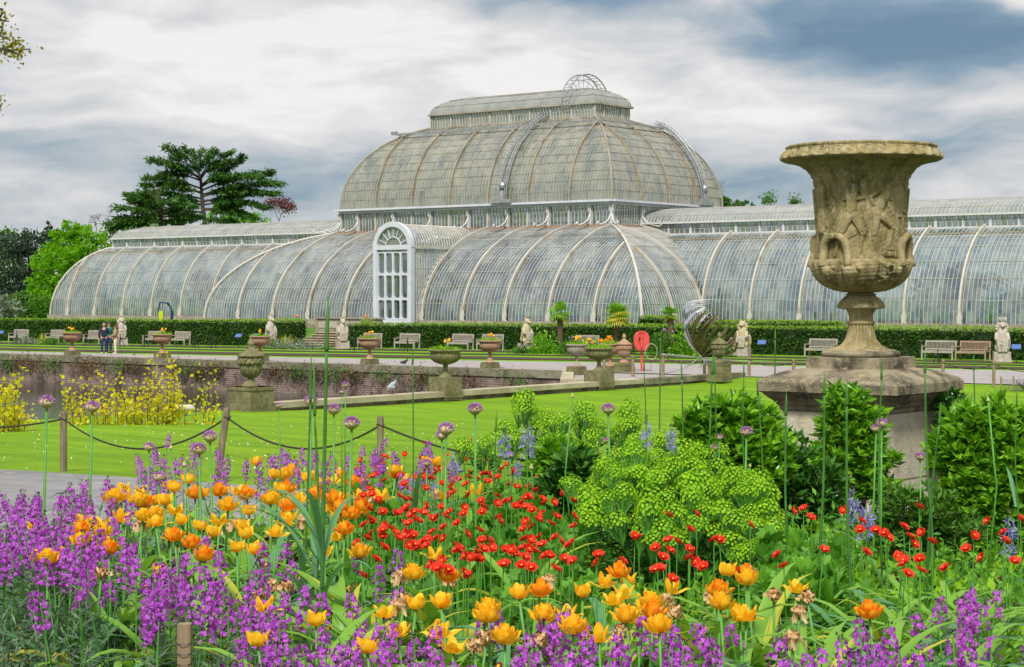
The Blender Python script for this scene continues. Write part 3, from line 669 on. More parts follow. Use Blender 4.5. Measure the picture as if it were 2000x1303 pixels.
# entrance porch
pw, ps, fy = 1.68, 5.70, -(B+1.15); pcx = .12
def porch():
    P0 = np.array((pcx, fy, 0.))
    g_ = MB(); a = np.linspace(0, math.pi, 15)
    for ya, yb, zt, arch in ((.12, 8.8, ps, True),):
        g_.grid([[P0+(s_*pw, y, z) for z in (.3, ps)] for s_ in (-1,) for y in (.1, 4.6)], at=[[(y, z, 5) for z in (.3, ps)] for y in (.1, 4.6)])
        g_.grid([[P0+(pw, y, z) for z in (.3, ps)] for y in (.1, 4.6)], at=[[(y, z, 6) for z in (.3, ps)] for y in (.1, 4.6)])
        g_.grid([[P0+(pw*math.cos(t_), y, ps+pw*math.sin(t_)) for t_ in a] for y in np.linspace(.1, 7.6, 12)], at=[[(y, t_*pw, 7) for t_ in a] for y in np.linspace(.1, 7.6, 12)])
    g_.build('porch_side_glass', GL_dome, house, False)
    b_ = MB()
    for y in np.arange(.3, 7.6, .293): b_.tube([P0+((pw+.02)*math.cos(t_), y, ps+(pw+.02)*math.sin(t_)) for t_ in a], .03, 4)
    for y in np.arange(.3, 4.6, .293):
        for s_ in (-1, 1): b_.beam(P0+(s_*(pw+.01), y, .2), P0+(s_*(pw+.01), y, ps), .045)
    for s_ in (-1, 1):
        for z in (1.6, 2.9, 4.2): b_.beam(P0+(s_*(pw+.01), .1, z), P0+(s_*(pw+.01), 4.6, z), .04)
        b_.beam(P0+(s_*(pw+.04), .1, ps), P0+(s_*(pw+.04), 6.3, ps), .2, .2)
    tag(b_.build('porch_glazing_bars', MT['barw'], house), kind='stuff')
    f_ = MB(); W_ = pw
    for s_ in (-1, 1): f_.box(P0+(s_*(W_-.02), 0, ps/2), (.36, .4, ps))
    P = []
    for t_ in np.linspace(0, math.pi, 29):
        c, s_ = math.cos(t_), math.sin(t_); P.append([P0+(r*c, y, ps+r*s_) for r, y in ((W_-.18, .18), (W_-.18, -.2), (W_+.19, -.2), (W_+.19, .18))])
    f_.grid(P, cu=True); f_.box(P0+(0, -.06, ps), (2*W_, .3, .34)); f_.box(P0+(0, -.03, .22), (2*W_, .3, .42))
    f_.build('porch_arch_frame', MT['white'], house)
    d_ = MB(); x = np.linspace(-W_+.19, W_-.19, 5); zs = [.45, 1.95, 3.75, 5.38]
    for i in range(4):
        for j in range(3):
            a0, a1, z0, z1 = x[i], x[i+1], zs[j], zs[j+1]; cx, cz, hw_, hh = (a0+a1)/2, (z0+z1)/2, (a1-a0)/2, (z1-z0)/2; outp, inp = [], []
            for t_ in np.linspace(0, 2*math.pi, 33)[:-1]:
                c, s_ = math.cos(t_), math.sin(t_); k_ = 1/max(abs(c), abs(s_)); outp.append((cx+hw_*c*k_, cz+hh*s_*k_))
                e = .28; cc = (abs(c)**e)*np.sign(c); ss = (abs(s_)**e)*np.sign(s_); inp.append((cx+(hw_-.085)*cc, cz+(hh-.085)*ss))
            d_.grid([[P0+(q[0], -.10, q[1]) for q in outp], [P0+(q[0], -.10, q[1]) for q in inp], [P0+(q[0], .06, q[1]) for q in inp]], cu=True)
    d_.build('door_frame', MT['white'], house)
    e_ = MB(); e_.grid([[P0+(q, .05, z) for q in (-W_+.2, W_-.2)] for z in (.3, ps)], at=[[(q, z, 9) for q in (-W_+.2, W_-.2)] for z in (.3, ps)]); e_.build('door_glass', GL_vert, house)
    h_ = MB(); h_.add([P0+(0, .04, ps)]+[P0+((W_-.2)*math.cos(t_), .04, ps+(W_-.2)*math.sin(t_)) for t_ in a], [(0, i, i+1) for i in range(1, 15)], at=[(0, 0, 11)]*16); h_.build('fanlight_glass', GL_top, house)
    k_ = MB()
    for t_ in np.linspace(0, math.pi, 9)[1:-1]: k_.beam(P0+(.75*math.cos(t_), -.04, ps+.75*math.sin(t_)), P0+((W_-.2)*math.cos(t_), -.04, ps+(W_-.2)*math.sin(t_)), .06)
    for r in (.75, ): k_.tube([P0+(r*math.cos(t_), -.04, ps+r*math.sin(t_)) for t_ in a], .05, 5)
    k_.build('fanlight_bars', MT['white'], house)
porch()
tag(MB().grid([[(-WA, -WB, .05), (WA, -WB, .05)], [(-WA, WB, .05), (WA, WB, .05)]]).build('inside_floor', MT['soil'], house), )
MB().grid([[(-A, -B, .06), (A, -B, .06)], [(-A, B, .06), (A, B, .06)]]).build('inside_floor', MT['soil'], house)
# gallery and columns visible through the clerestory
m_ = MB(); cs = Section(A, B, [(0, 0), (0, 1)], 'FRKL'); cs.ring(m_, I1+.6, Z1+.35, .9, .12); cs.ring(m_, I1+1.0, Z1+1.35, .06, .06)
for k in range(-3, 4):
    for s_ in (-1, 1): m_.tube([(k*BB, s_*(hy-.3), 0), (k*BB, s_*(hy-.3), Z2)], .12, 6)
m_.build('gallery', MT['lead'], house)
# ------------------------------------------------------------------ the great vase on its pedestal
VF = 14.0; K = VF/F; VU = 1681.5
vx, vy = PF(VU, VF); VROT = TH-math.atan((VU-1000)/F)
def capsules():
    C = []   # (x0,y0,r0,x1,y1,r1,height)
    c = lambda x0, y0, r0, x1=None, y1=None, r1=None, h=.8: C.append((x0, y0, r0, x0+.1 if x1 is None else x1, y0 if y1 is None else y1, r0 if r1 is None else r1, h))
    # bearded man in the middle
    c(585, 298, 19, 583, 312, 17, 1.2); c(580, 328, 10, 575, 340, 12); c(562, 350, 33, 558, 400, 27, 1.0); c(558, 400, 27, 556, 450, 26, .95); c(556, 468, 27)
    c(546, 485, 23, 508, 560, 17, 1.0); c(506, 566, 16, 470, 680, 9, .9); c(574, 485, 24, 613, 572, 17, 1.1); c(612, 578, 15, 590, 680, 9, 1); c(588, 690, 8, 620, 695, 6)
    c(600, 348, 14, 618, 392, 10, 1.2); c(616, 394, 10, 572, 402, 9, 1.3); c(540, 350, 13, 524, 398, 11, 1.1); c(524, 400, 11, 590, 385, 8, 1.2)
    c(540, 338, 11, 455, 440, 7); c(535, 352, 9, 462, 470, 6); c(528, 380, 8, 470, 500, 6); c(520, 420, 7, 480, 520, 5); c(560, 335, 14, 600, 345, 10)
    c(612, 400, 5, 636, 560, 5, 1); c(618, 430, 13, 628, 530, 8, .7); c(600, 490, 13, 602, 491, 12, .6); c(560, 560, 26, 530, 590, 14, .4); c(610, 600, 9, 640, 690, 24, .5)
    # stooping man with a staff
    c(757, 318, 19, 745, 332, 17, 1.2); c(728, 312, 8, 782, 322, 6, 1.1); c(728, 356, 29, 712, 395, 27, 1.0); c(708, 400, 26, 692, 440, 24, .95); c(688, 458, 26)
    c(708, 348, 14, 652, 388, 11, 1.2); c(650, 390, 11, 664, 425, 8, 1); c(750, 360, 11, 748, 400, 9, 1); c(680, 475, 24, 668, 575, 17, 1.1); c(668, 580, 15, 690, 680, 9, 1); c(688, 692, 8, 716, 694, 6)
    c(706, 485, 22, 758, 540, 16, 1.1); c(758, 545, 14, 742, 635, 9, 1); c(740, 648, 8, 768, 650, 6, 1); c(744, 350, 4.5, 802, 660, 4.5, 1.1); c(735, 420, 12, 762, 470, 9, .7); c(720, 560, 14, 715, 620, 8, .5)
    c(725, 672, 14, 766, 672, 14, .7); c(780, 682, 13, 826, 684, 13, .8)
    # robed figure with a spear at the left
    c(410, 298, 20, 408, 314, 17, 1.2); c(414, 350, 32, 418, 420, 28, 1.0); c(395, 380, 9, 388, 500, 8, 1.2); c(410, 400, 8, 408, 540, 8, 1.25); c(428, 390, 8, 430, 530, 8, 1.2); c(416, 430, 28, 408, 545, 30, .8)
    c(392, 570, 12, 386, 680, 9, 1); c(424, 575, 12, 420, 680, 9, 1); c(432, 408, 10, 446, 420, 8, 1.3); c(446, 340, 4.5, 452, 590, 4.5, 1.2); c(450, 330, 9, 472, 385, 8, .9); c(440, 325, 8, 466, 350, 7, .9)
    c(383, 310, 17, 383, 320, 15, 1.1); c(374, 350, 18, 380, 480, 16, .9); c(376, 490, 14, 380, 560, 10, .8); c(374, 590, 9, 374, 690, 8, .8)
    # altar, vine and satyr at the right
    c(812, 455, 10, 826, 460, 10, .9); c(790, 484, 7, 829, 486, 7, .9); c(812, 500, 14, 815, 560, 10, .6); c(829, 520, 11, 829, 524, 11, 1.2); c(826, 545, 12, 828, 600, 10, 1); c(820, 620, 12, 829, 680, 11, 1.1)
    c(805, 640, 9, 818, 600, 7, .9); c(800, 300, 9, 822, 350, 7, .8); c(812, 380, 8, 800, 430, 6, .8)
    for gx, gy in ((465, 222), (662, 222), (826, 225), (380, 250)):
        for j in range(5):
            for i in range(4-abs(j-1) if j < 4 else 1): c(gx+(i-(3-abs(j-1))/2)*13, gy-8+j*12, 7.5, h=1.3)
    rr = random.Random(3)
    for k_ in range(46):
        x = rr.uniform(376, 830); y = rr.uniform(150, 215)
        a = rr.uniform(0, 6.3); c(x, y, rr.uniform(4, 8), x+rr.uniform(10, 26)*math.cos(a), y+rr.uniform(5, 14)*math.sin(a), rr.uniform(2, 5), .7)
    return np.array(C)
CAPS = capsules()
def relief(phi, yc, caps, R=230.):
    """height in crop pixels at angle phi, unrolled x; front and back carry the same frieze"""
    p = (phi+math.pi/2) % math.pi-math.pi/2; S = p*R
    out = np.zeros_like(S)
    for x0, y0, r0, x1, y1, r1, h in caps:
        sa = R*math.asin(max(-.995, min(.995, (x0-603)/R))); sb = R*math.asin(max(-.995, min(.995, (x1-603)/R)))
        dx, dy = sb-sa, y1-y0; L = dx*dx+dy*dy+1e-9
        t_ = np.clip(((S-sa)*dx+(yc-y0)*dy)/L, 0, 1); r = r0+(r1-r0)*t_
        d2 = (S-sa-t_*dx)**2+(yc-y0-t_*dy)**2
        out = np.maximum(out, r*np.maximum(1-d2/(r*r), 0)**.36*h*.85)
    return out
def lz(prof_px, n, disp=None, n_v=None):
    """lathe from (radius px, v px) rows; returns the grid"""
    pr = np.array(prof_px, float)
    if n_v:
        s_ = np.r_[0, np.cumsum(np.hypot(*np.diff(pr[:, :2], axis=0).T))]; t_ = np.linspace(0, s_[-1], n_v); pr = np.c_[np.interp(t_, s_, pr[:, 0]), np.interp(t_, s_, pr[:, 1])]
    a = np.linspace(0, 2*math.pi, n, endpoint=False)-math.pi/2     # -pi/2 is the side facing the viewpoint
    Rr = pr[:, 0][:, None]+0*a; Vv = pr[:, 1][:, None]+0*a
    if disp is not None: Rr = Rr+disp((a+math.pi/2)[None]+0*Rr, Vv)
    return np.stack([Rr*np.cos(a)*K, Rr*np.sin(a)*K, (696.6-Vv)*K], -1)
vz = ZV(696.6, VF)
vase = thing('stone_vase', 'giant carved stone vase with a frieze of figures and a wide flared rim', 'vase', (vx, vy, vz), VROT)
MB().grid(lz([(66, 696.6), (75, 696), (76.5, 690), (75, 686), (70, 684.4), (66, 684)], 64), cu=True, flip=True).build('base_moulding', MT['cornice'], vase, True)
fl = [(66, 684), (52, 681), (37, 674), (28, 662), (24.5, 647), (24.3, 634)]
MB().grid(lz(fl, 144, lambda p, v: (1.6+(.045*(v-634)))*(np.abs(np.cos(p*11))-.6)*2.0, 20), cu=True, flip=True).build('fluted_foot', MT['vase'], vase, True)
MB().grid(lz([(24.3, 634), (26.8, 632), (27, 629), (24, 626.5), (23.4, 620), (24.5, 612), (28.5, 604.5), (44, 602.4), (47, 600.5), (45, 598)], 48), cu=True, flip=True).build('stem', MT['vase'], vase, True)
MB().grid(lz([(45, 598), (40, 589), (31, 581), (27, 578)], 96, lambda p, v: 4.0*(np.abs(np.cos(p*8))-.5), 8), cu=True, flip=True).build('leaf_collar', MT['vase'], vase, True)
sph = lambda n1=8, n2=6: None
def ball(mb, c, r, n=8, m_=6, m=0, sc_=(1, 1, 1)):
    a = np.linspace(-math.pi/2, math.pi/2, m_); mb.lathe([(max(r*math.cos(t_), 1e-4), r*math.sin(t_)) for t_ in a], n, (0, 0, 0), m, caps=False)
    v = mb.V[-1]; mb.V[-1] = v*np.array(sc_)+np.array(c); return mb
bd = MB()
for i in range(30):
    a = i*2*math.pi/30; ball(bd, (27*K*math.cos(a), 27*K*math.sin(a), (696.6-575.5)*K), 2.5*K, 6, 5)
bd.lathe([(25*K, (696.6-578)*K), (25*K, (696.6-571)*K)], 24, caps=False); bd.build('bead_ring', MT['vase'], vase, True)
BCAP = np.array([(445, 770, 36, 447, 800, 24, .9), (437, 762, 9, 440, 764, 9, 2.3), (455, 762, 9, 457, 764, 9, 2.3), (446, 775, 7, 447, 792, 8, 2.6), (420, 745, 10, 470, 742, 10, 1.6), (446, 812, 12, 448, 826, 8, 1.9),
                 (548, 770, 40, 550, 805, 28, .95), (535, 765, 9, 536, 766, 9, 2.3), (562, 765, 9, 563, 766, 9, 2.3), (549, 775, 7, 550, 795, 8, 2.6), (515, 742, 11, 582, 740, 11, 1.6), (549, 815, 13, 550, 830, 9, 1.9), (585, 735, 12, 597, 750, 8, 1.4),
                 (735, 725, 10, 765, 735, 9, 1.6), (765, 735, 9, 770, 760, 9, 1.6), (770, 760, 9, 745, 775, 8, 1.6), (745, 775, 8, 730, 755, 6, 1.6), (715, 720, 12, 730, 740, 8, 1.4), (745, 800, 22, 700, 820, 10, .8), (790, 760, 26, 800, 800, 18, .8), (700, 780, 8, 780, 830, 6, 1.2)])
def bowl_disp(p, v):
    yc = (v-240)*2.606; R = 250.
    h = relief(p, yc, BCAP, R)/2.606
    lob = (np.abs(np.cos(p*11+.6*np.sin(p*2)))-.5)*6.0*np.clip((v-512)/12, 0, 1)*np.clip((571-v)/14, 0, 1)
    vein = np.sin(p*44)*.35+np.sin(v*.9+p*7)*.4
    return np.where(v < 514, .4*np.sin(p*60), lob+vein*.8)+h*.9*np.clip((v-508)/6, 0, 1)
MB().grid(lz([(25, 571.5), (36, 570.5), (50, 568), (62, 563), (74, 556), (84, 547), (91, 537), (95.5, 526), (97, 516), (96.5, 510), (93, 507.5), (85, 507)], 420, bowl_disp, 76), cu=True, flip=True).build('lobed_bowl', MT['vase'], vase, True)
wallp = [(84.5, 507), (84.8, 490), (86, 460), (87, 420), (88, 385), (90, 358), (95, 342), (104, 331), (118, 323), (136, 318), (150, 315.5), (154, 313.5)]
def wdisp(p, v):
    yc = (v-240)*2.606; h = relief(p, yc, CAPS)/2.606; return (h+np.where(h > .5, .22*np.sin(yc*.55+p*26)*np.sin(p*70+yc*.11), 0))*np.clip((v-318)/10, 0, 1)+.25*np.sin(p*31+v*.3)*np.sin(v*.37)
MB().grid(lz(wallp, 560, wdisp, 210), cu=True, flip=True).build('figure_frieze', MT['vase'], vase, True)
def rimd(p, v):
    t_ = np.clip((v-293)/17, 0, 1); q = np.cos(p*30); return np.where((v > 294) & (v < 310), 3.6*np.sqrt(np.maximum(0, 1-((t_-.5)*2)**2))*np.sign(q)*np.abs(q)**.5, 0)
MB().grid(lz([(154, 313.5), (157, 311.5), (156.5, 309.5), (153.5, 305), (149.5, 299), (145.5, 294), (143.5, 292)], 408, rimd, 22), cu=True, flip=True).build('egg_and_dart_rim', MT['vase'], vase, True)
MB().grid(lz([(143.5, 292), (146, 290.5), (146.5, 287), (144, 285), (138, 285.5), (120, 295), (104, 325), (86, 350), (82, 480), (20, 500), (.5, 502)], 360, lambda p, v: np.where((v < 291) & (v > 285.5), .7*np.cos(p*90), 0), 60), cu=True, flip=True).build('rim_top', MT['vase'], vase, True)
def handle(ph0, ph1, name='handle'):
    P, Rr = [], []
    ctrl = [(-1, 735, 6), (-1.02, 700, 14), (-1.06, 655, 20), (-.9, 612, 24), (-.45, 586, 26), (0, 580, 27), (.45, 588, 26), (.75, 620, 22), (.85, 665, 17), (.95, 735, 6)]
    for a, yc, off in ctrl:
        ph = (ph0+ph1)/2+a*(ph1-ph0)/2-math.pi/2; v = yc/2.606+240; r = np.interp(v, [470, 505, 512, 530], [86, 84.5, 96, 96])+off/2.606*.8
        P.append((r*K*math.cos(ph), r*K*math.sin(ph), (696.6-v)*K)); Rr.append((6.3+2.0*abs(a))*K)
    P = np.array(P); ts = np.linspace(0, len(P)-1, 28); P = np.stack([np.interp(ts, range(len(P)), P[:, q]) for q in range(3)], 1); Rr = np.interp(ts, range(len(Rr)), Rr)
    P[1:-1] = (P[:-2]+P[1:-1]*2+P[2:])/4
    mb = MB().tube(P, Rr, 10)
    for k_ in range(3):
        off = np.array([math.cos(k_*2.1)*.6, math.sin(k_*2.1)*.6, .3])*7*K; mb.tube(P+off, Rr*.45, 5)
    mb.build(name, MT['vase'], vase, True)
sa = lambda x: math.asin(max(-.99, min(.99, (x-603)/236)))
handle(sa(425), sa(548)); handle(sa(795), sa(795)+.52); handle(sa(425)+math.pi, sa(548)+math.pi); handle(sa(795)+math.pi, sa(795)+math.pi+.52)
# pedestal: square, its sides parallel to the glasshouse
pz = tz(vx, vy)-.1
ped = thing('stone_pedestal', 'square stone pedestal with a dark moulded cornice carrying the giant vase', 'pedestal', (vx, vy, 0))
def sq(mb, rows):
    P = [[(sx*h, sy*h, z) for sx, sy in ((-1, -1), (1, -1), (1, 1), (-1, 1))] for h, z in rows]
    Q = []
    for (a, b, c_, d_) in P:
        r = []
        for p, q in ((a, b), (b, c_), (c_, d_), (d_, a)): r += [tuple(np.array(p)+(np.array(q)-np.array(p))*k_/6) for k_ in range(6)]
        Q.append(r)
    return mb.grid(Q, cu=True)
pl = MB(); sq(pl, [(.305, vz-.09), (.303, vz-.003), (.292, vz), (.0, vz)]); pl.build('plinth', MT['cornice'], ped)
ct = ZV(740, VF)
cp = MB(); sq(cp, [(.44, ct-.235), (.452, ct-.225), (.452, ct-.20), (.47, ct-.185), (.485, ct-.16), (.515, ct-.135), (.535, ct-.115), (.54, ct-.11), (.545, ct-.10), (.575, ct-.085), (.578, ct-.02), (.570, ct-.005), (.55, ct+.012), (.42, ct+.065), (.306, ct+.085), (0, ct+.087)]); cp.build('cornice', MT['cornice'], ped)
pr = MB(); sq(pr, [(.47, pz-.2), (.47, pz+.22), (.445, pz+.26), (.435, pz+.27), (.435, ct-.236)]); pr.build('pier', MT['pier'], ped)
for sx, sy in ((0, -1), (1, 0)):
    o = MB().box((sx*.4385, sy*.4385, (pz+.45+ct-.30)/2), (.006 if sx else .74, .74 if sx else .006, ct-.30-pz-.45)).build('recessed_panel', MT['pier'], ped)

# ------------------------------------------------------------------ urns
def tubfl(mb, x, y, z, n, mat_i, h=.28, s=.045):
    for k_ in range(n):
        a = random.uniform(0, 6.28); r = random.uniform(0, .16); p = (x+r*math.cos(a), y+r*math.sin(a), z+h*random.uniform(.7, 1.1))
        ball(mb, p, s*random.uniform(.8, 1.2), 7, 5, mat_i, (1, 1, 1.3))
def planted(t, z, r, fl=6, mat='yelpet', leaves=160):
    L = MB(); n = leaves; a = rng.uniform(0, 6.28, n); q = r*np.sqrt(rng.uniform(0, 1, n))*.95; P = np.c_[q*np.cos(a), q*np.sin(a), z+rng.uniform(0, .10, n)]
    L.inst(leaf(.05, .13), rots(n, P-np.array((0, 0, z-.25)), .5, .3, (.7, 1.3)), P); L.build('leaves', MT['ground'], t)
    if fl:
        B_ = MB(); S_ = MB()
        for k_ in range(fl):
            a = random.uniform(0, 6.28); q = random.uniform(0, r*.5); p = (q*math.cos(a), q*math.sin(a), z+random.uniform(.24, .38))
            S_.tube([(p[0]*.7, p[1]*.7, z), p], .008, 4); ball(B_, p, .05, 7, 5, 0, (1, 1, 1.3))
        S_.build('stems', MT['stem'], t); B_.build('tulip_blooms', MT[mat], t)
def bowl_urn(name, label, x, y, z, R_, H, ph, mat, pmat, fl=6, group=None, cat='urn', psz=.62, bloom='yelpet'):
    """wide ribbed bowl on a stem and square block; R_ rim radius, H urn height above the block"""
    t = thing(name, label, cat, (x, y, z), random.uniform(-.1, .1) if ph < .1 else 0, group)
    if ph > 0:
        MB().box((0, 0, ph/2-.04), (psz, psz, ph+.08)).box((0, 0, ph-.04), (psz*.94, psz*.94, .1)).box((0, 0, .1), (psz*1.06, psz*1.06, .2)).build('block', MT[pmat], t)
    q = [(.42, 0), (.42, .03), (.36, .05), (.28, .10), (.17, .20), (.135, .30), (.13, .38), (.16, .43), (.13, .45)]
    MB().lathe([(a*R_, ph+b*H) for a, b in q], 24).build('stem', MT[mat], t, True)
    q = [(.13, .45, 0), (.35, .48, .03), (.62, .545, .045), (.80, .64, .045), (.87, .74, .04), (.86, .84, .03), (.84, .88, 0), (.90, .91, 0), (1.0, .945, 0), (1.0, .985, 0), (.95, 1.0, 0), (.84, .985, 0), (.80, .93, 0), (.05, .91, 0)]
    MB().lathe([(a*R_, ph+b*H, l) for a, b, l in q], 72, nl=24).build('bowl', MT[mat], t, True)
    planted(t, ph+H*.93, R_*.85, fl, bloom); return t
Yu = 66.75
for u, lab, fl in ((141, 'terracotta bowl urn of yellow tulips on the pond wall nearest the left edge', 7), (317, 'terracotta bowl urn of yellow tulips on the pond wall right of the three people', 8), (508, 'terracotta bowl urn of yellow tulips just behind the garlanded urn', 6),
                   (722, 'terracotta bowl urn of yellow tulips on the pond wall in front of the steps', 6), (957, 'terracotta bowl urn of yellow tulips on the pond wall right of the near ribbed urn', 6)):
    x, y = PY(u, Yu); bowl_urn('planted_urn', lab, x, y, .0, .56, 1.02, .30, 'terracotta', 'oldstone', fl, 'terracotta urns of tulips along the pond wall')
    MB().box((0, -.05, -.9), (.7, .62, 1.9)).build('wall_pier', MT['brick'], None).location = (x, y, 0) if False else (x, y, 0)
    o = bpy.data.objects['wall_pier'] if u == 141 else [q for q in bpy.data.objects if q.name.startswith('wall_pier')][-1]
    tag(o, {141: 'brick pier under the leftmost terracotta urn', 317: 'brick pier under the terracotta urn right of the three people', 508: 'brick pier below the urn behind the garlanded urn', 722: 'pale brick pier in the ivy below the urn before the steps', 957: 'brick pier below the terracotta urn right of the near ribbed urn'}[u], 'pier')
fx = (870, 1168)
for u, lab in ((870, 'mossy ribbed stone bowl urn on a tall block, left one on the near pond wall'), (1170, 'mossy ribbed stone bowl urn of green leaves, right one on the near pond wall')):
    x, y = PX(u, -39.2); f = dep(x, y); H = (775-683)/F*f if u == 870 else (757-682)/F*f
    bowl_urn('stone_bowl_urn', lab, x, y, 0, (.5*67 if u == 870 else .5*58)/F*f, H*.60, H*.42, 'oldstone', 'oldstone', 3 if u == 870 else 0, 'stone bowl urns on the near pond wall', psz=.8)
x, y = PF(1126, 79); bowl_urn('stone_bowl_urn', 'smaller ribbed stone urn of yellow tulips standing behind the near one', x, y, 0, .47, .95, .35, 'stone', 'oldstone', 7, 'stone urns at the pond corner')
x, y = PF(1192, 82); bowl_urn('planted_urn', 'terracotta urn of orange tulips half hidden behind the ribbed stone urn', x, y, 0, .5, 1.0, .25, 'terracotta', 'oldstone', 8, bloom='orange')
def lidded(label, u, x, y, z, H, ph, mat, psz=.75, ptop=None):
    t = thing('lidded_urn', label, 'urn', (x, y, z), 0, None)
    MB().box((0, 0, ph*.5), (psz, psz, ph)).box((0, 0, .12), (psz*1.14, psz*1.14, .24)).box((0, 0, ph-.05), (psz*1.05, psz*1.05, .1)).build('block', MT['oldstone'], t)
    q = [(.30, 0, 0), (.31, .03, 0), (.22, .07, 0), (.12, .13, 0), (.11, .17, 0), (.20, .20, .04), (.31, .27, .05), (.36, .36, .04), (.37, .44, 0), (.36, .50, 0)]
    MB().lathe([(a*H*.62, ph+b*H, l) for a, b, l in q], 64, nl=16).build('body', MT[mat], t, True)
    g_ = MB()
    for k_ in range(16):
        a0 = k_*math.pi/8
        for j in range(6):
            a = a0+j*.065; r = .385*H*.62; ball(g_, (r*math.cos(a), r*math.sin(a), ph+H*(.545-.06*math.sin(j/5*math.pi))), H*.042*random.uniform(.8, 1.3), 6, 5)
    g_.lathe([(.35*H*.62, ph+.48*H), (.40*H*.62, ph+.56*H), (.39*H*.62, ph+.60*H)], 24, caps=False).build('garland', MT[mat], t, True)
    q = [(.39, .60), (.46, .62), (.46, .645), (.36, .665), (.28, .71), (.18, .76), (.09, .80), (.07, .83), (.11, .86), (.12, .90), (.07, .95), (.02, 1.0), (.001, 1.005)]
    MB().lathe([(a*H*.62, ph+b*H) for a, b in q], 32).build('lid', MT[mat], t, True); return t
x, y = PX(490, -39.2); f = dep(x, y); lidded('tall mossy lidded urn with carved garland at the near left pond corner', 490, x, y, ZV(803, f), (755-660)/F*f, (803-755)/F*f, 'oldstone', .95)
x, y = PX(1405, -39.2); x, y = PF(1405, 73); lidded('weathered lidded urn with garland beside the steel feather sculpture', 1405, x, y, 0, (712-652)/F*73, .72, 'oldstone', .68)
x, y = PF(1219, 81); lidded('small brownish lidded urn left of the red lifebuoy case', 1219, x, y, 0, (716-658)/F*81, .42, 'terracotta', .62)

# ------------------------------------------------------------------ benches
def make_bench(mat='bench'):
    t = thing('garden_bench', 'bench', 'bench'); w_ = 1.62
    s_ = MB()
    for k_ in range(5): s_.box((0, -.22+k_*.105, .44), (w_, .085, .025))
    s_.build('seat', MT[mat], t)
    b_ = MB(); b_.box((0, .285, .90), (w_, .04, .09)); b_.box((0, .245, .52), (w_, .04, .06))
    for k_ in range(22): x = -w_/2+.08+k_*(w_-.16)/21; b_.beam((x, .245, .52), (x, .285, .88), .038, .018)
    b_.build('backrest', MT[mat], t)
    for sx in (-1, 1):
        MB().box((sx*(w_/2-.03), -.25, .32), (.06, .06, .64)).build('leg', MT[mat], t)
        MB().beam((sx*(w_/2-.03), .22, 0), (sx*(w_/2-.03), .23, .45), .06).beam((sx*(w_/2-.03), .23, .45), (sx*(w_/2-.03), .29, .94), .06, .05).build('leg', MT[mat], t)
        MB().box((sx*(w_/2-.03), -.04, .655), (.075, .54, .035)).build('armrest', MT[mat], t)
    MB().box((0, -.25, .38), (w_-.1, .035, .08)).build('apron', MT[mat], t); return t
bp = Proto(make_bench()); bw = Proto(make_bench('benchwarm'))
for u, Yb, lab, pr_ in ((36, 83.6, 'leftmost grey slatted bench at the edge of the photo', bp), (107, 84.2, 'grey slatted bench behind the silvery plants at the far left', bp), (183, 84.2, 'grey slatted bench just left of the three people', bp),
                        (300, 84, 'grey slatted bench left of the terracotta urn that is right of the people', bp), (351, 84, 'grey slatted bench right of the terracotta urn that is right of the people', bp),
                        (722, 83.6, 'grey slatted bench right of the steps behind a terracotta urn', bp), (795, 83.8, 'grey slatted bench second right of the steps in front of the long hedge', bp), (899, 83.8, 'grey slatted bench in front of the right porch side', bp), (957, 83.8, 'grey slatted bench behind the terracotta urn left of the palms', bp),
                        (1142, 83.8, 'grey bench glimpsed behind the first palm', bp), (1435, 83.8, 'pinkish bench half hidden behind the steel sculpture', bw),
                        (1603, 83.8, 'grey slatted bench seen left of the giant vase stem', bp), (1834, 84, 'grey slatted bench right of the giant vase', bp), (1900, 84.1, 'warm pinkish slatted bench beside the grey one near the right statue', bw)):
    x, y = PY(u, Yb); pr_.put((x, y, tz(x, y)), random.uniform(-.06, .06)+.0, lab, 'benches along the hedge')

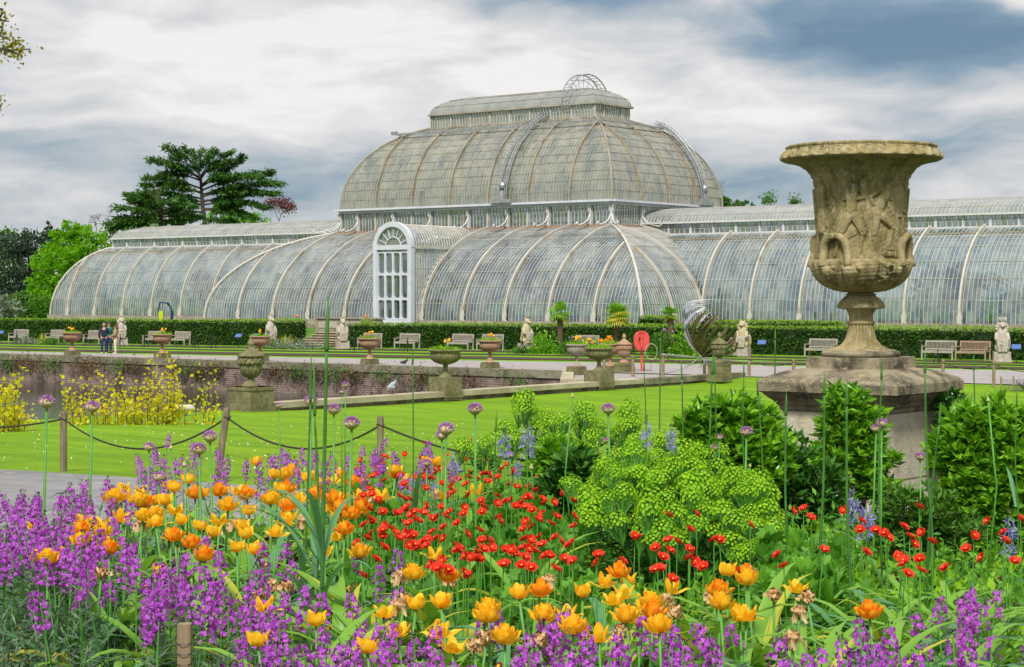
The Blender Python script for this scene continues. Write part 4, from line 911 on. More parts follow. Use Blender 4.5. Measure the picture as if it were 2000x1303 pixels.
# ------------------------------------------------------------------ statues: heraldic beasts sitting up behind shields
def statue(u, Ys, label, v0, v1, head='lion', orange=False, facing=0):
    x, y = PY(u, Ys); f = dep(x, y); z = tz(x, y); H = (ZV(v0, f)-z); t = thing('beast_statue', label, 'statue', (x, y, z), TH-math.atan((u-1000)/F)+facing, 'stone beasts along the hedge'); s_ = H/2.5
    MB().box((0, 0, .28*s_), (.86*s_, .72*s_, .56*s_)).box((0, 0, .06*s_), (.94*s_, .80*s_, .12*s_)).build('plinth', MT['statue'], t)
    b_ = MB()
    def ell(c, r, n=14, m_=10): ball(b_, np.array(c)*s_, s_, n, m_, 0, [q for q in r])
    def E(c, r): 
        ball(b_, (0, 0, 0), s_, 14, 10, 0); v = b_.V[-1]; b_.V[-1] = v*np.array(r)+np.array(c)*s_
    E((0, .10, .82), (.36, .30, .32)); E((-.20, -.05, .72), (.17, .24, .18)); E((.20, -.05, .72), (.17, .24, .18))
    b_.tube(np.array([(0, .10, .75), (0, .06, 1.15), (0, .0, 1.5), (.03, -.02, 1.8)])*s_, np.array([.33, .31, .27, .18])*s_, 14)
    for sx in (-1, 1):
        b_.tube(np.array([(sx*.24, -.02, 1.5), (sx*.31, -.16, 1.22), (sx*.18, -.30, 1.12)])*s_, np.array([.12, .10, .08])*s_, 9)
        E((sx*.16, -.32, .60), (.10, .16, .07)); E((sx*.15, -.34, 1.12), (.09, .09, .09))
    b_.tube(np.array([(.25, .30, .6), (.42, .30, .8), (.40, .28, 1.15), (.30, .25, 1.3)])*s_, np.array([.05, .05, .06, .09])*s_, 7)
    E((.02, -.06, 1.93), (.19, .22, .20)); E((.02, -.24, 1.88), (.10, .14, .09))
    for sx in (-1, 1): E((.02+sx*.14, .0, 2.10), (.045, .04, .09))
    if head in ('lion', 'crown'): 
        E((.0, .06, 1.85), (.28, .22, .30))
        for a in np.linspace(0, 6.28, 12)[:-1]: E((.26*math.cos(a), .04, 1.78+.24*math.sin(a)), (.09, .12, .10))
    if head == 'crown':
        for a in np.linspace(0, 6.28, 9)[:-1]: b_.beam(np.array((.02+.14*math.cos(a), -.04+.14*math.sin(a), 2.08))*s_, np.array((.02+.18*math.cos(a), -.04+.18*math.sin(a), 2.32))*s_, .06*s_)
        b_.lathe([(.13*s_, 2.05*s_), (.16*s_, 2.18*s_)], 12, (.02*s_, -.04*s_, 0))
    if head == 'beak':
        b_.tube(np.array([(.02, -.22, 1.92), (.02, -.36, 1.87), (.02, -.42, 1.78)])*s_, np.array([.09, .06, .015])*s_, 8)
        for sx in (-1, 1): b_.grid([[np.array((sx*.2, .1, 1.55))*s_, np.array((sx*.44, .22, 1.6))*s_], [np.array((sx*.2, .1, 1.0))*s_, np.array((sx*.36, .24, .9))*s_]]); E((sx*.30, .18, 1.3), (.14, .1, .36))
    if head == 'horn':
        b_.tube(np.array([(.02, -.15, 2.05), (.0, -.20, 2.5)])*s_, np.array([.05, .008])*s_, 7); E((.06, -.25, 1.86), (.09, .2, .10)); E((.05, .12, 1.8), (.10, .14, .3))
    b_.build('body', MT['lichen' if orange else 'statue'], t, True)
    sh = MB(); P = []
    for k_, (w_, zz_) in enumerate([(.02, .56), (.15, .62), (.24, .76), (.27, .95), (.27, 1.2), (.26, 1.22)]):
        P.append([np.array((q*w_, -.40-.06*math.cos(q*1.3), zz_))*s_ for q in np.linspace(-1, 1, 7)])
    sh.grid(P); sh.tube([p[0] for p in P]+[p[-1] for p in P[::-1]], .02*s_, 4); 
    for k_ in range(7): ball(sh, np.array((random.uniform(-.15, .15), -.46, random.uniform(.75, 1.15)))*s_, .045*s_, 6, 5)
    sh.build('shield', MT['statue'], t, True); return t
statue(237, 82, 'stone beast statue directly behind the three people', 611, 690, 'lion', facing=.2)
statue(528, 82, 'stone beast statue at the left side of the steps', 607, 678, 'horn', facing=.5)
statue(669, 82, 'stone beaked beast statue at the right side of the steps', 612, 684, 'beak', facing=.2)
statue(1028, 82, 'stone beast statue with an orange lichened head left of the palms', 610, 690, 'horn', True, facing=.6)
statue(1450, 82, 'stone beast statue with yellow lichen between the sculpture and the giant vase', 615, 698, 'lion', True, facing=-.3)
statue(1957, 82, 'pale crowned lion statue at the right end of the hedge', 613, 708, 'crown', facing=.1)

# ------------------------------------------------------------------ steps and terrace parapet in the hedge gap
x0, _ = PY(592, 86); x1, _ = PY(660, 86)
st = thing('garden_steps', 'broad stone garden steps rising through the gap in the hedge', 'steps', ((x0+x1)/2, 85.5, tz((x0+x1)/2, 85)))
W_ = x1-x0
for k_ in range(6): MB().box((0, k_*.36+.05, .055+k_*.15), (W_-.05, .42, .11), 0, 1).box((0, k_*.36, .13+k_*.15), (W_, .42, .045), 0, 0).build('step', [MT['copinglight'], MT['riser']], st)
px_ = [PY(q, 89)[0] for q in (600, 725)]
t = thing('stone_parapet', 'pale panelled stone parapet behind the top of the steps', 'parapet', ((px_[0]+px_[1])/2, 90, 1.0)); L = px_[1]-px_[0]
mb = MB().box((0, 0, .42), (L, .25, .84)).box((0, 0, .9), (L+.2, .42, .12)).box((0, -.02, .06), (L+.1, .36, .2)); mb.build('wall', MT['stone'], t)
mb = MB()
for k_ in range(int(L/1.0)): mb.box((-L/2+.6+k_*1.0, -.14, .45), (.72, .05, .42))
mb.build('panels', MT['statue'], t)
for u, lab in ((580, 'stone pedestal urn of flowers left of the parapet steps'), (716, 'stone pedestal urn of flowers right of the parapet steps')):
    x, y = PY(u, 88.5); bowl_urn('pedestal_urn', lab, x, y, tz(x, y)-.1, .42, .55, 1.15, 'stone', 'stone', 6, 'urns flanking the steps', psz=.6, bloom='orange')

# ------------------------------------------------------------------ hedges
def hedge(label, xa, xb, ya, yb, H, top=.5, dens_=150, z=None, young=1.0):
    cx, cyy = (xa+xb)/2, (ya+yb)/2; L, D = xb-xa, yb-ya
    t = thing('hedge', label, 'hedge', (cx, cyy, 0))
    core = MB(); nx = max(2, int(L/1.5)); X_ = np.linspace(-L/2+.06, L/2-.06, nx)
    zb = np.array([tz(cx+q, ya) if z is None else z for q in X_])
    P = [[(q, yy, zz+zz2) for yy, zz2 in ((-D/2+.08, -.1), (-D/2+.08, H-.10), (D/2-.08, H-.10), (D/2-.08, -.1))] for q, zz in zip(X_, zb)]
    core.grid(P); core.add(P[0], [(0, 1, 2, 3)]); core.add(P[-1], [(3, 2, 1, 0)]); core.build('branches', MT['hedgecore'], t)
    n = int(L*H*dens_*1.6); q = rng.uniform(-L/2, L/2, n); zz = rng.uniform(0, 1, n)**.9*H
    bump = .07*np.sin(q*1.7)+.05*np.sin(q*4.1+zz*3); yy = -D/2+bump+rng.uniform(-.03, .09, n)
    P = np.c_[q, yy, np.interp(q, X_, zb)+zz]; F_ = MB()
    F_.inst(leaf(.10, .13), rots(n, np.tile((0, -1., .1), (n, 1)), .9, 0, (.7, 1.3)), P)
    for s_ in (-1, 1):
        m_ = int(D*H*dens_); P = np.c_[s_*L/2+rng.uniform(-.05, .05, m_), rng.uniform(-D/2, D/2, m_), np.interp(s_*L/2, X_, zb)+rng.uniform(0, H, m_)]
        F_.inst(leaf(.10, .13), rots(m_, np.tile((s_*1., 0, .1), (m_, 1)), .9, 0, (.7, 1.3)), P)
    F_.build('foliage', MT['hedge'], t)
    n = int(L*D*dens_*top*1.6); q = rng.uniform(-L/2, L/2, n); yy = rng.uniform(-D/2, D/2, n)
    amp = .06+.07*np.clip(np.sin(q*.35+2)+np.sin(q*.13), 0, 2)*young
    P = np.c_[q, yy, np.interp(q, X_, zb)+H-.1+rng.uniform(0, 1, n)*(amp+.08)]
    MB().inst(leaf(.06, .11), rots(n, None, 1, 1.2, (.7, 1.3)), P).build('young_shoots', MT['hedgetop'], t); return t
xh = lambda u, Yw: PY(u, Yw)[0]
hedge('long clipped hedge left of the steps behind the three people', xh(-40, 86), xh(574, 86), 85.6, 87.2, 1.62)
hedge('long clipped hedge running from the steps past the palms to the right edge', xh(688, 86), xh(2060, 86), 85.6, 87.2, 1.45)
hedge('shorter yellow green hedge showing above the long one behind the steel sculpture', xh(1395, 90), xh(1640, 90), 89.6, 90.8, 1.35, 1, z=.55)
hedge('small piece of upper hedge left of the third palm', xh(1258, 90), xh(1298, 90), 89.4, 90.6, 1.55, 1, z=.55)

# ------------------------------------------------------------------ palms in the border
def fan_palm(u, v0, v1, label, crown_px, lean=0, dead=.3):
    x, y = PY(u, 81.2); f = dep(x, y); z = tz(x, y); H = ZV(v0, f)-z; R_ = crown_px/2/F*f
    t = thing('fan_palm', label, 'palm', (x, y, z), random.uniform(0, 6), 'fan palms in the border'); hb = H-R_*.75
    P = np.array([(0, 0, -.1), (lean*.4, 0, hb*.4), (lean, 0, hb)]); MB().tube(P, [.13, .15, .17], 9).build('trunk', MT['palmbark'], t)
    def fan(mb, org, dr, L, m=0):
        dr = np.array(dr, float); dr /= np.linalg.norm(dr); up = np.array((0, 0, 1.)); s_ = np.cross(dr, up); s_ /= np.linalg.norm(s_)+1e-9; n = np.cross(s_, dr)
        c_ = org+dr*L*.45; mb.tube([org, c_], .012, 4, m)
        for a in np.linspace(-1.9, 1.9, 13):
            d2 = dr*math.cos(a)+s_*math.sin(a); l = L*.55*(1-.10*abs(a)); p1 = c_+d2*l*.6; p2 = c_+d2*l+np.array((0, 0, -l*.28)); w_ = .026*L*1.2; q = np.cross(d2, n)*w_
            mb.add([c_-q*.2, p1-q, p2, p1+q, c_+q*.2], [(0, 1, 2, 3), (0, 3, 4)], m)
    org = P[-1]; G_ = MB(); D_ = MB()
    for k_ in range(24):
        el = random.uniform(-.35, 1.4); a = random.uniform(0, 6.28); fan(G_, org, (math.cos(a)*math.cos(el), math.sin(a)*math.cos(el), math.sin(el)), R_*random.uniform(.9, 1.15))
    for k_ in range(int(16*dead*3)):
        el = random.uniform(-.9, -.1) if dead < .5 else random.uniform(-.7, .5); a = random.uniform(0, 6.28); fan(D_, org, (math.cos(a)*math.cos(el), math.sin(a)*math.cos(el), math.sin(el)), R_*random.uniform(.8, 1.05))
    G_.build('fronds', MT['laurel'], t); D_.build('yellowed_fronds', MT['strapyel'], t)
fan_palm(1094, 590, 680, 'green fan palm with a slim trunk, leftmost of the three', 58, 0, .3)
fan_palm(1204, 592, 665, 'fan palm with many yellowed fronds, middle of the three', 68, .15, .8)
fan_palm(1310, 598, 662, 'fan palm just left of the steel feather sculpture', 46, 0, .3)

# ------------------------------------------------------------------ shrubs and flowers of the far border
def shrub(name, label, x, y, z, rx, ry, h, mat, n, lw=.05, ll=.1, cat='shrub', group=None, spike=0, extra=None, m2=None):
    t = thing(name, label, cat, (x, y, z), 0, group); a = rng.uniform(0, 6.28, n); u_ = rng.uniform(0, 1, n)**.6; el = rng.uniform(0, 1, n)
    d_ = np.c_[np.cos(a)*np.sqrt(1-el**2), np.sin(a)*np.sqrt(1-el**2), el]; lump = 1+.22*np.sin(a*3+1)+.15*np.sin(a*5+el*6)
    P = d_*np.array((rx, ry, h))*(u_*lump)[:, None]
    MB().inst(leaf(lw, ll), rots(n, d_, .7, .4+spike, (.7, 1.3)), P).build('foliage', MT[mat], t)
    s_ = MB()
    for k_ in range(9):
        b_ = rng.uniform(0, 6.28); s_.tube([(0, 0, -.05), (rx*.6*math.cos(b_), ry*.6*math.sin(b_), h*.8)], [.02, .006], 4)
    s_.build('stems', MT['bark'], t)
    if extra:
        e_ = MB()
        for k_ in range(extra[1]):
            b_ = rng.uniform(0, 6.28); q = rng.uniform(0, .9); ball(e_, (rx*q*math.cos(b_), ry*q*math.sin(b_), h*(1.02-.3*q)+.05), extra[2], 7, 5)
        e_.build('blooms', MT[extra[0]], t)
    return t
for u, Yw, label, rx, h, mat, n, ex in ((1062, 80.5, 'bright green rounded bush at the foot of the leftmost palm', .9, 1.1, 'laurel', 900, None), (1120, 80.2, 'dark green bush behind the far ribbed urns', 1.0, .9, 'mid', 800, ('lilac', 3, .06)),
                                        (1150, 79.6, 'clump of yellow tulips behind the ribbed urns', .6, .8, 'strap', 300, ('yelpet', 9, .075)), (1180, 79.8, 'clump of orange tulips left of the red lifebuoy case', .6, .8, 'strap', 300, ('orange', 12, .075)),
                                        (1215, 81.5, 'tall dark bush under the middle palm', 1.0, 1.5, 'hedge', 900, None), (1300, 80.2, 'dark bush right of the red lifebuoy case', 1.1, 1.35, 'mid', 1100, ('lilac', 3, .06)), (1340, 80.4, 'bright lime bush left of the steel sculpture', .9, 1.2, 'laurel', 1000, ('lilac', 2, .06)),
                                        (1400, 80.6, 'green bush behind the steel sculpture', .9, 1.0, 'mid', 700, None), (1020, 80.3, 'grey green low plant before the lichened statue', .7, .35, 'mid', 300, None)):
    x, y = PY(u, Yw); shrub('border_shrub', label, x, y, tz(x, y), rx, .8, h, mat, n, .09, .17, extra=ex)
for u, Yw, label, rx, h, mat in ((55, 80.6, 'mound of silvery foliage at the far left of the border', 1.6, .5, 'silver'), (100, 80.4, 'silvery mound left of the leftmost terracotta urn', 1.5, .45, 'mid'), (565, 80.4, 'low silvery mound at the left foot of the steps', 1.6, .6, 'silver'), (600, 80.2, 'grey leaved mound in front of the steps', 1.5, .55, 'silver'), (532, 80.6, 'green mound left of the steps', 1.1, .6, 'mid')):
    x, y = PY(u, Yw); shrub('border_mound', label, x, y, tz(x, y), rx, .7, h, mat, 500, .06, .16)
def spiky(u, Yw, label, H=.9, mat='strapyel', n=46):
    x, y = PY(u, Yw); t = thing('spiky_plant', label, 'plant', (x, y, tz(x, y))); mb = MB()
    for k_ in range(n):
        a = random.uniform(0, 6.28); e = random.uniform(.5, 1.5); L = H*random.uniform(.7, 1.2); P = []
        for q in np.linspace(0, 1, 5): P.append((math.cos(a)*math.cos(e)*L*q*1.2, math.sin(a)*math.cos(e)*L*q*1.2, math.sin(e)*L*q-.35*L*q**3))
        s_ = np.array((-math.sin(a), math.cos(a), 0))*.025; mb.grid([[np.array(p)-s_*(1-q*.9), np.array(p)+s_*(1-q*.9)] for q, p in zip(np.linspace(0, 1, 5), P)])
    mb.build('blades', MT[mat], t); MB().lathe([(.06, -.05), (.07, .12), (.02, .16)], 8).build('crown_base', MT['bark'], t)
spiky(82, 80.6, 'spiky plant with straw coloured blades at the far left', 1.2); spiky(560, 81, 'spiky straw coloured plant left of the steps', 1.4); spiky(868, 80, 'small clump of blades before the hedge', .5, 'strap', 24)
# iron tripod plant supports
def tripod(u, Yw, label, px):
    x, y = PY(u, Yw); f = dep(x, y); z = tz(x, y); H = px/F*f; t = thing('iron_tripod', label, 'plant support', (x, y, z), TH, 'iron tripod supports in the borders')
    for a in (0, 2.1, 4.2): MB().tube([(.42*H*math.cos(a+.5), .42*H*math.sin(a+.5), -.03), (0, 0, H*.72)], .020, 5).build('leg', MT['iron'], t)
    mb = MB().tube([(0, 0, -.03), (0, 0, H*.98)], .022, 5); ball(mb, (0, 0, H*.99), .04, 7, 5); mb.lathe([(.05, H*.70), (.07, H*.74), (.04, H*.78)], 8); mb.build('centre_rod', MT['iron'], t)
for u, lab, px in ((33, 'black iron tripod support at the far left border', 26), (168, 'thin iron support beside the three people', 26), (413, 'black iron tripod right of the second terracotta urn', 28), (381, 'small black iron tripod in the soil left of another', 22), (692, 'black iron tripod at the right foot of the steps', 32), (796, 'black iron tripod before the second bench right of the steps', 26), (1020, 'black iron tripod in front of the lichened statue', 32), (1832, 'black iron tripod in front of the bench right of the giant vase', 26), (282, 'thin iron support left of the second terracotta urn', 24), (235, 'iron tripod support in front of the beast behind the people', 24)):
    tripod(u, 79.6, lab, px)
def sign(u, Yw, label, w_=.42):
    x, y = PY(u, Yw); z = tz(x, y); t = thing('plant_sign', label, 'sign', (x, y, z), TH*.6)
    MB().box((0, 0, .35), (.04, .04, .75)).build('post', MT['iron'], t)
    o = MB(); o.grid([[(-w_/2, -.13, .68), (w_/2, -.13, .68)], [(-w_/2, .1, .88), (w_/2, .1, .88)]]); o.grid([[(-w_/2, -.13, .66), (w_/2, -.13, .66)], [(-w_/2, .1, .86), (w_/2, .1, .86)]]); o.build('board', MT['blue'], t)
sign(466, 81.5, 'tilted blue information board right of the benches, left of the steps'); sign(1488, 81.8, 'tilted blue information board beside the yellow lichened statue'); sign(1985, 81.8, 'tilted blue information board right of the crowned lion statue'); sign(500, 82.5, 'small dark blue board beside the left stair statue'); sign(2, 81.8, 'dark blue board at the left edge')
# ------------------------------------------------------------------ lifebuoy case
x, y = PF(1253, 81.5); t = thing('lifebuoy_case', 'coral red plastic lifebuoy case on a red post by the path', 'lifebuoy case', (x, y, tz(x, y)), TH-.07)
MB().box((0, .03, .85), (.10, .06, 1.7)).build('post', MT['red'], t)
mb = MB(); P = []
for yy, k_ in ((-.20, .84), (-.17, .96), (-.08, 1.0), (.06, 1.0), (.10, .92)):
    P.append([((.355*k_)*np.sign(math.cos(a))*abs(math.cos(a))**.72, yy, 1.36+.44*k_*np.sign(math.sin(a))*abs(math.sin(a))**.72) for a in np.linspace(0, 6.2832, 33)[:-1]])
mb.grid(P, cu=True)
inn = [(-.06+.075*math.cos(a), -.195, 1.38+.17*math.sin(a)) for a in np.linspace(0, 6.2832, 33)[:-1]]; mb.grid([P[0], inn, [(p[0], -.09, p[2]) for p in inn]], cu=True)
mb.add([(p[0], -.09, p[2]) for p in inn], [tuple(range(32))]); mb.add(P[-1], [tuple(range(32))]); mb.box((0, -.2, 1.78), (.30, .06, .09)); mb.box((0, -.24, 1.38), (.085, .05, .6))
mb.build('case', MT['red'], t, False)
x, y = PF(1272, 80); t = thing('hose_loop', 'pale round hoop of hose beside the red lifebuoy case', 'hoop', (x, y, 0), TH)
a = np.linspace(0, 6.2832, 30); MB().tube([(.26*math.cos(q), .05*math.sin(q), .95+.34*math.sin(q)) for q in a], .014, 6).build('hoop', MT['copinglight'], t); MB().tube([(-.02, .02, -.05), (0, .02, .62)], .008, 5).build('stake', MT['iron'], t)
# ------------------------------------------------------------------ steel feather sculpture
FFd = 74.0; fx_, fy_ = PF(1388, FFd); ft = thing('steel_sculpture', 'curling feather shaped steel sculpture of many blades standing by the pond', 'sculpture', (fx_, fy_, 0), TH-math.atan(.108))
def S2(u, v, d_=0): return np.array(((u-1388)/F*FFd, d_, ZV(v, FFd)))
root_ = [(1372, 698), (1371, 680), (1366, 660), (1350, 640), (1338, 622), (1334, 606), (1340, 594), (1352, 588)]
def spl(P, n=26):
    P = np.array(P, float); t_ = np.linspace(0, len(P)-1, n); out = []
    for q in t_:
        i = min(int(q), len(P)-2); s_ = q-i; p0, p1, p2, p3 = P[max(i-1, 0)], P[i], P[i+1], P[min(i+2, len(P)-1)]
        out.append(.5*((2*p1)+(-p0+p2)*s_+(2*p0-5*p1+4*p2-p3)*s_**2+(-p0+3*p1-3*p2+p3)*s_**3))
    return np.array(out)
spine = spl([S2(*q) for q in root_], 60)
nb = 24
def blade(P, mat, ph=.5, wk=1.):
    w_ = np.interp(np.linspace(0, 1, len(P)), [0, .35, .75, 1], [.022, .050, .042, .003])*wk; rows = []
    for j in range(len(P)):
        tg = P[min(j+1, len(P)-1)]-P[max(j-1, 0)]; tg /= np.linalg.norm(tg)+1e-9; n_ = np.cross(tg, (0, 1, 0)); n_ /= np.linalg.norm(n_)+1e-9
        tw = n_*math.cos(ph)+np.array((0, 1, 0))*math.sin(ph); dn = np.cross(tg, tw)*.006; rows.append([P[j]-tw*w_[j]+dn, P[j]+tw*w_[j]+dn, P[j]+tw*w_[j]-dn, P[j]-tw*w_[j]-dn])
    MB().grid(rows, cu=True).build('blade', MT[mat], ft)
for k_ in range(nb):
    q = k_/(nb-1); i0 = int(10+q*32); xq = [0, .15, .3, .45, .6, .75, .88, 1]
    tip = S2(np.interp(q, xq, [1438, 1436, 1430, 1420, 1408, 1396, 1385, 1374])+4*math.sin(k_*2.3), np.interp(q, xq, [668, 650, 634, 622, 614, 607, 602, 600])+4*math.sin(k_*1.7), .35*math.sin(k_*1.9))
    base = S2(1371, 697); px = FFd/F; d1 = tip-base; jy = .12*math.sin(k_*1.3)
    blade(spl([base, base+d1*.30+np.array(((8-32*q)*px, jy, (-6+2*q)*px)), base+d1*.68+np.array(((9-46*q)*px, jy*1.5, (-13+8*q)*px)), base+d1*.90+np.array(((5-26*q)*px, jy, (-12+12*q)*px)), tip], 26), 'steel' if k_ > nb-3 else 'bronze', .5)
for k_ in range(0, 9, 2):       # the curling bright crest
    o_ = k_*1.6; e_ = S2(1374+22*(1-k_/10)+3*math.sin(k_*2), 585+k_*1.8, .15*math.sin(k_*2)); i1 = 44+k_//2
    blade(spl([spine[26+k_]+np.array((.02*k_, 0, 0)), spine[36+k_//2]+np.array((.03*k_, .05*math.sin(k_), 0)), spine[i1]+np.array((.035*k_, 0, -.02*k_)), spine[57]+np.array((.03*k_, 0, -.025*k_)), e_], 20), 'steel', .3, .6)
    blade(spl([spine[57]+np.array((.05*k_, 0, -.01*k_)), S2(1350+k_*4, 600+k_, .1), S2(1356+k_*4.2, 622-k_, .15), S2(1364+k_*3.6, 650-k_*3, .1)], 12), 'steel', .4, .45)
for k_ in range(14):      # short bright fan at the foot
    a = 1368+k_*5.2; P = spl([S2(1371, 697), S2((1371+a)/2-1, 712, .05*math.sin(k_)), S2(a-6, 722+6*math.sin(k_*1.3)-.0*k_, .1*math.sin(k_*2))], 8); MB().grid([[p+np.array((-.02, 0, 0))*(1-j/8), p+np.array((.02, 0, 0))*(1-j/8)+np.array((0, .004, 0))] for j, p in enumerate(P)]).build('blade', MT['steel'], ft)
MB().tube(spl([S2(1292, 731), S2(1330, 722), S2(1355, 708), S2(1371, 692)], 16), [.018]*8+[.03]*8, 6).build('curved_stem', MT['steel'], ft)
MB().tube([S2(1288, 692), S2(1330, 695), S2(1372, 699)], .03, 6).build('long_arm', MT['steel'], ft)
MB().tube([S2(1372, 699), S2(1450, 706), S2(1545, 708)], [.03, .02, .01], 6).build('long_arm', MT['steel'], ft)
MB().lathe([(.12, -.05), (.12, .03), (.03, .06), (.025, ZV(722, FFd))], 12).build('base', MT['iron'], ft)

# ------------------------------------------------------------------ rope posts
def post(u, vt, vb, f, wpx, label, mat='postwood', lean=0, group='rope posts along the lawn'):
    x, y = PF(u, f); z = tz(x, y); H = ZV(vt, f)-z; t = thing('rope_post', label, 'post', (x, y, z), TH, group); r = wpx/2/F*f
    MB().tube([(-lean, 0, -.1), (0, 0, H*.97), (0, 0, H)], [r, r, r*.9], 14).build('shaft', MT[mat], t, False)
    MB().tube([(r*1.05*math.cos(a), r*1.05*math.sin(a), H*.87+.01*math.sin(a*2)) for a in np.linspace(0, 6.3, 14)], r*.18, 5).build('rope_knot', MT['rope'], t); return Vector((x, y, z+H*.87)), r
def rope(a, b, sag, r, label):
    P = []
    for q in np.linspace(0, 1, 24): p = a.lerp(b, q); P.append((p.x, p.y, p.z-sag*4*q*(1-q)))
    o = MB().tube(P, r, 6).build('rope', MT['rope']); tag(o, label, 'rope', 'ropes between the posts')
fA = 22.5
a1, _ = post(124, 803, 925, fA, 14, 'round wooden rope post standing at the path edge on the left')
a2, _ = post(443, 797, 915, 20.5, 14, 'leaning wooden rope post behind the orange tulips', lean=.12)
a3, _ = post(743, 813, 900, 19.5, 13, 'short wooden rope post rising from the flowers in the middle')
a0 = Vector((*PF(-260, 24), a1.z)); a4 = Vector((*PF(1060, 18.5), a3.z-.28))
rope(a0, a1, .16, .011, 'dark rope sagging from the left edge to the path edge post'); rope(a1, a2, .36, .011, 'dark rope sagging between the left post and the leaning post'); rope(a2, a3, .30, .011, 'dark rope sagging between the leaning post and the short middle post'); rope(a3, a4, .1, .011, 'dark rope running from the short middle post into the lime shrubs')
rp = []
for u, vt, f, lab in ((1180, 690, 77, 'pale rope post left of the red lifebuoy case'), (1236, 694, 77, 'pale rope post right beside the red lifebuoy post'), (1295, 690, 77, 'pale rope post right of the lifebuoy case'), (1376, 700, 76, 'pale rope post behind the steel sculpture'), (1463, 697, 77, 'pale rope post by the path under the lichened statue'),
                       (1550, 702, 75, 'small pale rope post left of the giant vase'), (1842, 702, 72, 'pale rope post right of the pedestal by the path'), (1941, 704, 68, 'pale rope post near the netted bed at the right')):
    p_, _ = post(u, vt, 0, f, 6.5, lab, 'wood', group='pale rope posts beside the far path'); rp.append(p_)
for i in (2, 4, 6): rope(rp[i], rp[i+1], .22, .014, ['', '', 'rope between the posts left of the sculpture', '', 'rope between the posts under the lichened statue', '', 'rope between the posts right of the pedestal'][i])
rope(rp[7], Vector((*PF(2060, 64), rp[7].z)), .2, .014, 'rope leaving the right edge of the photo')
# netted bed at the right edge
x, y = PF(1985, 66); t = thing('netted_bed', 'small bed fenced with dark netting on short stakes at the right edge', 'netted bed', (x, y, tz(x, y)), TH)
for q in (-.55, -.1, .45, 1.0): MB().tube([(q, 0, -.05), (q, 0, .55)], .035, 6).build('stake', MT['wood'], t)
mb = MB()
for q in np.linspace(-.55, 1.0, 26): mb.beam((q, 0, .02), (q, 0, .45), .006)
for zz_ in np.linspace(.04, .45, 8): mb.beam((-.55, 0, zz_), (1.0, 0, zz_), .006)
mb.build('net', MT['iron'], t)
shrub('border_shrub', 'pinkish flowering plants inside the netted bed at the right edge', x+.3, y+.4, tz(x, y), .8, .4, .4, 'silver', 400, .03, .1, extra=('lilac', 4, .05))
# ------------------------------------------------------------------ birds, fountain spout, lifting machine
def bird(name, label, x, y, z, s_, mat, rz=0, hunched=True):
    t = thing(name, label, 'bird', (x, y, z), rz); b_ = MB()
    if hunched:
        b_.tube(np.array([(-.35, 0, .30), (-.18, 0, .48), (.02, 0, .66), (.14, 0, .78), (.12, 0, .86)])*s_, np.array([.03, .14, .17, .10, .06])*s_, 12); ball(b_, np.array((.20, 0, .86))*s_, .075*s_, 10, 8)
        b_.tube(np.array([(.25, 0, .86), (.42, 0, .80)])*s_, np.array([.025, .006])*s_, 6); Z_ = .42
    else:
        b_.tube(np.array([(-.5, 0, .30), (-.2, 0, .36), (.1, 0, .42), (.25, 0, .55)])*s_, np.array([.03, .18, .2, .09])*s_, 12); ball(b_, np.array((.3, 0, .62))*s_, .11*s_, 10, 8); b_.tube(np.array([(.4, 0, .62), (.52, 0, .58)])*s_, np.array([.03, .006])*s_, 6); Z_ = .25
    b_.build('body', MT[mat], t, True)
    for sy in (-1, 1):
        MB().tube(np.array([(0, sy*.05, 0), (.02, sy*.05, Z_)])*s_, .014*s_, 5).build('leg', MT['iron'], t)
        w_ = MB(); ball(w_, (0, 0, 0), s_, 10, 8); w_.V[-1] = w_.V[-1]*np.array((.26, .05, .12))+np.array((-.08, sy*.13, .50 if hunched else .36))*s_; w_.build('wing', MT[mat], t, True)
x, y = PX(766, -39.2); bird('heron', 'pale grey heron hunched on the pond coping left of the near ribbed urn', x, y, .20, (762-738)/F*dep(x, y)*1.25, 'feather', TH+.4)
x, y = PY(790, 67.4); bird('pigeon', 'dark pigeon on the far path left of the near ribbed urn', x, y, 0, .42, 'iron', TH, False)
x, y = PF(360, 50); t = thing('fountain_spout', 'small grey stone water spout with a blue green figure in the pond edge', 'fountain', (x, y, -.35), TH)
MB().tube([(-.28, 0, .62), (-.2, 0, .68), (.2, 0, .68), (.28, 0, .62)], [.06, .09, .09, .06], 10).build('stone_bar', MT['pier'], t, True)
MB().lathe([(.14, -.6), (.12, .1), (.17, .25), (.10, .40), (.06, .55), (.05, .64)], 12).build('figure', MT['bluemach'], t, True)
x, y = PF(322, 128); t = thing('access_machine', 'blue folding access machine with a lime green panel behind the hedge', 'machine', (x, y, tz(x, y)), TH)
MB().tube([(-.5, 0, 2.2), (-.35, 0, 2.9), (.25, 0, 2.85), (.55, 0, 2.2), (.5, 0, 1.2)], .06, 6).build('arm', MT['bluemach'], t); MB().tube([(.1, .1, 2.85), (.42, .1, 2.5), (.4, .1, 1.4)], .05, 6).build('arm', MT['bluemach'], t)
MB().box((-.25, 0, 1.5), (.30, .3, 1.6)).build('panel', MT['hivis'], t); MB().box((.3, 0, 1.35), (.35, .3, .5)).build('cabin', MT['iron'], t); MB().box((0, 0, .6), (1.4, 1, .7)).build('chassis', MT['bluemach'], t)
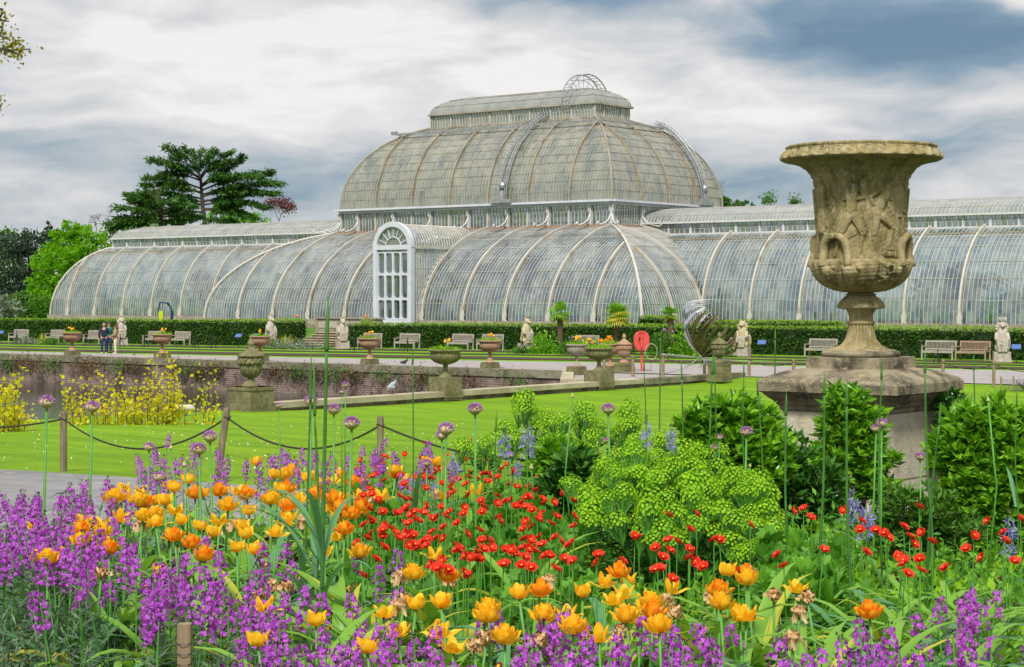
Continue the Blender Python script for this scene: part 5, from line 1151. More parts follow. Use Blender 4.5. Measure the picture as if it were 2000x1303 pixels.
# ------------------------------------------------------------------ people (skinned figures)
def skin_mesh(name, verts, edges, radii, mat, parent, levels=2, root=0):
    me = bpy.data.meshes.new(name); me.from_pydata([tuple(v) for v in verts], edges, []); o = bpy.data.objects.new(name, me); COL.objects.link(o)
    m_ = o.modifiers.new('s', 'SKIN'); 
    sv = me.skin_vertices[0].data if me.skin_vertices else None
    if sv is not None:
        for i, r in enumerate(radii): sv[i].radius = (r, r) if np.isscalar(r) else r
        sv[root].use_root = True
    else:
        import bmesh
        bm = bmesh.new(); bm.from_mesh(me); lay = bm.verts.layers.skin.verify()
        bm.verts.ensure_lookup_table()
        for i, r in enumerate(radii): bm.verts[i][lay].radius = (r, r) if np.isscalar(r) else r
        bm.verts[root][lay].use_root = True; bm.to_mesh(me); bm.free()
    ss = o.modifiers.new('d', 'SUBSURF'); ss.levels = levels; ss.render_levels = levels
    dg = bpy.context.evaluated_depsgraph_get(); ev = bpy.data.meshes.new_from_object(o.evaluated_get(dg)); o.modifiers.clear(); o.data = ev; ev.name = name
    ev.materials.clear(); ev.materials.append(mat)
    for p in ev.polygons: p.use_smooth = True
    if parent: o.parent = parent
    return o
def person(label, u, f, H, rz, top, legs, hair, armpose, longcoat=False, shoe='cream'):
    x, y = PF(u, f); t = thing('person', label, 'person', (x, y, tz(x, y)+.01), TH+rz, 'people standing by the pond'); k = H/1.75
    J = {'pel': (0, 0, .95), 'sp': (0, 0, 1.15), 'ch': (0, .01, 1.36), 'nk': (0, .0, 1.50), 'hd': (0, -.01, 1.60), 'ht': (0, -.01, 1.70)}
    L = []
    names = ['pel', 'sp', 'ch', 'nk', 'hd', 'ht']; V_ = [J[n] for n in names]; Ed = [(i, i+1) for i in range(5)]; R_ = [(.15, .11), (.13, .10), (.16, .10), .055, .095, .07]
    def add(p, q, r): V_.append(q); R_.append(r); Ed.append((p, len(V_)-1)); return len(V_)-1
    arms = []
    for s_, (el, ha) in zip((-1, 1), armpose):
        sh = add(2, (s_*.19, 0, 1.42), .055); e = add(sh, el, .045); h_ = add(e, ha, .035); hb = add(h_, tuple(np.array(ha)+(np.array(ha)-np.array(el))*.18), (.03, .014)); 
        d_ = (np.array(ha)-np.array(el)); d_ /= np.linalg.norm(d_); sd_ = np.cross(d_, (0, 0, 1.)); sd_ /= np.linalg.norm(sd_)+1e-6; up_ = np.cross(sd_, d_); b0 = np.array(V_[hb])
        for q, ln in zip((-.027, -.009, .009, .027), (.075, .09, .085, .065)):
            m1 = add(hb, tuple(b0+sd_*q+d_*ln*.55), .009); add(m1, tuple(b0+sd_*q*1.1+d_*ln-up_*.02), .008)
        th = np.array(V_[h_]); m1 = add(h_, tuple(th+d_*.04+sd_*.045), .011); add(m1, tuple(th+d_*.075+sd_*.055-up_*.01), .009); arms.append((sh, e, h_))
    lg = []
    for s_ in (-1, 1):
        hp = add(0, (s_*.095, 0, .88), .095); kn = add(hp, (s_*.11, -.01, .48), .06); an = add(kn, (s_*.12, .02, .09), .042); to = add(an, (s_*.13, -.13, .04), .04); lg.append((hp, kn, an, to))
    V2 = [tuple(np.array(v)*k) for v in V_]; sc_ = lambda r: tuple(np.array(r)*k) if not np.isscalar(r) else r*k
    body = skin_mesh('body', V2, Ed, [sc_(r) for r in R_], MT['skin'], t, 2)
    fc = MB(); 
    for sx in (-1, 1): ball(fc, (sx*.033*k, -.10*k, 1.625*k), .012*k, 6, 5)
    fc.tube([(-.025*k, -.103*k, 1.56*k), (.025*k, -.103*k, 1.56*k)], .006*k, 5); fc.build('eyes_and_mouth', MT['iron'], body)
    ns = MB().tube([(0, -.10*k, 1.62*k), (0, -.125*k, 1.59*k)], [.01*k, .016*k], 6)
    for sx in (-1, 1): ball(ns, (sx*.095*k, 0, 1.61*k), .022*k, 6, 5)
    ns.build('nose_and_ears', MT['skin'], body, True)
    hr = MB(); ball(hr, (0, 0, 0), 1, 16, 10); hr.V[-1] = hr.V[-1]*np.array((.108, .112, .105))*k+np.array((0, .025, 1.665))*k
    if longcoat: hr.tube(np.array([(0, .06, 1.66), (0, .08, 1.52), (0, .07, 1.44)])*k, np.array([.10, .095, .06])*k, 10)
    hr.build('hair', MT[hair], t, True)
    # clothes: shells over the same skeleton
    cv = [J['pel'], J['sp'], J['ch'], (0, 0, 1.46)]; ce = [(0, 1), (1, 2), (2, 3)]; cr = [(.185, .15), (.165, .135), (.195, .135), .085]
    if longcoat: cv[0] = (0, 0, .84); cr[0] = (.21, .17)
    else: cv[0] = (0, 0, .88); cr[0] = (.195, .155)
    for (sh, e, h_), s_ in zip(arms, (-1, 1)):
        i = len(cv); cv += [V_[sh], V_[e], V_[h_]]; ce += [(2, i), (i, i+1), (i+1, i+2)]; cr += [.085, .066, .052]
    skin_mesh('jacket', [tuple(np.array(v)*k) for v in cv], ce, [sc_(r) for r in cr], MT[top], t, 2)
    tv = [(0, 0, .98), (0, 0, .90)]; te = [(0, 1)]; tr = [(.16, .125), (.17, .13)]
    for hp, kn, an, to in lg:
        i = len(tv); tv += [V_[hp], V_[kn], (V_[an][0], V_[an][1], .10)]; te += [(1, i), (i, i+1), (i+1, i+2)]; tr += [.115, .085, .066]
    skin_mesh('trousers', [tuple(np.array(v)*k) for v in tv], te, [sc_(r) for r in tr], MT[legs], t, 2)
    for s_ in (-1, 1):
        MB().tube(np.array([(s_*.12, .07, .045), (s_*.122, 0, .055), (s_*.13, -.10, .045), (s_*.133, -.17, .03)])*k, np.array([.045, .055, .05, .03])*k, 10).build('shoe', MT[shoe], t, True)
person('person in a dark navy jacket and jeans seen from behind, left of the group', 203, 106, 1.78, math.pi+.3, 'navy', 'jeans', 'greyhair', [((-.30, .0, 1.16), (-.16, -.20, 1.24)), ((.27, .02, 1.14), (.25, -.05, .90))])
person('person in a green jacket and dark jeans in the middle of the group', 212.5, 108, 1.78, -.2, 'greencloth', 'jeans', 'hair', [((-.27, .02, 1.13), (-.18, -.12, .95)), ((.27, .02, 1.13), (.25, -.04, .90))], shoe='iron')
person('person in a tan coat and cream trousers at the right of the group', 226, 106, 1.70, -math.pi/2, 'tan', 'cream', 'hair', [((-.26, .02, 1.13), (-.15, -.20, 1.10)), ((.26, .02, 1.13), (.20, -.20, 1.12))], True)

# ------------------------------------------------------------------ trees
def tree(name, label, x, y, z, lobes, mat, n, lw, ll, trunk=(.3, 3), group=None, cat='tree', spread=.8, up=.3, droop=0, hollow=.55, branches=True):
    """lobes: (dx,dy,dz,rx,ry,rz) ellipsoids of foliage around limb ends"""
    t = thing(name, label, cat, (x, y, z), 0, group); T_ = MB(); r0, th = trunk
    T_.tube([(0, 0, -.3), (.1, 0, th*.5), (0, 0, th)], [r0*1.25, r0, r0*.7], 9)
    for l in lobes: T_.tube([(0, 0, th*.8), (l[0]*.5, l[1]*.5, (th+l[2])*.5+.3), (l[0], l[1], l[2])], [r0*.5, r0*.3, r0*.08], 6)
    T_.build('trunk', MT['bark'], t, True)
    v_ = np.array([l[3]*l[4]*l[5] for l in lobes])**(2/3); cnt = (n*v_/v_.sum()).astype(int); C_ = MB()
    for l, c_ in zip(lobes, cnt):
        nc = max(3, c_//26); d_ = rng.normal(size=(nc, 3)); d_ /= np.linalg.norm(d_, axis=1)[:, None]; rr_ = rng.uniform(hollow, 1, nc)**.7
        cc = d_*rr_[:, None]*np.array(l[3:6])+np.array(l[:3]); sz = (l[3]*l[4]*l[5])**(1/3)*.17
        k_ = rng.integers(0, nc, c_); P = cc[k_]+rng.normal(size=(c_, 3))*sz*np.array((1, 1, .7)); D_ = d_[k_].copy(); D_[:, 2] -= droop
        C_.inst(leaf(lw, ll), rots(c_, D_, spread, up, (.6, 1.3)), P)
    C_.build('crown', MT[mat], t); return t
def lob(n, c, R_, r, seed, zmin=-9e9):
    q = random.Random(seed); out = []
    for i in range(n):
        a = q.uniform(0, 6.28); e = math.asin(q.uniform(-.6, 1)); s_ = q.uniform(.5, 1); out.append((c[0]+R_[0]*s_*math.cos(a)*math.cos(e), c[1]+R_[1]*s_*math.sin(a)*math.cos(e), max(zmin, c[2]+R_[2]*s_*math.sin(e)), r*q.uniform(.7, 1.2), r*q.uniform(.7, 1.2), r*q.uniform(.6, .9)))
    return out
def rz_(u, v, f, d_=0):   # offsets from a tree base in camera-aligned terms -> world offsets
    return None
# bright lime tree left of the glasshouse
f = 182; x, y = PF(140, f); g0 = 1.1
def U(u, v, d_, f, u0, z0): r = (u-u0)/F*f; return (r*CT-d_*ST, r*ST+d_*CT, ZV(v, f)-z0)
lobs = [(*U(u, v, d_, f, 140, g0), r, r, r*.8) for u, v, d_, r in ((150, 450, 0, 1.1), (130, 440, 1, .8), (165, 465, 1, 1.6), (185, 480, -1, 1.6), (205, 490, 0, 1.1), (130, 480, 0, 1.7), (110, 500, 0, 1.5), (85, 505, 0, 1.0), (90, 530, 0, 1.6), (130, 520, -2, 2.1), (170, 520, -2, 2.3), (95, 570, 0, 1.9), (70, 555, 0, 1.0), (140, 570, -2, 2.2), (110, 600, 0, 1.9), (75, 600, 1, 1.2), (170, 580, 0, 2.0), (85, 620, 0, 1.5), (125, 455, 0, 1.0), (150, 605, 1, 1.8), (105, 630, 1, 1.5))]
tree('lime_green_tree', 'vivid lime green spring tree beside the left end of the glasshouse', x, y, g0, lobs, 'lime', 15000, .24, .34, (.25, 4), hollow=.5)
# dark spreading pines at the far left
for u0, f, lab, L, mat in ((60, 215, 'broad dark blue green pine behind the lime tree', [(20, 480, 0, 2.4), (50, 470, 0, 2.8), (80, 480, 1, 2.6), (105, 470, 0, 2.2), (35, 510, -1, 3), (75, 515, 0, 3), (10, 540, 0, 3.0), (50, 550, -1, 3.2), (30, 590, 0, 3), (90, 560, 0, 3), (60, 600, 0, 3), (110, 500, 0, 2.4), (5, 600, 0, 3)], 'pine'),
                           (-10, 235, 'dark tree at the left edge behind the pine', [(-30, 480, 0, 3), (5, 470, 0, 2.2), (25, 465, 2, 1.6), (-10, 520, 0, 3.5), (-30, 560, 0, 4), (0, 585, 0, 4)], 'mid'),
                           (98, 236, 'thin dark conifer tip rising behind the pine', [(95, 440, 0, .5), (98, 455, 0, .9), (108, 460, 0, 1.0), (90, 470, 0, 1.2), (104, 480, 0, 1.6)], 'dark')):
    x, y = PF(u0, f); tree('pine_tree' if mat != 'mid' else 'broadleaf_tree', lab, x, y, 1.1, [(*U(u, v, d_, f, u0, 1.1), r, r, r*.62) for u, v, d_, r in L], mat, 9000 if mat != 'dark' else 1200, .26, .40, (.35, 5), hollow=.45)
x, y = PF(5, 165); tree('silver_shrub', 'whitish leaved shrub at the left edge beneath the pines', x, y, .6, [(*U(u, v, 0, 165, 5, .6), r, r, r*.8) for u, v, r in ((-8, 590, 1.2), (10, 600, 1.1), (22, 612, .8), (0, 620, 1.3), (-20, 615, 1.2))], 'silver', 1600, .14, .5, (.1, 1), cat='shrub')
x, y = PF(48, 175); tree('round_shrub', 'green shrubbery under the dark pine', x, y, .9, [(*U(u, v, 0, 175, 48, .9), r, r, r*.8) for u, v, r in ((30, 605, 1.6), (50, 600, 1.8), (72, 608, 1.6), (90, 618, 1.2), (15, 625, 1.2))], 'mid', 2600, .2, .3, (.1, 1), cat='shrub')
# cedar: flat layered limbs
def cedar(label, u0, f, base_v, trunkpts, limbs, mat='cedar', seed=5, tw=.30, zb=1.1):
    q_ = random.Random(seed); x, y = PF(u0, f); t = thing('cedar_tree', label, 'tree', (x, y, zb)); T_ = MB()
    tp = [U(u, v, 0, f, u0, zb) for u, v in trunkpts]; T_.tube([(0, 0, -.3)]+tp, np.linspace(tw, tw*.3, len(tp)+1), 10)
    P_, D_ = [], []
    for (ua, va, ub, vb) in limbs:
        d_ = q_.uniform(-3, 3); a = np.array(U(ua, va, 0, f, u0, zb)); b = np.array(U(ub, vb, d_, f, u0, zb)); L = np.linalg.norm(b-a); mid = (a+b)/2+np.array((0, 0, L*.07))
        P = spl([a, mid, b], 14); T_.tube(P, np.linspace(.11, .03, 14), 6)
        dirv = (b-a)/L; side = np.cross(dirv, (0, 0, 1)); side /= np.linalg.norm(side)+1e-9
        nsub = int(L*5.2)
        for k_ in range(nsub):
            q = .22+.78*q_.random(); p = P[min(13, int(q*13))]; s_ = q_.choice((-1, 1)); ln = L*.26*(1.25-q)*q_.uniform(.6, 1.3)+.5; e = p+side*s_*ln+dirv*ln*.7+np.array((0, 0, q_.uniform(-.15, .25)))
            if k_ % 2 == 0: T_.tube([p, e], [.035, .012], 4)
            m_ = int(16+ln*15); ts_ = np.random.default_rng(k_+seed).uniform(.15, 1.05, m_)[:, None]
            pts = p*(1-ts_)+e*ts_+rng.normal(size=(m_, 3))*np.array((.16, .16, .10)); P_.append(pts); dd = np.tile((e-p)/(np.linalg.norm(e-p)+1e-9), (m_, 1)); dd[:, 2] -= .15; D_.append(dd)
    T_.build('trunk', MT['bark'], t, True); P_ = np.concatenate(P_); D_ = np.concatenate(D_)
    MB().inst(leaf(.15, .50), rots(len(P_), D_, .40, .02, (.6, 1.3)), P_).build('crown', MT[mat], t); return t
cedar('great dark cedar with flat layered branches behind the glasshouse', 400, 205, 440, [(401, 440), (396, 405), (394, 380), (392, 350), (385, 325), (372, 305)],
      [(398, 410, 500, 430), (396, 400, 520, 408), (395, 395, 540, 382), (394, 385, 545, 362), (394, 372, 520, 338), (393, 362, 478, 312), (392, 350, 445, 300), (388, 335, 400, 296), (386, 330, 365, 292), (380, 320, 330, 293), (388, 345, 306, 318), (390, 352, 318, 340), (392, 368, 296, 352), (393, 376, 285, 365), (394, 388, 262, 384), (396, 400, 300, 400), (397, 415, 290, 425), (400, 425, 340, 440), (400, 428, 455, 440), (395, 380, 470, 372), (393, 365, 440, 345), (391, 350, 350, 330), (394, 378, 340, 370), (396, 395, 350, 395), (396, 392, 450, 398), (392, 345, 420, 320), (397, 408, 470, 418), (389, 340, 350, 312), (393, 360, 500, 350), (394, 380, 505, 378)], seed=4)
cedar('lower dark cedar spreading left of the great cedar', 315, 200, 440, [(315, 440), (315, 415), (312, 390), (305, 372)],
      [(314, 430, 232, 430), (314, 425, 250, 412), (313, 415, 258, 395), (312, 405, 252, 384), (310, 395, 285, 376), (308, 385, 320, 368), (312, 400, 350, 388), (313, 415, 375, 405), (314, 425, 385, 425), (314, 435, 222, 450), (313, 420, 300, 405), (313, 422, 330, 410), (313, 410, 275, 405), (314, 432, 270, 436), (314, 432, 350, 436), (312, 402, 335, 398), (314, 436, 225, 442), (310, 398, 300, 385)], seed=9)
def bare(label, u0, f, v0, h_px, seed, mat='bark', leafmat=None, n=0, spreadk=.55, name='bare_tree', zb=1.1, g_=7, thick=.032):
    q_ = random.Random(seed); x, y = PF(u0, f); t = thing(name, label, 'tree', (x, y, zb)); T_ = MB(); ends = []
    Ht = ZV(v0, f)-zb; hp = h_px/F*f
    def rec(p, d_, L, r, g):
        e = p+d_*L; T_.tube([p, (p+e)/2+np.array((q_.uniform(-.05, .05)*L, q_.uniform(-.05, .05)*L, 0)), e], [r, r*.85, r*.7], 4, cap=False)
        if g == 0: ends.append(e); return
        for _ in range(q_.choice((2, 2, 3))):
            n_ = d_+np.array([q_.gauss(0, spreadk), q_.gauss(0, spreadk), q_.gauss(.08, spreadk*.6)]); n_ /= np.linalg.norm(n_); rec(e, n_, L*q_.uniform(.68, .88), r*.66, g-1)
    rec(np.array((0, 0, Ht-hp)), np.array((0, 0, 1.)), hp*.26, thick*2.2, g_); T_.tube([(0, 0, -.3), (0, 0, Ht-hp)], [thick*4, thick*2.4], 8); T_.build('trunk', MT[mat], t)
    if leafmat:
        E_ = np.array(ends); k_ = rng.integers(0, len(E_), n); P = E_[k_]+rng.normal(size=(n, 3))*.35; MB().inst(leaf(.2, .28), rots(n, None, 1, 0, (.6, 1.2)), P).build('crown', MT[leafmat], t)
bare('leafless grey tree between the lime tree and the lower cedar', 205, 235, 402, 60, 3, g_=7)
bare('leafless twiggy tree tangled left of the first bare one', 188, 240, 415, 40, 11, g_=6)
bare('copper leaved sparse tree right of the great cedar', 545, 215, 385, 62, 5, leafmat='redleaf', n=900, name='copper_tree')
bare('twiggy leafless tree showing right of the dome', 1408, 215, 352, 60, 8, g_=7)
bare('small sparsely leaved tree top above the right wing, left of two', 1505, 200, 382, 26, 13, leafmat='mid', n=260, name='sparse_tree', g_=5)
bare('small sparsely leaved tree top above the right wing, right of two', 1553, 200, 385, 22, 17, leafmat='mid', n=240, name='sparse_tree', g_=5)
x, y = PF(1430, 205); tree('dark_conifer', 'dark low conifer branch top just right of the dome base', x, y, 1.1, [(*U(u, v, 0, 205, 1430, 1.1), 1.2, 1.2, .35) for u, v in ((1412, 397), (1432, 399), (1450, 400))], 'cedar', 900, .15, .4, (.2, 8))
x, y = PF(470, 240); tree('yellow_green_tree', 'yellow green tree glimpsed under the great cedar limbs', x, y, 1.1, [(*U(u, v, 0, 240, 470, 1.1), 1.6, 1.6, 1.2) for u, v in ((430, 425), (455, 418), (480, 428), (500, 432), (440, 405), (470, 440))], 'lime', 2200, .25, .35, (.2, 8))
x, y = PF(600, 245); tree('far_tree', 'dark tree line low behind the left glasshouse roof', x, y, 1.1, [(*U(u, v, 0, 245, 600, 1.1), 1.7, 1.7, 1.3) for u, v in ((230, 450), (260, 448), (300, 452), (340, 450), (400, 455), (220, 470))], 'mid', 2600, .25, .35, (.2, 8))
# overhanging branch at the top left: a tree outside the frame
x, y = Wp(-6.9, 18); z = tz(x, y); t = thing('overhanging_tree', 'tree outside the left edge whose leafy twigs hang into the top left corner', 'tree', (x, y, z))
def OO(u, v, f=18): a = PF(u, f); return np.array((a[0]-x, a[1]-y, ZV(v, f)-z))
T_ = MB().tube([(0, 0, -.2), (0, 0, 2.5), (.1, 0, 5)], [.16, .13, .08], 9); br_ = [[(0, 0, 3.2), OO(-40, 90), OO(0, 98), OO(60, 96)], [(0, 0, 3.8), OO(-30, 60), OO(0, 70), OO(20, 78)], [(0, 0, 4.2), OO(-30, 20), OO(0, 38), OO(18, 42)], [(0, 0, 2.7), OO(-40, 205), OO(-5, 208), OO(0, 212)], [OO(0, 98), OO(20, 90), OO(30, 82)], [OO(10, 97), OO(30, 104), OO(36, 106)]]
P_ = []
for b_ in br_:
    s_ = spl(b_, 14); T_.tube(s_, np.linspace(.02, .006, 14), 5); P_.append(s_[6:])
T_.build('trunk', MT['bark'], t); P_ = np.concatenate(P_); k_ = rng.integers(0, len(P_), 330); MB().inst(leaf(.03, .045), rots(330, None, 1, 0, (.6, 1.3)), P_[k_]+rng.normal(size=(330, 3))*.045).build('crown', MT['olive'], t)
# trees on the viewer's side of the pond, seen only in the glass
def backtree():
    return tree('park_tree', 'leafy park tree standing across the lawn', 0, 0, 0, lob(12, (0, 0, 8), (4.5, 4.5, 4), 2.6, 5), 'mid', 3500, .5, .7, (.4, 5))
# plants inside the glasshouse
def inner(kind, seed):
    if kind == 'tree': return tree('indoor_tree', 'shadowy leafy tree seen through the glasshouse glass', 0, 0, 0, lob(9, (0, 0, 3.2), (1.7, 1.7, 1.9), 1.1, seed), 'hedge', 1500, .28, .5, (.12, 2.4))
    t = thing('indoor_palm', 'shadowy palm seen through the glasshouse glass', 'palm'); mb = MB()
    MB().tube([(0, 0, 0), (.1, 0, 4.0)], [.18, .14], 8).build('trunk', MT['palmbark'], t)
    for k_ in range(16):
        a = k_*.9; e = .2+.5*(k_ % 3)/2; L = 3.0; P = [np.array((.1+math.cos(a)*L*q*math.cos(e), math.sin(a)*L*q*math.cos(e), 4+L*q*math.sin(e)-1.6*q**2.2)) for q in np.linspace(0, 1, 9)]; s_ = np.array((-math.sin(a), math.cos(a), 0))
        for j in range(1, 9):
            for sg in (-1, 1):
                for m_ in (0, .5): p = P[j-1]*(1-m_)+P[j]*m_; e2 = p+s_*sg*.75+(P[j]-P[j-1])*.8+np.array((0, 0, -.28)); w_ = (P[j]-P[j-1])*.16; mb.add([p-w_, p+w_, e2], [(0, 1, 2)])
    mb.build('fronds', MT['hedge'], t); return t
it_, ip_ = Proto(inner('tree', 3)), Proto(inner('palm', 4))
q_ = random.Random(21); IL = ('shadowy leafy tree seen through the glasshouse glass', 'shadowy palm seen through the glasshouse glass')
for k_ in range(46):
    if k_ < 26: lx = q_.uniform(-17, 17); ly = q_.uniform(-11, 8); s_ = q_.uniform(1.0, 1.4) if abs(ly) < 6.5 and abs(lx) < 11 else q_.uniform(.60, .82)
    else: lx = q_.choice((-1, 1))*q_.uniform(22, 47); ly = q_.uniform(-5, 4); ly *= .7; s_ = q_.uniform(.55, .85)*(1 if abs(ly) < 2 else .8)
    j = k_ % 2; p = (it_, ip_)[j]; p.put((BX+lx, BY+ly, BZ+.05), q_.uniform(0, 6), IL[j], ('trees growing inside the glasshouse', 'palms growing inside the glasshouse')[j], s_)
# plants growing on the pond wall
for k_ in range(22):
    u = [15, 45, 75, 105, 160, 185, 230, 260, 345, 370, 400, 430, 545, 580, 625, 660, 690, 755, 820, 860, 910, 1010][k_]; x, y = PY(u, 66.15); t_lab = ['reddish brown tuft of wall plants hanging on the pond wall', 'green tuft of ferns hanging on the pond wall'][k_ % 2 if u > 500 else (0 if k_ % 3 else 1)]
    t = thing('wall_plant', t_lab, 'wall plant', (x, y, -.45), 0, 'brown wall plants' if 'brown' in t_lab else 'green wall plants'); n = 170; P = rng.normal(size=(n, 3))*np.array((.55, .10, .26)); P[:, 1] = -np.abs(P[:, 1])-.02
    MB().inst(leaf(.05, .2), rots(n, np.tile((0, -.6, -.6), (n, 1)), .7, 0, (.6, 1.3)), P).build('foliage', MT['redwall' if 'brown' in t_lab else 'mid'], t); MB().tube([(-.5, -.02, .1), (0, -.03, 0), (.5, -.02, .1)], .015, 4).build('stems', MT['bark'], t)
# golden shrubs at the water's edge
def golden(label, u0, f, sticks, n, z0):
    x, y = PF(u0, f); t = thing('golden_shrub', label, 'shrub', (x, y, z0)); T_ = MB(); PP = []
    for u, v in sticks:
        e = np.array(U(u, v, random.uniform(-.5, .5), f, u0, z0)); b = np.array((e[0]*.88, e[1]*.88, 0)); s_ = spl([b, (b+e)/2+np.array((random.uniform(-.1, .1), 0, .1)), e], 12); T_.tube(s_, np.linspace(.02, .006, 12), 4); PP.append(s_[2:])
    T_.build('stems', MT['bark'], t); PP = np.concatenate(PP); k_ = rng.integers(0, len(PP), n); MB().inst(leaf(.07, .10), rots(n, None, 1, .3, (.6, 1.3)), PP[k_]+rng.normal(size=(n, 3))*.11).build('foliage', MT['yel'], t)
golden('golden leaved shrub standing in front of the pond between the two rope posts', 275, 45, [(140, 740), (135, 765), (145, 790), (160, 752), (170, 790), (185, 742), (190, 775), (225, 740), (230, 765), (225, 790), (250, 770), (262, 760), (270, 790), (290, 745), (300, 706), (302, 735), (310, 760), (325, 705), (328, 730), (335, 760), (345, 745), (350, 785), (318, 785), (205, 795), (285, 775), (335, 790), (340, 725), (240, 800), (255, 795), (160, 800), (340, 770), (398, 790), (425, 792), (300, 790), (270, 800), (215, 790), (175, 800), (150, 775), (180, 780), (200, 785), (235, 790), (245, 780), (265, 785), (275, 790), (295, 775), (305, 790), (315, 775), (330, 790), (345, 795), (360, 795), (380, 800)], 3600, -.6)
golden('sparse yellow twigs hanging over the water left of the garlanded urn', 405, 46, [(385, 735), (410, 712), (415, 725), (405, 750), (392, 770)], 130, -.6)
golden('golden leaved shrub at the left edge by the pond', -20, 40, [(10, 750), (25, 765), (5, 775), (0, 800), (20, 800), (35, 805), (45, 812), (30, 730), (15, 780), (-20, 780), (-40, 770), (-30, 800)], 1500, -.4)
# ------------------------------------------------------------------ the flower bed in the foreground
def bedpos(u, v, h, f0=None):
    """where a plant of height h stands when its top is seen at (u, v)"""
    f = f0 or 7.
    for _ in range(12):
        x, y = PF(u, f); f = F*(ZC-(tz(x, y)+.05+h))/(v-HZ)
        if f0: f = f0; break
    x, y = PF(u, f); return x, y, tz(x, y)+.05, f
def ribbon(mb, base, az, L, w, e0, droop, n=9, m=0, tw=0):
    p = np.array(base, float); e = e0; P = [p.copy()]; T = []
    for i in range(n): d_ = np.array((math.cos(az)*math.cos(e), math.sin(az)*math.cos(e), math.sin(e))); p = p+d_*L/n; P.append(p.copy()); T.append(d_); e -= droop/n*(.4+1.2*i/n); az += tw/n
    T.append(T[-1]); rows = []
    for i, (p, t_) in enumerate(zip(P, T)):
        s_ = np.cross(t_, (0, 0, 1)); s_ /= np.linalg.norm(s_)+1e-9; u_ = np.cross(s_, t_); q = i/n; ww = w*(.55+.9*q-1.42*q**2.6)*.5+.0005
        rows.append([p-s_*ww+u_*ww*.35, p, p+s_*ww+u_*ww*.35])
    mb.grid(rows, m)
def petals(mb, z0, n, prof, wid, jit=.12, m=0, ruf=.15, seed=0, off=0, sz=1.):
    """prof: (r,z) along the petal; wid: width along it"""
    q = random.Random(seed); pr = np.array(prof)*sz; wid = np.array(wid)*sz; K_ = len(pr)
    for k_ in range(n):
        a = off+k_*2*math.pi/n+q.uniform(-jit, jit); j = q.uniform(-jit, jit)*.5; ca, sa_ = math.cos(a), math.sin(a); rows = []
        for i in range(K_):
            r = pr[i][0]*(1+j*1.5*i/K_); z = pr[i][1]*(1-j*.8); w_ = wid[i]/2; row = []
            for s_ in (-1, -.5, 0, .5, 1):
                rr = r-abs(s_)**2*w_*.45+q.uniform(-ruf, ruf)*w_*(i/K_); row.append((rr*ca-s_*w_*sa_, rr*sa_+s_*w_*ca, z0+z+q.uniform(-ruf, ruf)*w_*(1 if i == K_-1 else .3)))
            rows.append(row)
        mb.grid(rows, m)
def tulip(kind, seed):
    q = random.Random(seed); h = q.uniform(.40, .48); t = thing('tulip', 'tulip', 'tulip')
    bend = q.uniform(-.03, .03); MB().tube([(0, 0, -.05), (bend, 0, h*.5), (0, 0, h)], [.0055, .0045, .0045], 6).build('stem', MT['stem'], t, True)
    b_ = MB()
    T = .66
    if kind == 'cup':
        petals(b_, h, 3, [(.004, 0), (.032, .012), (.044, .035), (.044, .058), (.050, .074)], [.012, .042, .056, .046, .016], .3, 0, .3, seed, sz=T); petals(b_, h, 4, [(.004, 0), (.024, .012), (.032, .035), (.030, .056), (.024, .068)], [.012, .036, .046, .036, .014], .3, 0, .3, seed+1, 1.05, T)
    elif kind == 'open':
        petals(b_, h, 3, [(.004, 0), (.034, .006), (.060, .018), (.082, .030), (.094, .028)], [.012, .038, .048, .038, .014], .5, 0, .4, seed, sz=T); petals(b_, h, 4, [(.004, 0), (.026, .014), (.040, .036), (.048, .056), (.052, .070)], [.012, .038, .046, .036, .014], .4, 0, .35, seed+1, .8, T)
    elif kind == 'ragged':
        for z_, s_ in ((0, 1.05), (.006, .8), (.010, .55), (.012, .3)): petals(b_, h+z_*T, 5, [(.004, 0), (.034*s_, .010), (.054*s_, .026), (.060*s_, .044), (.066*s_, .056+.02*(1-s_))], [.012, .036, .046, .040, .018], .4, 0, .6, seed+int(s_*8), s_*3, T)
    else:
        for z_, s_ in ((0, 1), (.004, .7), (.006, .4)): petals(b_, h+z_, 4, [(.004, 0), (.024*s_, .014), (.032*s_, .026), (.028*s_, .034*q.uniform(.5, 1)), (.036*s_, .020*q.uniform(-1, 1.5))], [.012, .032, .040, .034, .020], .9, 0, 1.1, seed+int(s_*9), s_*2, .8)
    b_.build('bloom', MT[{'cup': 'yelpet', 'open': 'yelpet', 'ragged': 'orange' if seed % 2 else 'yelpet', 'faded': 'faded'}[kind]], t, True)
    l_ = MB()
    for k_ in range(3):
        l_ = MB(); ribbon(l_, (0, 0, 0), q.uniform(0, 6.28), q.uniform(.28, .42), q.uniform(.035, .055), q.uniform(1.0, 1.4), q.uniform(.8, 2.2), tw=q.uniform(-.5, .5)); l_.build('leaf', MT[q.choice(['strap', 'strap', 'strapblue', 'strapyel' if kind == 'faded' else 'strap'])], t, True)
    return t
TP = {k: [Proto(tulip(k, s_)) for s_ in ss] for k, ss in (('cup', (1, 2)), ('open', (3, 4)), ('ragged', (5, 6)), ('faded', (7, 8)))}
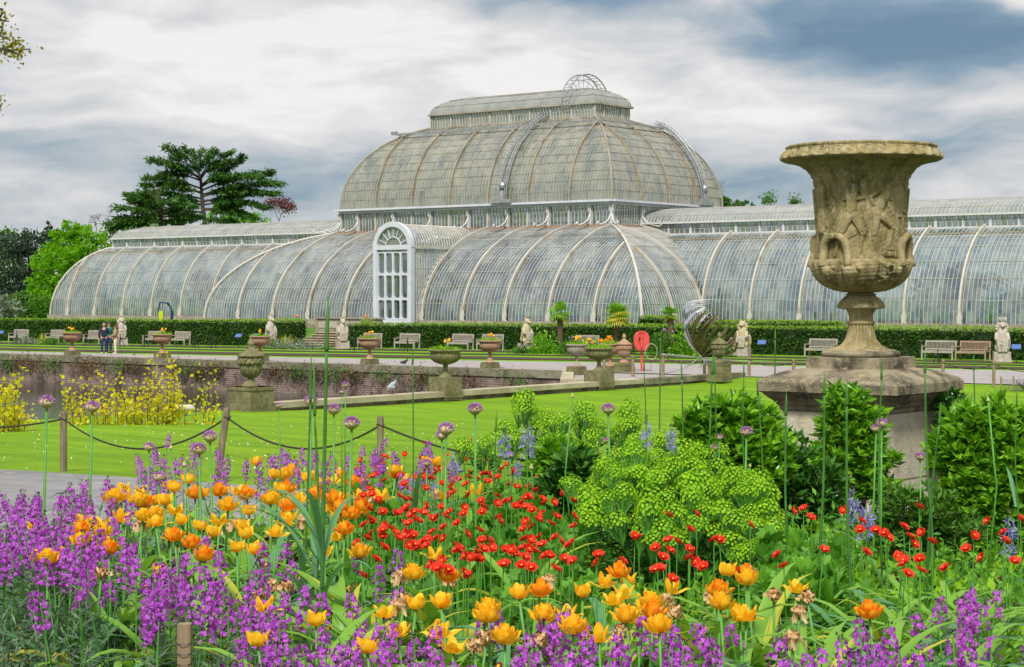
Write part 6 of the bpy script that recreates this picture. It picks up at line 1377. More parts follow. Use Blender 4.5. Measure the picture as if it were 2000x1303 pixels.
TUL = [(252, 951, 'o'), (221, 978, 'r'), (240, 992, 'o'), (269, 985, 'r'), (295, 980, 'r'), (328, 931, 'o'), (306, 957, 'c'), (365, 947, 'c'), (382, 963, 'r'), (351, 978, 'o'), (410, 942, 'c'), (473, 940, 'o'), (494, 963, 'r'), (509, 907, 'c'), (528, 944, 'c'), (563, 930, 'r'), (556, 951, 'r'), (577, 922, 'r'), (572, 956, 'o'), (553, 989, 'o'), (528, 1027, 'o'), (448, 992, 'r'), (464, 1010, 'f'), (478, 1042, 'c'), (393, 1010, 'c'), (414, 1024, 'f'), (327, 1034, 'o'), (352, 1031, 'c'), (375, 1063, 'r'), (412, 1055, 'c'), (407, 1088, 'r'), (158, 1000, 'o'), (153, 1038, 'r'), (202, 1039, 'o'), (209, 1076, 'r'), (205, 1103, 'f'), (70, 1069, 'c'), (94, 1104, 'r'), (120, 1062, 'c'), (66, 1017, 'o'), (264, 1013, 'f'), (511, 1149, 'f'), (516, 1172, 'o'), (558, 1131, 'f'),
       (705, 921, 'o'), (860, 907, 'r'), (781, 925, 'r'), (797, 918, 'o'), (658, 972, 'c'), (656, 1034, 'o'), (705, 990, 'r'), (729, 958, 'f'), (841, 1070, 'o'), (708, 1090, 'r'), (778, 1109, 'f'), (816, 1133, 'r'), (886, 1131, 'r'), (740, 1185, 'o'), (629, 1194, 'c'), (867, 1201, 'c'), (1070, 1122, 'f'), (983, 1260, 'r'), (1125, 1138, 'c'), (1215, 1159, 'o'), (1205, 1124, 'r'), (1278, 1194, 'r'), (1318, 1160, 'f'), (1324, 1180, 'f'), (1455, 1131, 'r'), (1476, 1147, 'r'), (1412, 1161, 'r'), (1408, 1198, 'r'), (1186, 1229, 'o'), (1507, 1145, 'f'), (1570, 1183, 'f'), (1587, 1149, 'f'), (1556, 1236, 'f'), (1066, 1232, 'f'), (1712, 1202, 'r'), (285, 940, 'o'), (440, 958, 'r'), (610, 940, 'c'), (625, 965, 'r'), (540, 965, 'c'), (595, 1000, 'f'), (500, 1010, 'c'), (350, 1050, 'r'), (300, 1010, 'r'), (180, 1060, 'f'), (640, 920, 'o'), (690, 940, 'r')]
_q = random.Random(5)
for k_ in range(50):
    z_ = k_ % 5; TUL.append((_q.uniform(150, 690), _q.uniform(925, 1105), _q.choice('corrc')) if z_ < 3 else ((_q.uniform(600, 960), _q.uniform(900, 960), _q.choice('cof')) if z_ == 3 else (_q.uniform(480, 1480), _q.uniform(1100, 1240), _q.choice('cfoorc'))))
for k_ in range(26): TUL.append((_q.uniform(620, 1560), _q.uniform(1110, 1250), _q.choice('corcof')))
LBL = {'c': 'yellow orange cup shaped tulip', 'o': 'wide open yellow tulip', 'r': 'ruffled orange parrot tulip', 'f': 'faded drooping peach tulip'}
def region(u, v):
    a = 'far left' if u < 130 else 'left' if u < 480 else 'left centre' if u < 760 else 'centre' if u < 1150 else 'right centre' if u < 1500 else 'right'
    return a+(' back' if v < 960 else ' middle' if v < 1100 else ' front')
for i, (u, v, k_) in enumerate(TUL):
    kk = {'c': 'cup', 'o': 'open', 'r': 'ragged', 'f': 'faded'}[k_]; x, y, z, f = bedpos(u, v+12, .46); s_ = 1.0 if f < 8 else 1.2
    bz = z+.0; TP[kk][i % 2].put((x, y, z+.02 if s_ < 1.1 else z-.08), random.uniform(0, 6.28), LBL[k_]+' in the '+region(u, v)+' part of the flower bed', LBL[k_]+'s, '+region(u, v), s_, (random.uniform(-.06, .06), random.uniform(-.06, .06)))
# purple wallflower spikes
FLO = (np.concatenate([(np.array(leaf(.85, 1, .1, .25)[0]) @ Matrix.Rotation(a, 3, 'Z').transposed()) for a in (0, 1.57, 3.14, 4.71)]), [tuple(q+5*k_ for q in f) for k_ in range(4) for f in leaf(1, 1)[1]])
def floret_rots(n, D, s_): 
    """florets whose own +Z looks along D"""
    D = np.asarray(D, float); D = D/np.linalg.norm(D, axis=1)[:, None]; a = rng.normal(size=(n, 3)); x = np.cross(D, a); x /= np.linalg.norm(x, axis=1)[:, None]; y_ = np.cross(D, x); return np.stack([x, y_, D], -1)*s_[:, None, None]
def wallflower(seed, nf=46, blen=.17):
    q = np.random.default_rng(seed); h = .50; t = thing('wallflower', 'wallflower', 'wallflower'); ln = q.normal(size=2)*.02
    MB().tube([(ln[0], ln[1], -.05), (ln[0]*.5, ln[1]*.5, h*.5), (0, 0, h)], [.004, .003, .002], 5).build('stem', MT['stem'], t)
    zz = h-.012-blen*q.uniform(0, 1, nf)**1.1; a = q.uniform(0, 6.28, nf); r = .010+.022*np.clip((h-zz)/.07, .15, 1)*q.uniform(.5, 1.1, nf); P = np.c_[r*np.cos(a), r*np.sin(a), zz]
    D = np.c_[np.cos(a), np.sin(a), q.uniform(-.2, .8, nf)]; MB().inst(FLO, floret_rots(nf, D, q.uniform(.0075, .0115, nf)), P).build('blossoms', MT['purple'], t)
    b_ = MB(); n = 9; a = q.uniform(0, 6.28, n); P = np.c_[.006*np.cos(a), .006*np.sin(a), h-.008+q.uniform(0, .012, n)]; b_.inst(leaf(.5, 1), rots(n, np.c_[np.cos(a), np.sin(a), 0*a+1.2], .2, 0, (.007, .011), q), P).build('buds', MT['purpled'], t)
    n = 34; zz = q.uniform(.02, h-blen-.01, n); a = q.uniform(0, 6.28, n); P = np.c_[0*a+ln[0]*.5, 0*a+ln[1]*.5, zz]; MB().inst(leaf(.13, 1), rots(n, np.c_[np.cos(a), np.sin(a), 0*a+.5], .2, 0, (.04, .075), q), P).build('leaves', MT['graygreen'], t); return t
WP = [Proto(wallflower(s_, n_, b_)) for s_, n_, b_ in ((1, 44, .12), (2, 34, .10), (3, 60, .155), (4, 20, .07), (5, 42, .13))]
WL = []
q_ = random.Random(77)
for k_ in range(58): WL.append((q_.uniform(270, 860), q_.uniform(868, 925)-(25 if q_.random() < .2 else 0), 'back row of the bed before the lawn'))
for u, v in ((292, 885), (418, 890), (575, 880), (556, 890), (696, 870), (755, 880), (832, 858), (815, 870), (800, 880), (645, 900), (480, 895), (525, 885)): WL.append((u, v, 'back row of the bed before the lawn'))
for k_ in range(74):
    u = abs(q_.gauss(0, 100)) if k_ % 4 else q_.uniform(0, 270); u = min(u, 290); WL.append((u, q_.uniform(955, 1085), 'dense purple mass at the left edge of the bed'))
for k_ in range(14): WL.append((q_.uniform(60, 270), q_.uniform(925, 975), 'dense purple mass at the left edge of the bed'))
for k_ in range(26): WL.append((q_.uniform(330, 760), q_.uniform(1040, 1160), 'middle of the bed between the orange tulips'))
for ua, ub, va, vb, n, lab in ((120, 345, 1085, 1175, 14, 'lower left front of the bed'), (430, 640, 1165, 1270, 17, 'left centre front of the bed'), (650, 770, 1175, 1270, 8, 'centre front of the bed'), (790, 890, 1215, 1290, 9, 'centre front of the bed'), (920, 1120, 1155, 1290, 14, 'centre front of the bed'),
                                (1125, 1210, 1210, 1290, 6, 'right centre front of the bed'), (1250, 1385, 1190, 1290, 11, 'right centre front of the bed'), (1430, 1490, 1200, 1290, 4, 'right front of the bed'), (1545, 1590, 1230, 1290, 4, 'right front of the bed'), (1640, 1830, 1200, 1290, 13, 'right front of the bed'), (1840, 2010, 1140, 1290, 15, 'lower right corner of the bed'), (200, 420, 1100, 1200, 9, 'lower left front of the bed')):
    for k_ in range(n): WL.append((q_.uniform(ua, ub), q_.uniform(va, vb), lab))
for i, (u, v, lab) in enumerate(WL):
    x, y, z, f = bedpos(u, v, .50+(.0 if v > 1100 else .05)); s_ = q_.uniform(.9, 1.1)
    WP[q_.choice((0, 1, 2, 4, 0, 3))].put((x, y, z+.50*(1-s_)+(.05 if v <= 1100 else 0)), q_.uniform(0, 6.28), 'purple wallflower spike in the '+lab, 'purple wallflowers, '+lab, s_, (q_.uniform(-.2, .2), q_.uniform(-.2, .2)))
# scarlet geums
def geum(seed):
    q = random.Random(seed); h = .5; t = thing('red_geum', 'geum', 'geum'); MB().tube([(q.uniform(-.06, .06), q.uniform(-.06, .06), -.03), (q.uniform(-.03, .03), 0, h*.55), (0, 0, h)], .0022, 5).build('stem', MT['stem'], t)
    b_ = MB(); ti = q.uniform(.5, 1.3); n0 = b_.n; petals(b_, 0, 6, [(.001, 0), (.012, .003), (.020, .007), (.022, .010)], [.006, .020, .022, .012], .2, 0, .5, seed, sz=.98); petals(b_, .002, 6, [(.001, 0), (.009, .005), (.014, .011)], [.005, .018, .014], .3, 0, .5, seed+3, .5, .98)
    R_ = np.array(Matrix.Rotation(ti, 3, 'X')); b_.V = [v @ R_.T+np.array((0, 0, h)) for v in b_.V]; b_.build('bloom', MT['scarlet'], t, True)
    e_ = MB(); ball(e_, (0, -.006*math.sin(ti), h+.004), .0034, 8, 6); e_.build('eye', MT['gold'], t, True); return t
GP = [Proto(geum(s_)) for s_ in (1, 2, 3, 4)]; GL = []
for k_ in range(215):
    while True:
        u, v = q_.gauss(905, 190), q_.gauss(1000, 95)
        if 690 < u < 1125 and 885 < v < 1125 and (v > 890+.0*u): break
    GL.append((u, v, 'red mass in the middle of the bed'))
for k_ in range(30): GL.append((q_.uniform(1120, 1990), q_.uniform(1000, 1130), 'right side of the bed below the pedestal'))
GL += [(830, 870, 'red mass in the middle of the bed'), (920, 866, 'red mass in the middle of the bed')]
for g_ in ((1240, 1050), (1294, 1090), (1288, 1113), (1358, 1098), (1313, 1132), (1348, 1100), (1168, 1080), (1166, 1095)): GL.append((*g_, 'gap below the lime euphorbia'))
for g_ in ((1570, 1002), (1519, 1080), (1531, 1117), (1548, 1000), (1795, 1000), (1765, 1036), (1777, 1044), (1800, 1042), (1820, 1068), (1888, 1077), (1981, 1103), (1963, 1060), (1682, 1018), (1728, 1050), (1710, 1042), (1993, 1015), (1797, 1100), (1755, 1085), (1766, 1110), (1735, 1045)): GL.append((*g_, 'right side of the bed below the pedestal'))
for i, (u, v, lab) in enumerate(GL):
    x, y, z, f = bedpos(u, v, .5); GP[i % 4].put((x, y, z), TH+math.pi*0+q_.uniform(-2.2, 2.2), 'small scarlet geum flower in the '+lab, 'scarlet geums, '+lab, q_.uniform(.98, 1.04))
# alliums
def allium(seed, state):
    q = np.random.default_rng(seed); t = thing('allium', 'allium', 'allium'); h = 1.0; MB().tube([(q.normal()*.02, 0, -.4), (q.normal()*.02, 0, h*.5), (0, 0, h)], [.007, .006, .005], 6).build('stem', MT['stem'], t, True)
    R_ = .030 if state != 'bud' else .012
    if state != 'bud':
        n = 420; d_ = q.normal(size=(n, 3)); d_ /= np.linalg.norm(d_, axis=1)[:, None]
        if state == 'half': d_[:, 2] = np.abs(d_[:, 2])*1.0+.05
        else: d_[:, 2] = np.abs(d_[:, 2]+.25)*np.sign(d_[:, 2]+.55)
        d_ /= np.linalg.norm(d_, axis=1)[:, None]; P = d_*R_*.62+np.array((0, 0, h+R_*.55)); P *= 1
        hd = MB().inst(leaf(.28, 1), rots(n, d_, .22, 0, (R_*.42, R_*.62), q), P); hd.build('flower_head', MT['lilac'], t)
    b_ = MB(); k_ = R_/.03; b_.lathe([(.003, h-.004), (.014*k_, h+.001), (.026*k_, h+.012*k_), (.029*k_, h+.020*k_), (.020*k_, h+.034*k_), (.004, h+(.036 if state != 'bud' else .07)*k_)], 14, caps=False); b_.build('sheath', MT['papery'], t, True); return t
AP = {'half': Proto(allium(1, 'half')), 'full': Proto(allium(2, 'full')), 'bud': Proto(allium(3, 'bud'))}
AL = [(91, 781, 26, 'half', 'leftmost purple allium head above the lawn, left of the rope post'), (180, 791, 23, 'half', 'purple allium right of the leftmost rope post'), (291, 870, 17, 'half', 'small purple allium head low over the wallflowers below the rope'), (334, 868, 8, 'bud', 'green allium bud under the rope sag'), (410, 849, 24, 'half', 'upper purple allium of the pair left of the leaning post'), (389, 873, 24, 'half', 'lower purple allium of the pair left of the leaning post'), (310, 928, 21, 'full', 'round purple allium ball among the orange tulips'), (360, 900, 9, 'bud', 'pale allium bud before the purple back row'),
      (545, 790, 11, 'half', 'tiny purple allium before the lawn beside the tall glaucous stalk'), (607, 780, 22, 'half', 'purple allium just left of the tall glaucous stalk'), (652, 796, 22, 'half', 'purple allium just right of the tall glaucous stalk'), (675, 750, 13, 'half', 'small allium highest above the far lawn edge'), (668, 764, 9, 'half', 'smallest allium beside the highest one'), (687, 822, 26, 'half', 'large purple allium right of the tall glaucous stalk'), (871, 834, 26, 'half', 'upper head of the touching allium pair in the centre'), (863, 847, 20, 'half', 'lower head of the touching allium pair in the centre'), (928, 795, 24, 'half', 'single tall purple allium against the centre lawn'), (1118, 768, 7, 'bud', 'brown allium bud over the lime shrubs'),
      (1188, 795, 22, 'half', 'purple allium above the lime euphorbia shrub'), (1183, 858, 11, 'half', 'small pink allium bud beside the tall one over the euphorbia'), (996, 886, 14, 'half', 'pale opening allium bud by the blue camassia'), (1038, 905, 10, 'bud', 'green allium bud right of the pale one by the camassia'), (1405, 852, 12, 'half', 'small allium at the right of the euphorbia, upper one'), (1397, 872, 12, 'half', 'small allium at the right of the euphorbia, lower one'), (1458, 840, 20, 'half', 'purple allium in front of the dark laurel left of the pedestal'), (1465, 905, 6, 'bud', 'tiny allium bud at the right edge of the euphorbia'),
      (1722, 824, 19, 'half', 'upper allium of the pair in front of the pedestal'), (1711, 834, 17, 'half', 'lower allium of the pair in front of the pedestal'), (1797, 889, 17, 'half', 'single pale allium in front of the pedestal corner'), (1930, 775, 8, 'bud', 'small allium bud on the lawn at the right'), (834, 902, 15, 'half', 'pale purple allium beside a red geum')]
for u, v, s_, st_, lab in AL:
    f = float(np.clip(.058*F/s_, 6.5, 9.5)) if st_ != 'bud' else 8.5
    if s_ < 16: f = 9.2 if u < 1500 or u > 1900 else 8.6
    x, y = PF(u, f); z = tz(x, y); ht = ZV(v, f)-z; sc_ = s_/F*f/(.050 if st_ != 'bud' else .024)
    o = AP[st_].put((x, y, ZV(v, f)-1.03*sc_), q_.uniform(0, 6), lab, 'alliums above the flower bed', sc_)
# tall pointed glaucous bud stems
def tallstem(u0, v0, u1, v1, wpx, f, label, mat='strapblue', bud=1, leaves=0):
    mat = 'stemblue'; x, y = PF(u1, f); t = thing('pointed_bud_stem', label, 'flower stem', (x, y, 0), 0, 'tall pointed bud stems'); a = np.array((*PF(u0, f), ZV(v0, f)))-np.array((x, y, 0)); b = np.array((0, 0, ZV(v1, f))); g_ = tz(x, y)
    if b[2] > g_: b = np.array((b[0], b[1], g_-.02))-(a-b)*np.array((1, 1, 0))*.1
    r = wpx/2/F*f*.68; L = np.linalg.norm(a-b); bl = min(.20*bud, L*.4); d_ = (a-b)/L; c = a-d_*bl
    MB().tube(spl([b, b*.67+c*.33+np.array((random.uniform(-.025, .025), 0, 0)), b*.33+c*.67+np.array((random.uniform(-.015, .015), 0, 0)), c], 14), np.linspace(r*1.25, r*.75, 14), 7).build('stem', MT[mat], t, True)
    MB().tube([c-d_*.006, c+d_*.008, c+d_*.03, c+d_*bl*.5, a], [r*.75, r*1.45, r*.95, r*.95, r*.12], 8).build('pointed_bud', MT[mat], t, True)
    for k_ in range(leaves):
        m_ = MB(); ribbon(m_, b+(c-b)*random.uniform(.1, .55), random.uniform(0, 6.3), random.uniform(.25, .5), .03, random.uniform(.9, 1.35), random.uniform(.6, 2.2)); m_.build('leaf', MT['strapblue'], t, True)
tallstem(641, 570, 620, 1200, 12, 6.3, 'very tall thick glaucous stalk with a long pointed bud left of centre', leaves=7); tallstem(608, 680, 596, 900, 7, 6.8, 'slim glaucous stalk left of the very tall one', leaves=3); tallstem(613, 700, 622, 930, 8, 6.5, 'glaucous stalk touching the very tall one', leaves=3)
for i, (a, b, c, d_, w_, f, lab) in enumerate(((806, 667, 808, 1080, 4.5, 8.5, 'thin tall stem before the centre lawn beside the ribbed urn'), (1258, 690, 1258, 800, 4, 11, 'thin stem crossing the red lifebuoy post'), (1290, 662, 1284, 900, 5, 9.5, 'thin stem right of the lifebuoy case'), (1330, 700, 1352, 880, 5, 9.2, 'leaning stem in front of the sculpture foot'), (1393, 690, 1370, 900, 6, 9, 'thick stem leaning left below the sculpture'), (1396, 690, 1394, 870, 5, 9.2, 'upright stem before the lidded urn by the sculpture'), (1453, 700, 1450, 830, 4, 10.5, 'thin stem on the lawn left of the pedestal'), (1478, 735, 1500, 800, 5, 10, 'short leaning stem at the pedestal cornice left end'), (1514, 640, 1515, 760, 5, 16, 'stem standing behind the cornice left end'),                                            (1536, 765, 1527, 1000, 8, 8, 'stem with a swollen node at the left pier edge'), (1610, 722, 1612, 1100, 8, 7.5, 'long straight stem in front of the pedestal, left of two'), (1654, 740, 1652, 1150, 9, 7, 'long thick stem in front of the pedestal, right of two'), (1722, 690, 1718, 1120, 6, 7.2, 'stem rising beside the allium pair before the pedestal'), (1806, 683, 1814, 980, 7, 8.2, 'tall curved stem at the right part of the cornice'), (1838, 785, 1806, 1000, 7, 8.4, 'stem leaning along the right pier edge'), (1812, 900, 1820, 1040, 5, 8.3, 'low stem at the pier foot'), (1902, 690, 1902, 830, 5, 11, 'thin stem on the lawn right of the pedestal'), (1925, 760, 1906, 860, 4, 11.1, 'leaning thin stem right of the pedestal'), (1986, 757, 1984, 860, 5, 10, 'thin stem near the right edge'), (970, 800, 955, 1000, 5, 8.5, 'dark stem left of the blue camassia'), (1145, 780, 1142, 830, 4, 10, 'thin leaf blade over the lime shrubs'), (1655, 610, 1655, 612, 1, 9, ''))[:-1]):
    tallstem(a, b, c, d_, w_, f, lab, leaves=1 if i % 3 == 0 else 0, bud=.5)
# camassia
def camassia(seed):
    q = np.random.default_rng(seed); t = thing('camassia', 'camassia', 'camassia'); h = .75; MB().tube([(0, 0, -.1), (0, 0, h)], [.005, .002], 5).build('stem', MT['stem'], t)
    n = 16; zz = h-.02-np.sort(q.uniform(0, .15, n)); a = q.uniform(0, 6.28, n); P = []; D = []
    for z_, a_ in zip(zz, a):
        c = np.array((.018*math.cos(a_), .018*math.sin(a_), z_)); ax = np.array((math.cos(a_), math.sin(a_), .5)); ax /= np.linalg.norm(ax); s_ = np.cross(ax, (0, 0, 1.)); s_ /= np.linalg.norm(s_); w_ = np.cross(s_, ax)
        for k_ in range(6): P.append(c); D.append(s_*math.cos(k_*1.047)+w_*math.sin(k_*1.047)+ax*.45)
    k_ = len(P); MB().inst(leaf(.2, 1), rots(k_, np.array(D), .06, 0, (.028, .038), q), np.array(P)).build('blossoms', MT['blueviolet'], t)
    n = 12; a = q.uniform(0, 6.28, n); MB().inst(leaf(.35, 1), rots(n, np.c_[np.cos(a), np.sin(a), 0*a+1.5], .1, 0, (.015, .022), q), np.c_[.004*np.cos(a), .004*np.sin(a), h-.02+q.uniform(0, .05, n)]).build('buds', MT['purpled'], t); return t
CP = [Proto(camassia(1)), Proto(camassia(2))]
for i, (u, v, s_, lab) in enumerate(((1030, 828, 1, 'blue violet camassia spike in front of the back lime shrubs'), (985, 845, .9, 'blue camassia spike left of the tallest one'), (890, 882, .9, 'blue camassia spike among the red geums at the back'), (805, 930, .6, 'small blue camassia flower between red geums, left of the others'), (1262, 822, .8, 'blue camassia spike at the back edge of the euphorbia, left one'), (1311, 836, .8, 'blue camassia spike at the back edge of the euphorbia, right one'), (1667, 955, .9, 'upper blue camassia before the pedestal'), (1692, 985, 1.1, 'lower blue camassia before the pedestal'), (1970, 1008, 1, 'blue camassia near the right edge of the bed'), (1012, 900, .6, 'small blue camassia low beside a green bud'), (848, 935, .6, 'small blue camassia flower beside a scarlet cluster'))):
    f = 9.0 if i not in (6, 7, 8) else 8.0; x, y = PF(u, f); CP[i % 2].put((x, y, ZV(v, f)-.75*s_), i*1.3, lab, 'blue camassias', s_)
# euphorbia shrubs: domed heads of lime bracts
def bractdome(seed, n=74):
    q = np.random.default_rng(seed); br = (np.array([(0, 0, .1)]+[(math.cos(a)*(1 if k_ % 4 else .8), math.sin(a)*(1 if k_ % 4 else .8), .42+.1*math.cos(2*a)) for k_, a in enumerate(np.linspace(0, 6.2832, 9)[:-1])]), [(0, i, i % 8+1) for i in range(1, 9)])
    k_ = np.arange(n)+.5; phi = np.arccos(1-k_/n*1.15); a = k_*2.39996; D = np.c_[np.cos(a)*np.sin(phi), np.sin(a)*np.sin(phi), np.cos(phi)]; R_ = .058*q.uniform(.80, 1.12, n); P = D*R_[:, None]*np.array((1, 1, .85)); m_ = MB()
    m_.inst(br, floret_rots(n, D+q.normal(size=(n, 3))*.25+np.array((0, 0, .35)), q.uniform(.0065, .0098, n)), P, 0); 
    eye = (np.array([(math.cos(a)*.2, math.sin(a)*.2, .22) for a in (0, 1.57, 3.14, 4.71)]), [(0, 1, 2, 3)]); m_.inst(eye, floret_rots(n, D, q.uniform(.008, .012, n)), P, 1)
    for p in P[::3]: m_.tube([(0, 0, -.10), tuple(p)], .0018, 3, 2)
    return m_.mesh('bract_dome', [MT['euph'], MT['eupheye'], MT['stem']])
DM = [bractdome(s_) for s_ in range(4)]
def euphorbia(label, heads, f, dk=1.0):
    u0 = sum(h[0] for h in heads)/len(heads); x, y = PF(u0, f); g_ = tz(x, y); t = thing('euphorbia', label, 'shrub', (x, y, g_)); S_ = MB(); Lf, Ld = [], []
    for i, h in enumerate(heads):
        d_ = (h[2] if len(h) > 2 else random.uniform(-.25, .25)); ff = f+d_; a = PF(h[0], ff); p = np.array((a[0]-x, a[1]-y, ZV(h[1], ff)-g_-.03)); o = bpy.data.objects.new('flower_head', DM[i % 4]); COL.objects.link(o); o.parent = t; o.location = p; o.rotation_euler = (random.uniform(-.3, .3), random.uniform(-.3, .3), random.uniform(0, 6)); s_ = dk*random.uniform(.85, 1.2); o.scale = (s_, s_, s_*random.uniform(.9, 1.25))
        b = np.array((p[0]*.5, p[1]*.5, 0)); S_.tube(spl([b, (b+p)/2+np.array((0, 0, .03)), p-np.array((0, 0, .06))], 8), .004, 4)
        for q in np.linspace(.25, .93, 26): Lf.append(b+(p-b)*q); aa = random.uniform(0, 6.3); Ld.append((math.cos(aa), math.sin(aa), .1))
    S_.build('stems', MT['stem'], t); n = len(Lf); MB().inst(leaf(.17, 1), rots(n, np.array(Ld), .3, 0, (.05, .09)), np.array(Lf)).build('leaves', MT['euphleaf'], t); return t
back = [(1024, 770), (1030, 790), (1015, 795), (1061, 800), (1075, 815), (1050, 825), (1106, 812), (1095, 830), (1139, 792), (1150, 808), (1130, 815), (1171, 825), (1155, 840), (1190, 840), (1232, 785), (1228, 803), (1240, 815), (1222, 825), (987, 828), (1000, 845), (1006, 865), (1094, 850), (1075, 855), (1120, 860), (1060, 870), (1035, 860), (1110, 885), (1150, 870), (1210, 838), (1085, 880)]
euphorbia('lime green euphorbia bushes at the back of the bed before the lawn', back, 10.6, 1.0); euphorbia('small lime euphorbia bush left of the blue camassias', [(942, 858), (925, 870), (955, 872), (968, 850), (905, 865), (940, 885), (975, 875)], 10.2, .9)
main = [(1226, 859), (1252, 850), (1281, 862), (1306, 853), (1330, 862), (1352, 865), (1384, 869), (1403, 875), (1174, 898), (1200, 882), (1239, 892), (1303, 895), (1335, 885), (1368, 895), (1126, 956), (1158, 930), (1190, 920), (1215, 912), (1262, 900), (1294, 924), (1335, 922), (1371, 930), (1403, 908), (1432, 925), (1465, 920), (1480, 936), (1132, 978), (1165, 965), (1200, 945), (1223, 960), (1255, 950), (1313, 956), (1358, 962), (1384, 972), (1340, 945), (1223, 985), (1242, 1005), (1262, 985), (1190, 1000), (1352, 994), (1384, 1004), (1287, 1026), (1303, 1044), (1275, 1045), (1416, 1036), (1448, 965), (1416, 950), (1474, 988), (1497, 1002), (1494, 965), (1505, 985), (1320, 1030), (1400, 985), (1430, 1000), (1300, 985), (1110, 940), (1145, 1000), (1180, 975), (1280, 945), (1440, 945), (1395, 940), (1320, 905), (1250, 925), (1350, 1020), (1465, 1010)]
euphorbia('large domed lime green euphorbia shrub left of the pedestal', [(u+random.uniform(-10, 10), v+random.uniform(-14, 12), -.45*(v-930)/100+random.uniform(-.1, .25)) for u, v in main+[(m_[0]+12, m_[1]+14) for m_ in main[::2]]], 8.9, 1.0); euphorbia('low lime euphorbia heads at the foot of the laurel', [(1465, 1062), (1485, 1050), (1500, 1070), (1445, 1075), (1520, 1040)], 8.3, .8); euphorbia('lime euphorbia heads at the right edge of the photo', [(1985, 835), (2000, 850), (1990, 800), (2015, 820), (1975, 850)], 10.5, 1)
# laurel bushes with whorled leaves
def laurel(label, blobs, f, n, mat='laurel', ll=(.065, .11), dark=.0):
    u0 = blobs[0][0]; x, y = PF(u0, f); g_ = tz(x, y); t = thing('laurel_bush', label, 'shrub', (x, y, g_)); S_ = MB(); C_, N_ = [], []
    w_ = np.array([b[2]**2 for b in blobs], float)
    for b, k_ in zip(blobs, (n*w_/w_.sum()).astype(int)):
        ff = f+(b[3] if len(b) > 3 else 0); a = PF(b[0], ff); c = np.array((a[0]-x, a[1]-y, ZV(b[1], ff)-g_)); R_ = b[2]/F*ff; d_ = rng.normal(size=(k_, 3)); d_ /= np.linalg.norm(d_, axis=1)[:, None]; d_[:, 2] = d_[:, 2]*.9+.1; C_.append(c+d_*R_*rng.uniform(.45, 1.05, k_)[:, None]); N_.append(d_)
        base = np.array((c[0]*.5, c[1]*.5, 0)); S_.tube(spl([base, (base+c)/2+np.array((0, 0, .05)), c], 8), [.014]*4+[.008]*4, 5)
        for j in range(0, k_, 3): S_.tube([c, C_[-1][j]], [.005, .0025], 3)
    S_.build('stems', MT['bark'], t); C_ = np.concatenate(C_); N_ = np.concatenate(N_); k_ = len(C_); m_ = 9
    az = rng.uniform(0, 6.28, (k_, 1))+np.arange(m_)[None]*2.4; el = rng.uniform(-.1, .9, (k_, m_)); D = np.stack([np.cos(az)*np.cos(el), np.sin(az)*np.cos(el), np.sin(el)], -1)+N_[:, None]*.55
    P = np.repeat(C_, m_, 0)+rng.normal(size=(k_*m_, 3))*.008; MB().inst(leaf(.36, 1, .16, .10), rots(k_*m_, D.reshape(-1, 3), .12, .1, ll), P).build('foliage', MT[mat], t); return t
laurel('glossy laurel bush left of the pedestal behind the euphorbia', [(1380, 830, 45), (1430, 815, 45), (1350, 850, 30), (1470, 840, 45), (1420, 870, 55), (1490, 870, 50), (1450, 900, 55), (1380, 880, 40), (1500, 920, 50)], 11.6, 620)
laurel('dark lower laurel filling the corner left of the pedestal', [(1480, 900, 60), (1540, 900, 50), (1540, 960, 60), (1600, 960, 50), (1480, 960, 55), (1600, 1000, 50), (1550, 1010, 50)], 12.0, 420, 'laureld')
laurel('bright laurel bush growing up the front face of the pedestal', [(1655, 800, 38), (1640, 785, 26), (1690, 830, 36), (1640, 840, 40), (1670, 880, 46), (1700, 900, 34), (1620, 910, 46), (1660, 940, 46), (1700, 955, 40), (1620, 980, 44), (1740, 900, 14)], 12.6, 560)
laurel('large bright laurel bush at the right edge right of the pedestal', [(1890, 840, 46), (1930, 830, 50), (1960, 870, 60), (1880, 890, 60), (1930, 930, 70), (1990, 920, 70), (1890, 960, 60), (1960, 990, 70), (2020, 860, 60), (1900, 1030, 60), (1990, 1050, 60), (1860, 880, 36), (1930, 1060, 50)], 10.6, 1250)
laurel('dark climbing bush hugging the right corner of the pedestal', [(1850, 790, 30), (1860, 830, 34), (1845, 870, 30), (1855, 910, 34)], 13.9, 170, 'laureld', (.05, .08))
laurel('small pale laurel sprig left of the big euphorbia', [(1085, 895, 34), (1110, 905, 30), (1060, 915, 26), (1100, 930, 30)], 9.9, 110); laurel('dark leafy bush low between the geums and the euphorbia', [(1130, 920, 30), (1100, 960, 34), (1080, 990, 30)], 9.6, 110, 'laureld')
laurel('low leafy plants between pedestal and red geums at the right', [(1760, 1000, 50), (1820, 1010, 56), (1870, 1050, 50), (1740, 1060, 46), (1800, 1080, 40)], 9.6, 330, 'mid', (.04, .07))
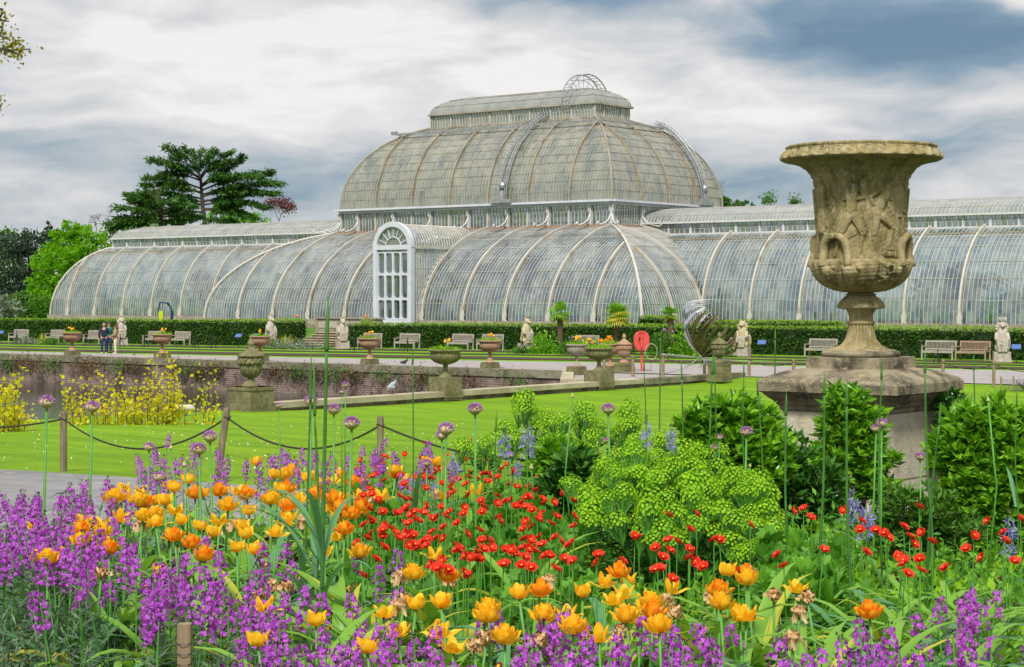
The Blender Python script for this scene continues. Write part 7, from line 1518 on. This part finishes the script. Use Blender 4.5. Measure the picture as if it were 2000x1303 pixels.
# strap leaved clumps and big glaucous leaves
def clump(seed, mats, n=9, L=(.32, .54), w_=(.038, .070)):
    q = random.Random(seed); t = thing('strap_leaf_clump', 'clump', 'leaf clump')
    for k_ in range(n):
        m_ = MB(); ribbon(m_, (q.uniform(-.03, .03), q.uniform(-.03, .03), 0), q.uniform(0, 6.28), q.uniform(*L), q.uniform(*w_), q.uniform(1.0, 1.5), q.uniform(1.5, 3.6), tw=q.uniform(-.8, .8)); m_.build('leaf', MT[q.choice(mats)], t, True)
    return t
CL = [Proto(clump(1, ['strap'])), Proto(clump(2, ['strap', 'strapblue'])), Proto(clump(3, ['strapblue'], 8)), Proto(clump(4, ['strap', 'strapyel', 'strapblue'], 8)), Proto(clump(5, ['strap', 'strap', 'strapyel'], 10)), Proto(clump(6, ['strapblue', 'strap'], 12, (.42, .7), (.028, .045)))]
for k_ in range(290):
    if k_ >= 150: u, f, lab = [(q_.uniform(130, 700), q_.uniform(6.0, 9.5), 'among the orange tulips at the left'), (q_.uniform(600, 1500), q_.uniform(4.9, 6.4), 'along the front centre of the bed'), (q_.uniform(1480, 1990), q_.uniform(5.1, 6.8), 'at the right front of the bed')][k_ % 3]
    elif k_ < 52: u, f, lab = q_.uniform(140, 700), q_.uniform(6.0, 11), 'among the orange tulips at the left'
    elif k_ < 100: u, f, lab = q_.uniform(560, 1500), q_.uniform(5.0, 6.6), 'along the front centre of the bed'
    elif k_ < 126: u, f, lab = q_.uniform(1480, 1990), q_.uniform(5.1, 7.2), 'at the right front of the bed'
    elif k_ < 138: u, f, lab = q_.uniform(700, 1120), q_.uniform(7, 10), 'among the red geums'
    else: u, f, lab = q_.uniform(380, 600), q_.uniform(4.9, 5.8), 'at the left front of the bed'
    x, y = PF(u, f); CL[k_ % 6].put((x, y, tz(x, y)+.04), q_.uniform(0, 6.28), 'clump of arching green strap leaves '+lab, 'strap leaf clumps '+lab, q_.uniform(.85, 1.3))
# primulas: rosette and gold-eyed dark red flowers
def primula(seed):
    q = np.random.default_rng(seed); t = thing('primula', 'primula', 'primula'); n = 16; a = q.uniform(0, 6.28, n); MB().inst(leaf(.55, 1, .1, .1), rots(n, np.c_[np.cos(a), np.sin(a), q.uniform(.2, 1, n)], .1, 0, (.06, .10), q), np.zeros((n, 3))+.01).build('leaves', MT['ground'], t)
    m_ = MB(); k_ = 12; P = q.normal(size=(k_, 3))*np.array((.035, .035, .012))+np.array((0, 0, .15)); D = np.c_[q.normal(size=(k_, 2))*.6, np.ones(k_)*.8]; pent = lambda r, z: (np.array([(0, 0, z)]+[(math.cos(a)*r, math.sin(a)*r, z+.1) for a in np.linspace(0, 6.2832, 11)[:-1]]), [(0, i, i % 10+1) for i in range(1, 11)])
    R_ = floret_rots(k_, D, np.full(k_, .0125)); m_.inst(pent(1, 0), R_, P, 0); m_.inst(pent(.45, .16), R_, P, 1)
    for p in P: m_.tube([(0, 0, 0), tuple(p-np.array((0, 0, .003)))], .0018, 3, 2)
    m_.build('blossoms', [MT['maroon'], MT['gold'], MT['stem']], t); return t
PP = [Proto(primula(s_)) for s_ in (1, 2, 3)]
for k_ in range(130):
    u, f = q_.choice(((q_.uniform(560, 1650), q_.uniform(4.9, 6.4)), (q_.uniform(180, 760), q_.uniform(6.2, 9.5)), (q_.uniform(400, 700), q_.uniform(5, 6.4)))); x, y = PF(u, f); PP[k_ % 3].put((x, y, tz(x, y)+.10), q_.uniform(0, 6), 'low primula with gold eyed dark red flowers between the strap leaves', 'gold eyed dark red primulas', q_.uniform(.9, 1.3))
# uncountable low foliage
def scatter(name, label, ur, fr, n, tmpl, mat, size, zr, up=.5, cond=None):
    u = rng.uniform(*ur, n); f = fr[0]+(fr[1]-fr[0])*rng.uniform(0, 1, n)**.8; r = (u-1000)/F*f; x, y = r*CT-f*ST, r*ST+f*CT; ok = r > bed_left(f)+.1
    x, y = x[ok], y[ok]; z = terr(x, y)+.05+rng.uniform(*zr, len(x))*(.6+.4*np.sin(x*5.1)*np.sin(y*4.3)); return tag(MB().inst(tmpl, rots(len(x), None, 1, up, size), np.c_[x, y, z]).build(name, MT[mat]), label, name.replace('_', ' '), None, 'stuff')
scatter('low_foliage', 'bright low leaves covering the soil of the bed', (-40, 2050), (4.4, 11.5), 15000, leaf(.6, 1, .1, .15), 'ground', (.04, .085), (.0, .16))
scatter('mid_foliage', 'mid green leaves filling the bed between flowers', (120, 2050), (6.0, 12.5), 9500, leaf(.4, 1, .1, .15), 'geumleaf', (.04, .085), (.05, .34))
scatter('narrow_foliage', 'grey green narrow wallflower leaves at the lower left', (-60, 520), (4.2, 8.8), 42000, leaf(.13, 1, .05, .2), 'graygreen', (.04, .075), (.02, .36), .5)
scatter('narrow_foliage', 'grey green narrow leaves along the bottom edge of the bed', (480, 2050), (4.1, 5.2), 16000, leaf(.13, 1, .05, .2), 'graygreen', (.035, .065), (.0, .26), .5)
scatter('narrow_foliage', 'narrow green leaves of the back row of wallflowers', (150, 900), (9, 13), 16000, leaf(.13, 1, .05, .2), 'graygreen', (.05, .085), (.05, .30), .6)
LB = (np.array([(0, 0, 0)]+[(math.sin(a)*r, .5-math.cos(a)*r*.62, .06*math.sin(3*a)) for a, r in zip(np.linspace(.35, 5.93, 15), [.35, .5, .36, .62, .38, .68, .42, .75, .42, .68, .38, .62, .36, .5, .35])]), [(0, i, i+1) for i in range(1, 15)])
scatter('lobed_foliage', 'lobed maple like leaves below the pedestal', (1480, 1640), (6.6, 9.6), 1700, LB, 'geumleaf', (.05, .09), (.06, .40), 1.5)
scatter('lobed_foliage', 'rounded lobed geum leaves under the scarlet flowers', (690, 1140), (6.8, 10.5), 4600, LB, 'geumleaf', (.04, .075), (.06, .50), 1.2)
n = 2200; u = rng.uniform(-50, 1500, n); f = rng.uniform(22, 48, n); r = (u-1000)/F*f; x, y = r*CT-f*ST, r*ST+f*CT; ok = (x > -38.9) & (rng.uniform(0, 1, n) < .22+.5*(np.sin(x*.7)*np.sin(y*.9) > .2)); x, y = x[ok], y[ok]
tag(MB().inst((np.array([(-1, -1, 0), (1, -1, 0), (1, 1, 0), (-1, 1, 0)]), [(0, 1, 2, 3)]), rots(len(x), np.tile((0, 1., .2), (len(x), 1)), .4, 0, (.006, .010)), np.c_[x, y, terr(x, y)+.03]).build('lawn_daisies', MT['whitep']), 'tiny white daisies scattered over the mown lawn', 'daisies', None, 'stuff')
# front stake and bird netting
x, y = PF(361, 5.0); z = tz(x, y); t = thing('netting_stake', 'pale square cut wooden stake at the bottom left with netting tied round it', 'stake', (x, y, z), TH); H = ZV(1218, 5.0)-z
MB().box((0, 0, H/2), (.036, .036, H)).build('shaft', MT['wood'], t)
mb = MB()
for k_ in range(7): h_ = H-.045-k_*.028; mb.tube([(.021*math.cos(a)*1.25, .021*math.sin(a)*1.25, h_+.008*math.sin(a)) for a in np.linspace(0, 6.3, 12)], .0012, 4)
mb.build('tied_netting', MT['iron'], t)
t = thing('netting', 'fine black garden netting sagging along the front left edge of the bed', 'netting', (x, y, z), TH); mb = MB()
for k_ in range(9):
    P = [(q, .02*math.sin(q*7+k_), H-.09-k_*.03+.05*((q*1.7) % .5-.25)**2*8-.02*abs(q)) for q in np.linspace(-.7, .5, 24)]; mb.tube(P, .0008, 3)
for q in np.linspace(-.7, .5, 42): mb.tube([(q, .01, H-.08), (q+.012, .02, H-.35)], .0006, 3)
mb.build('mesh', MT['iron'], t)
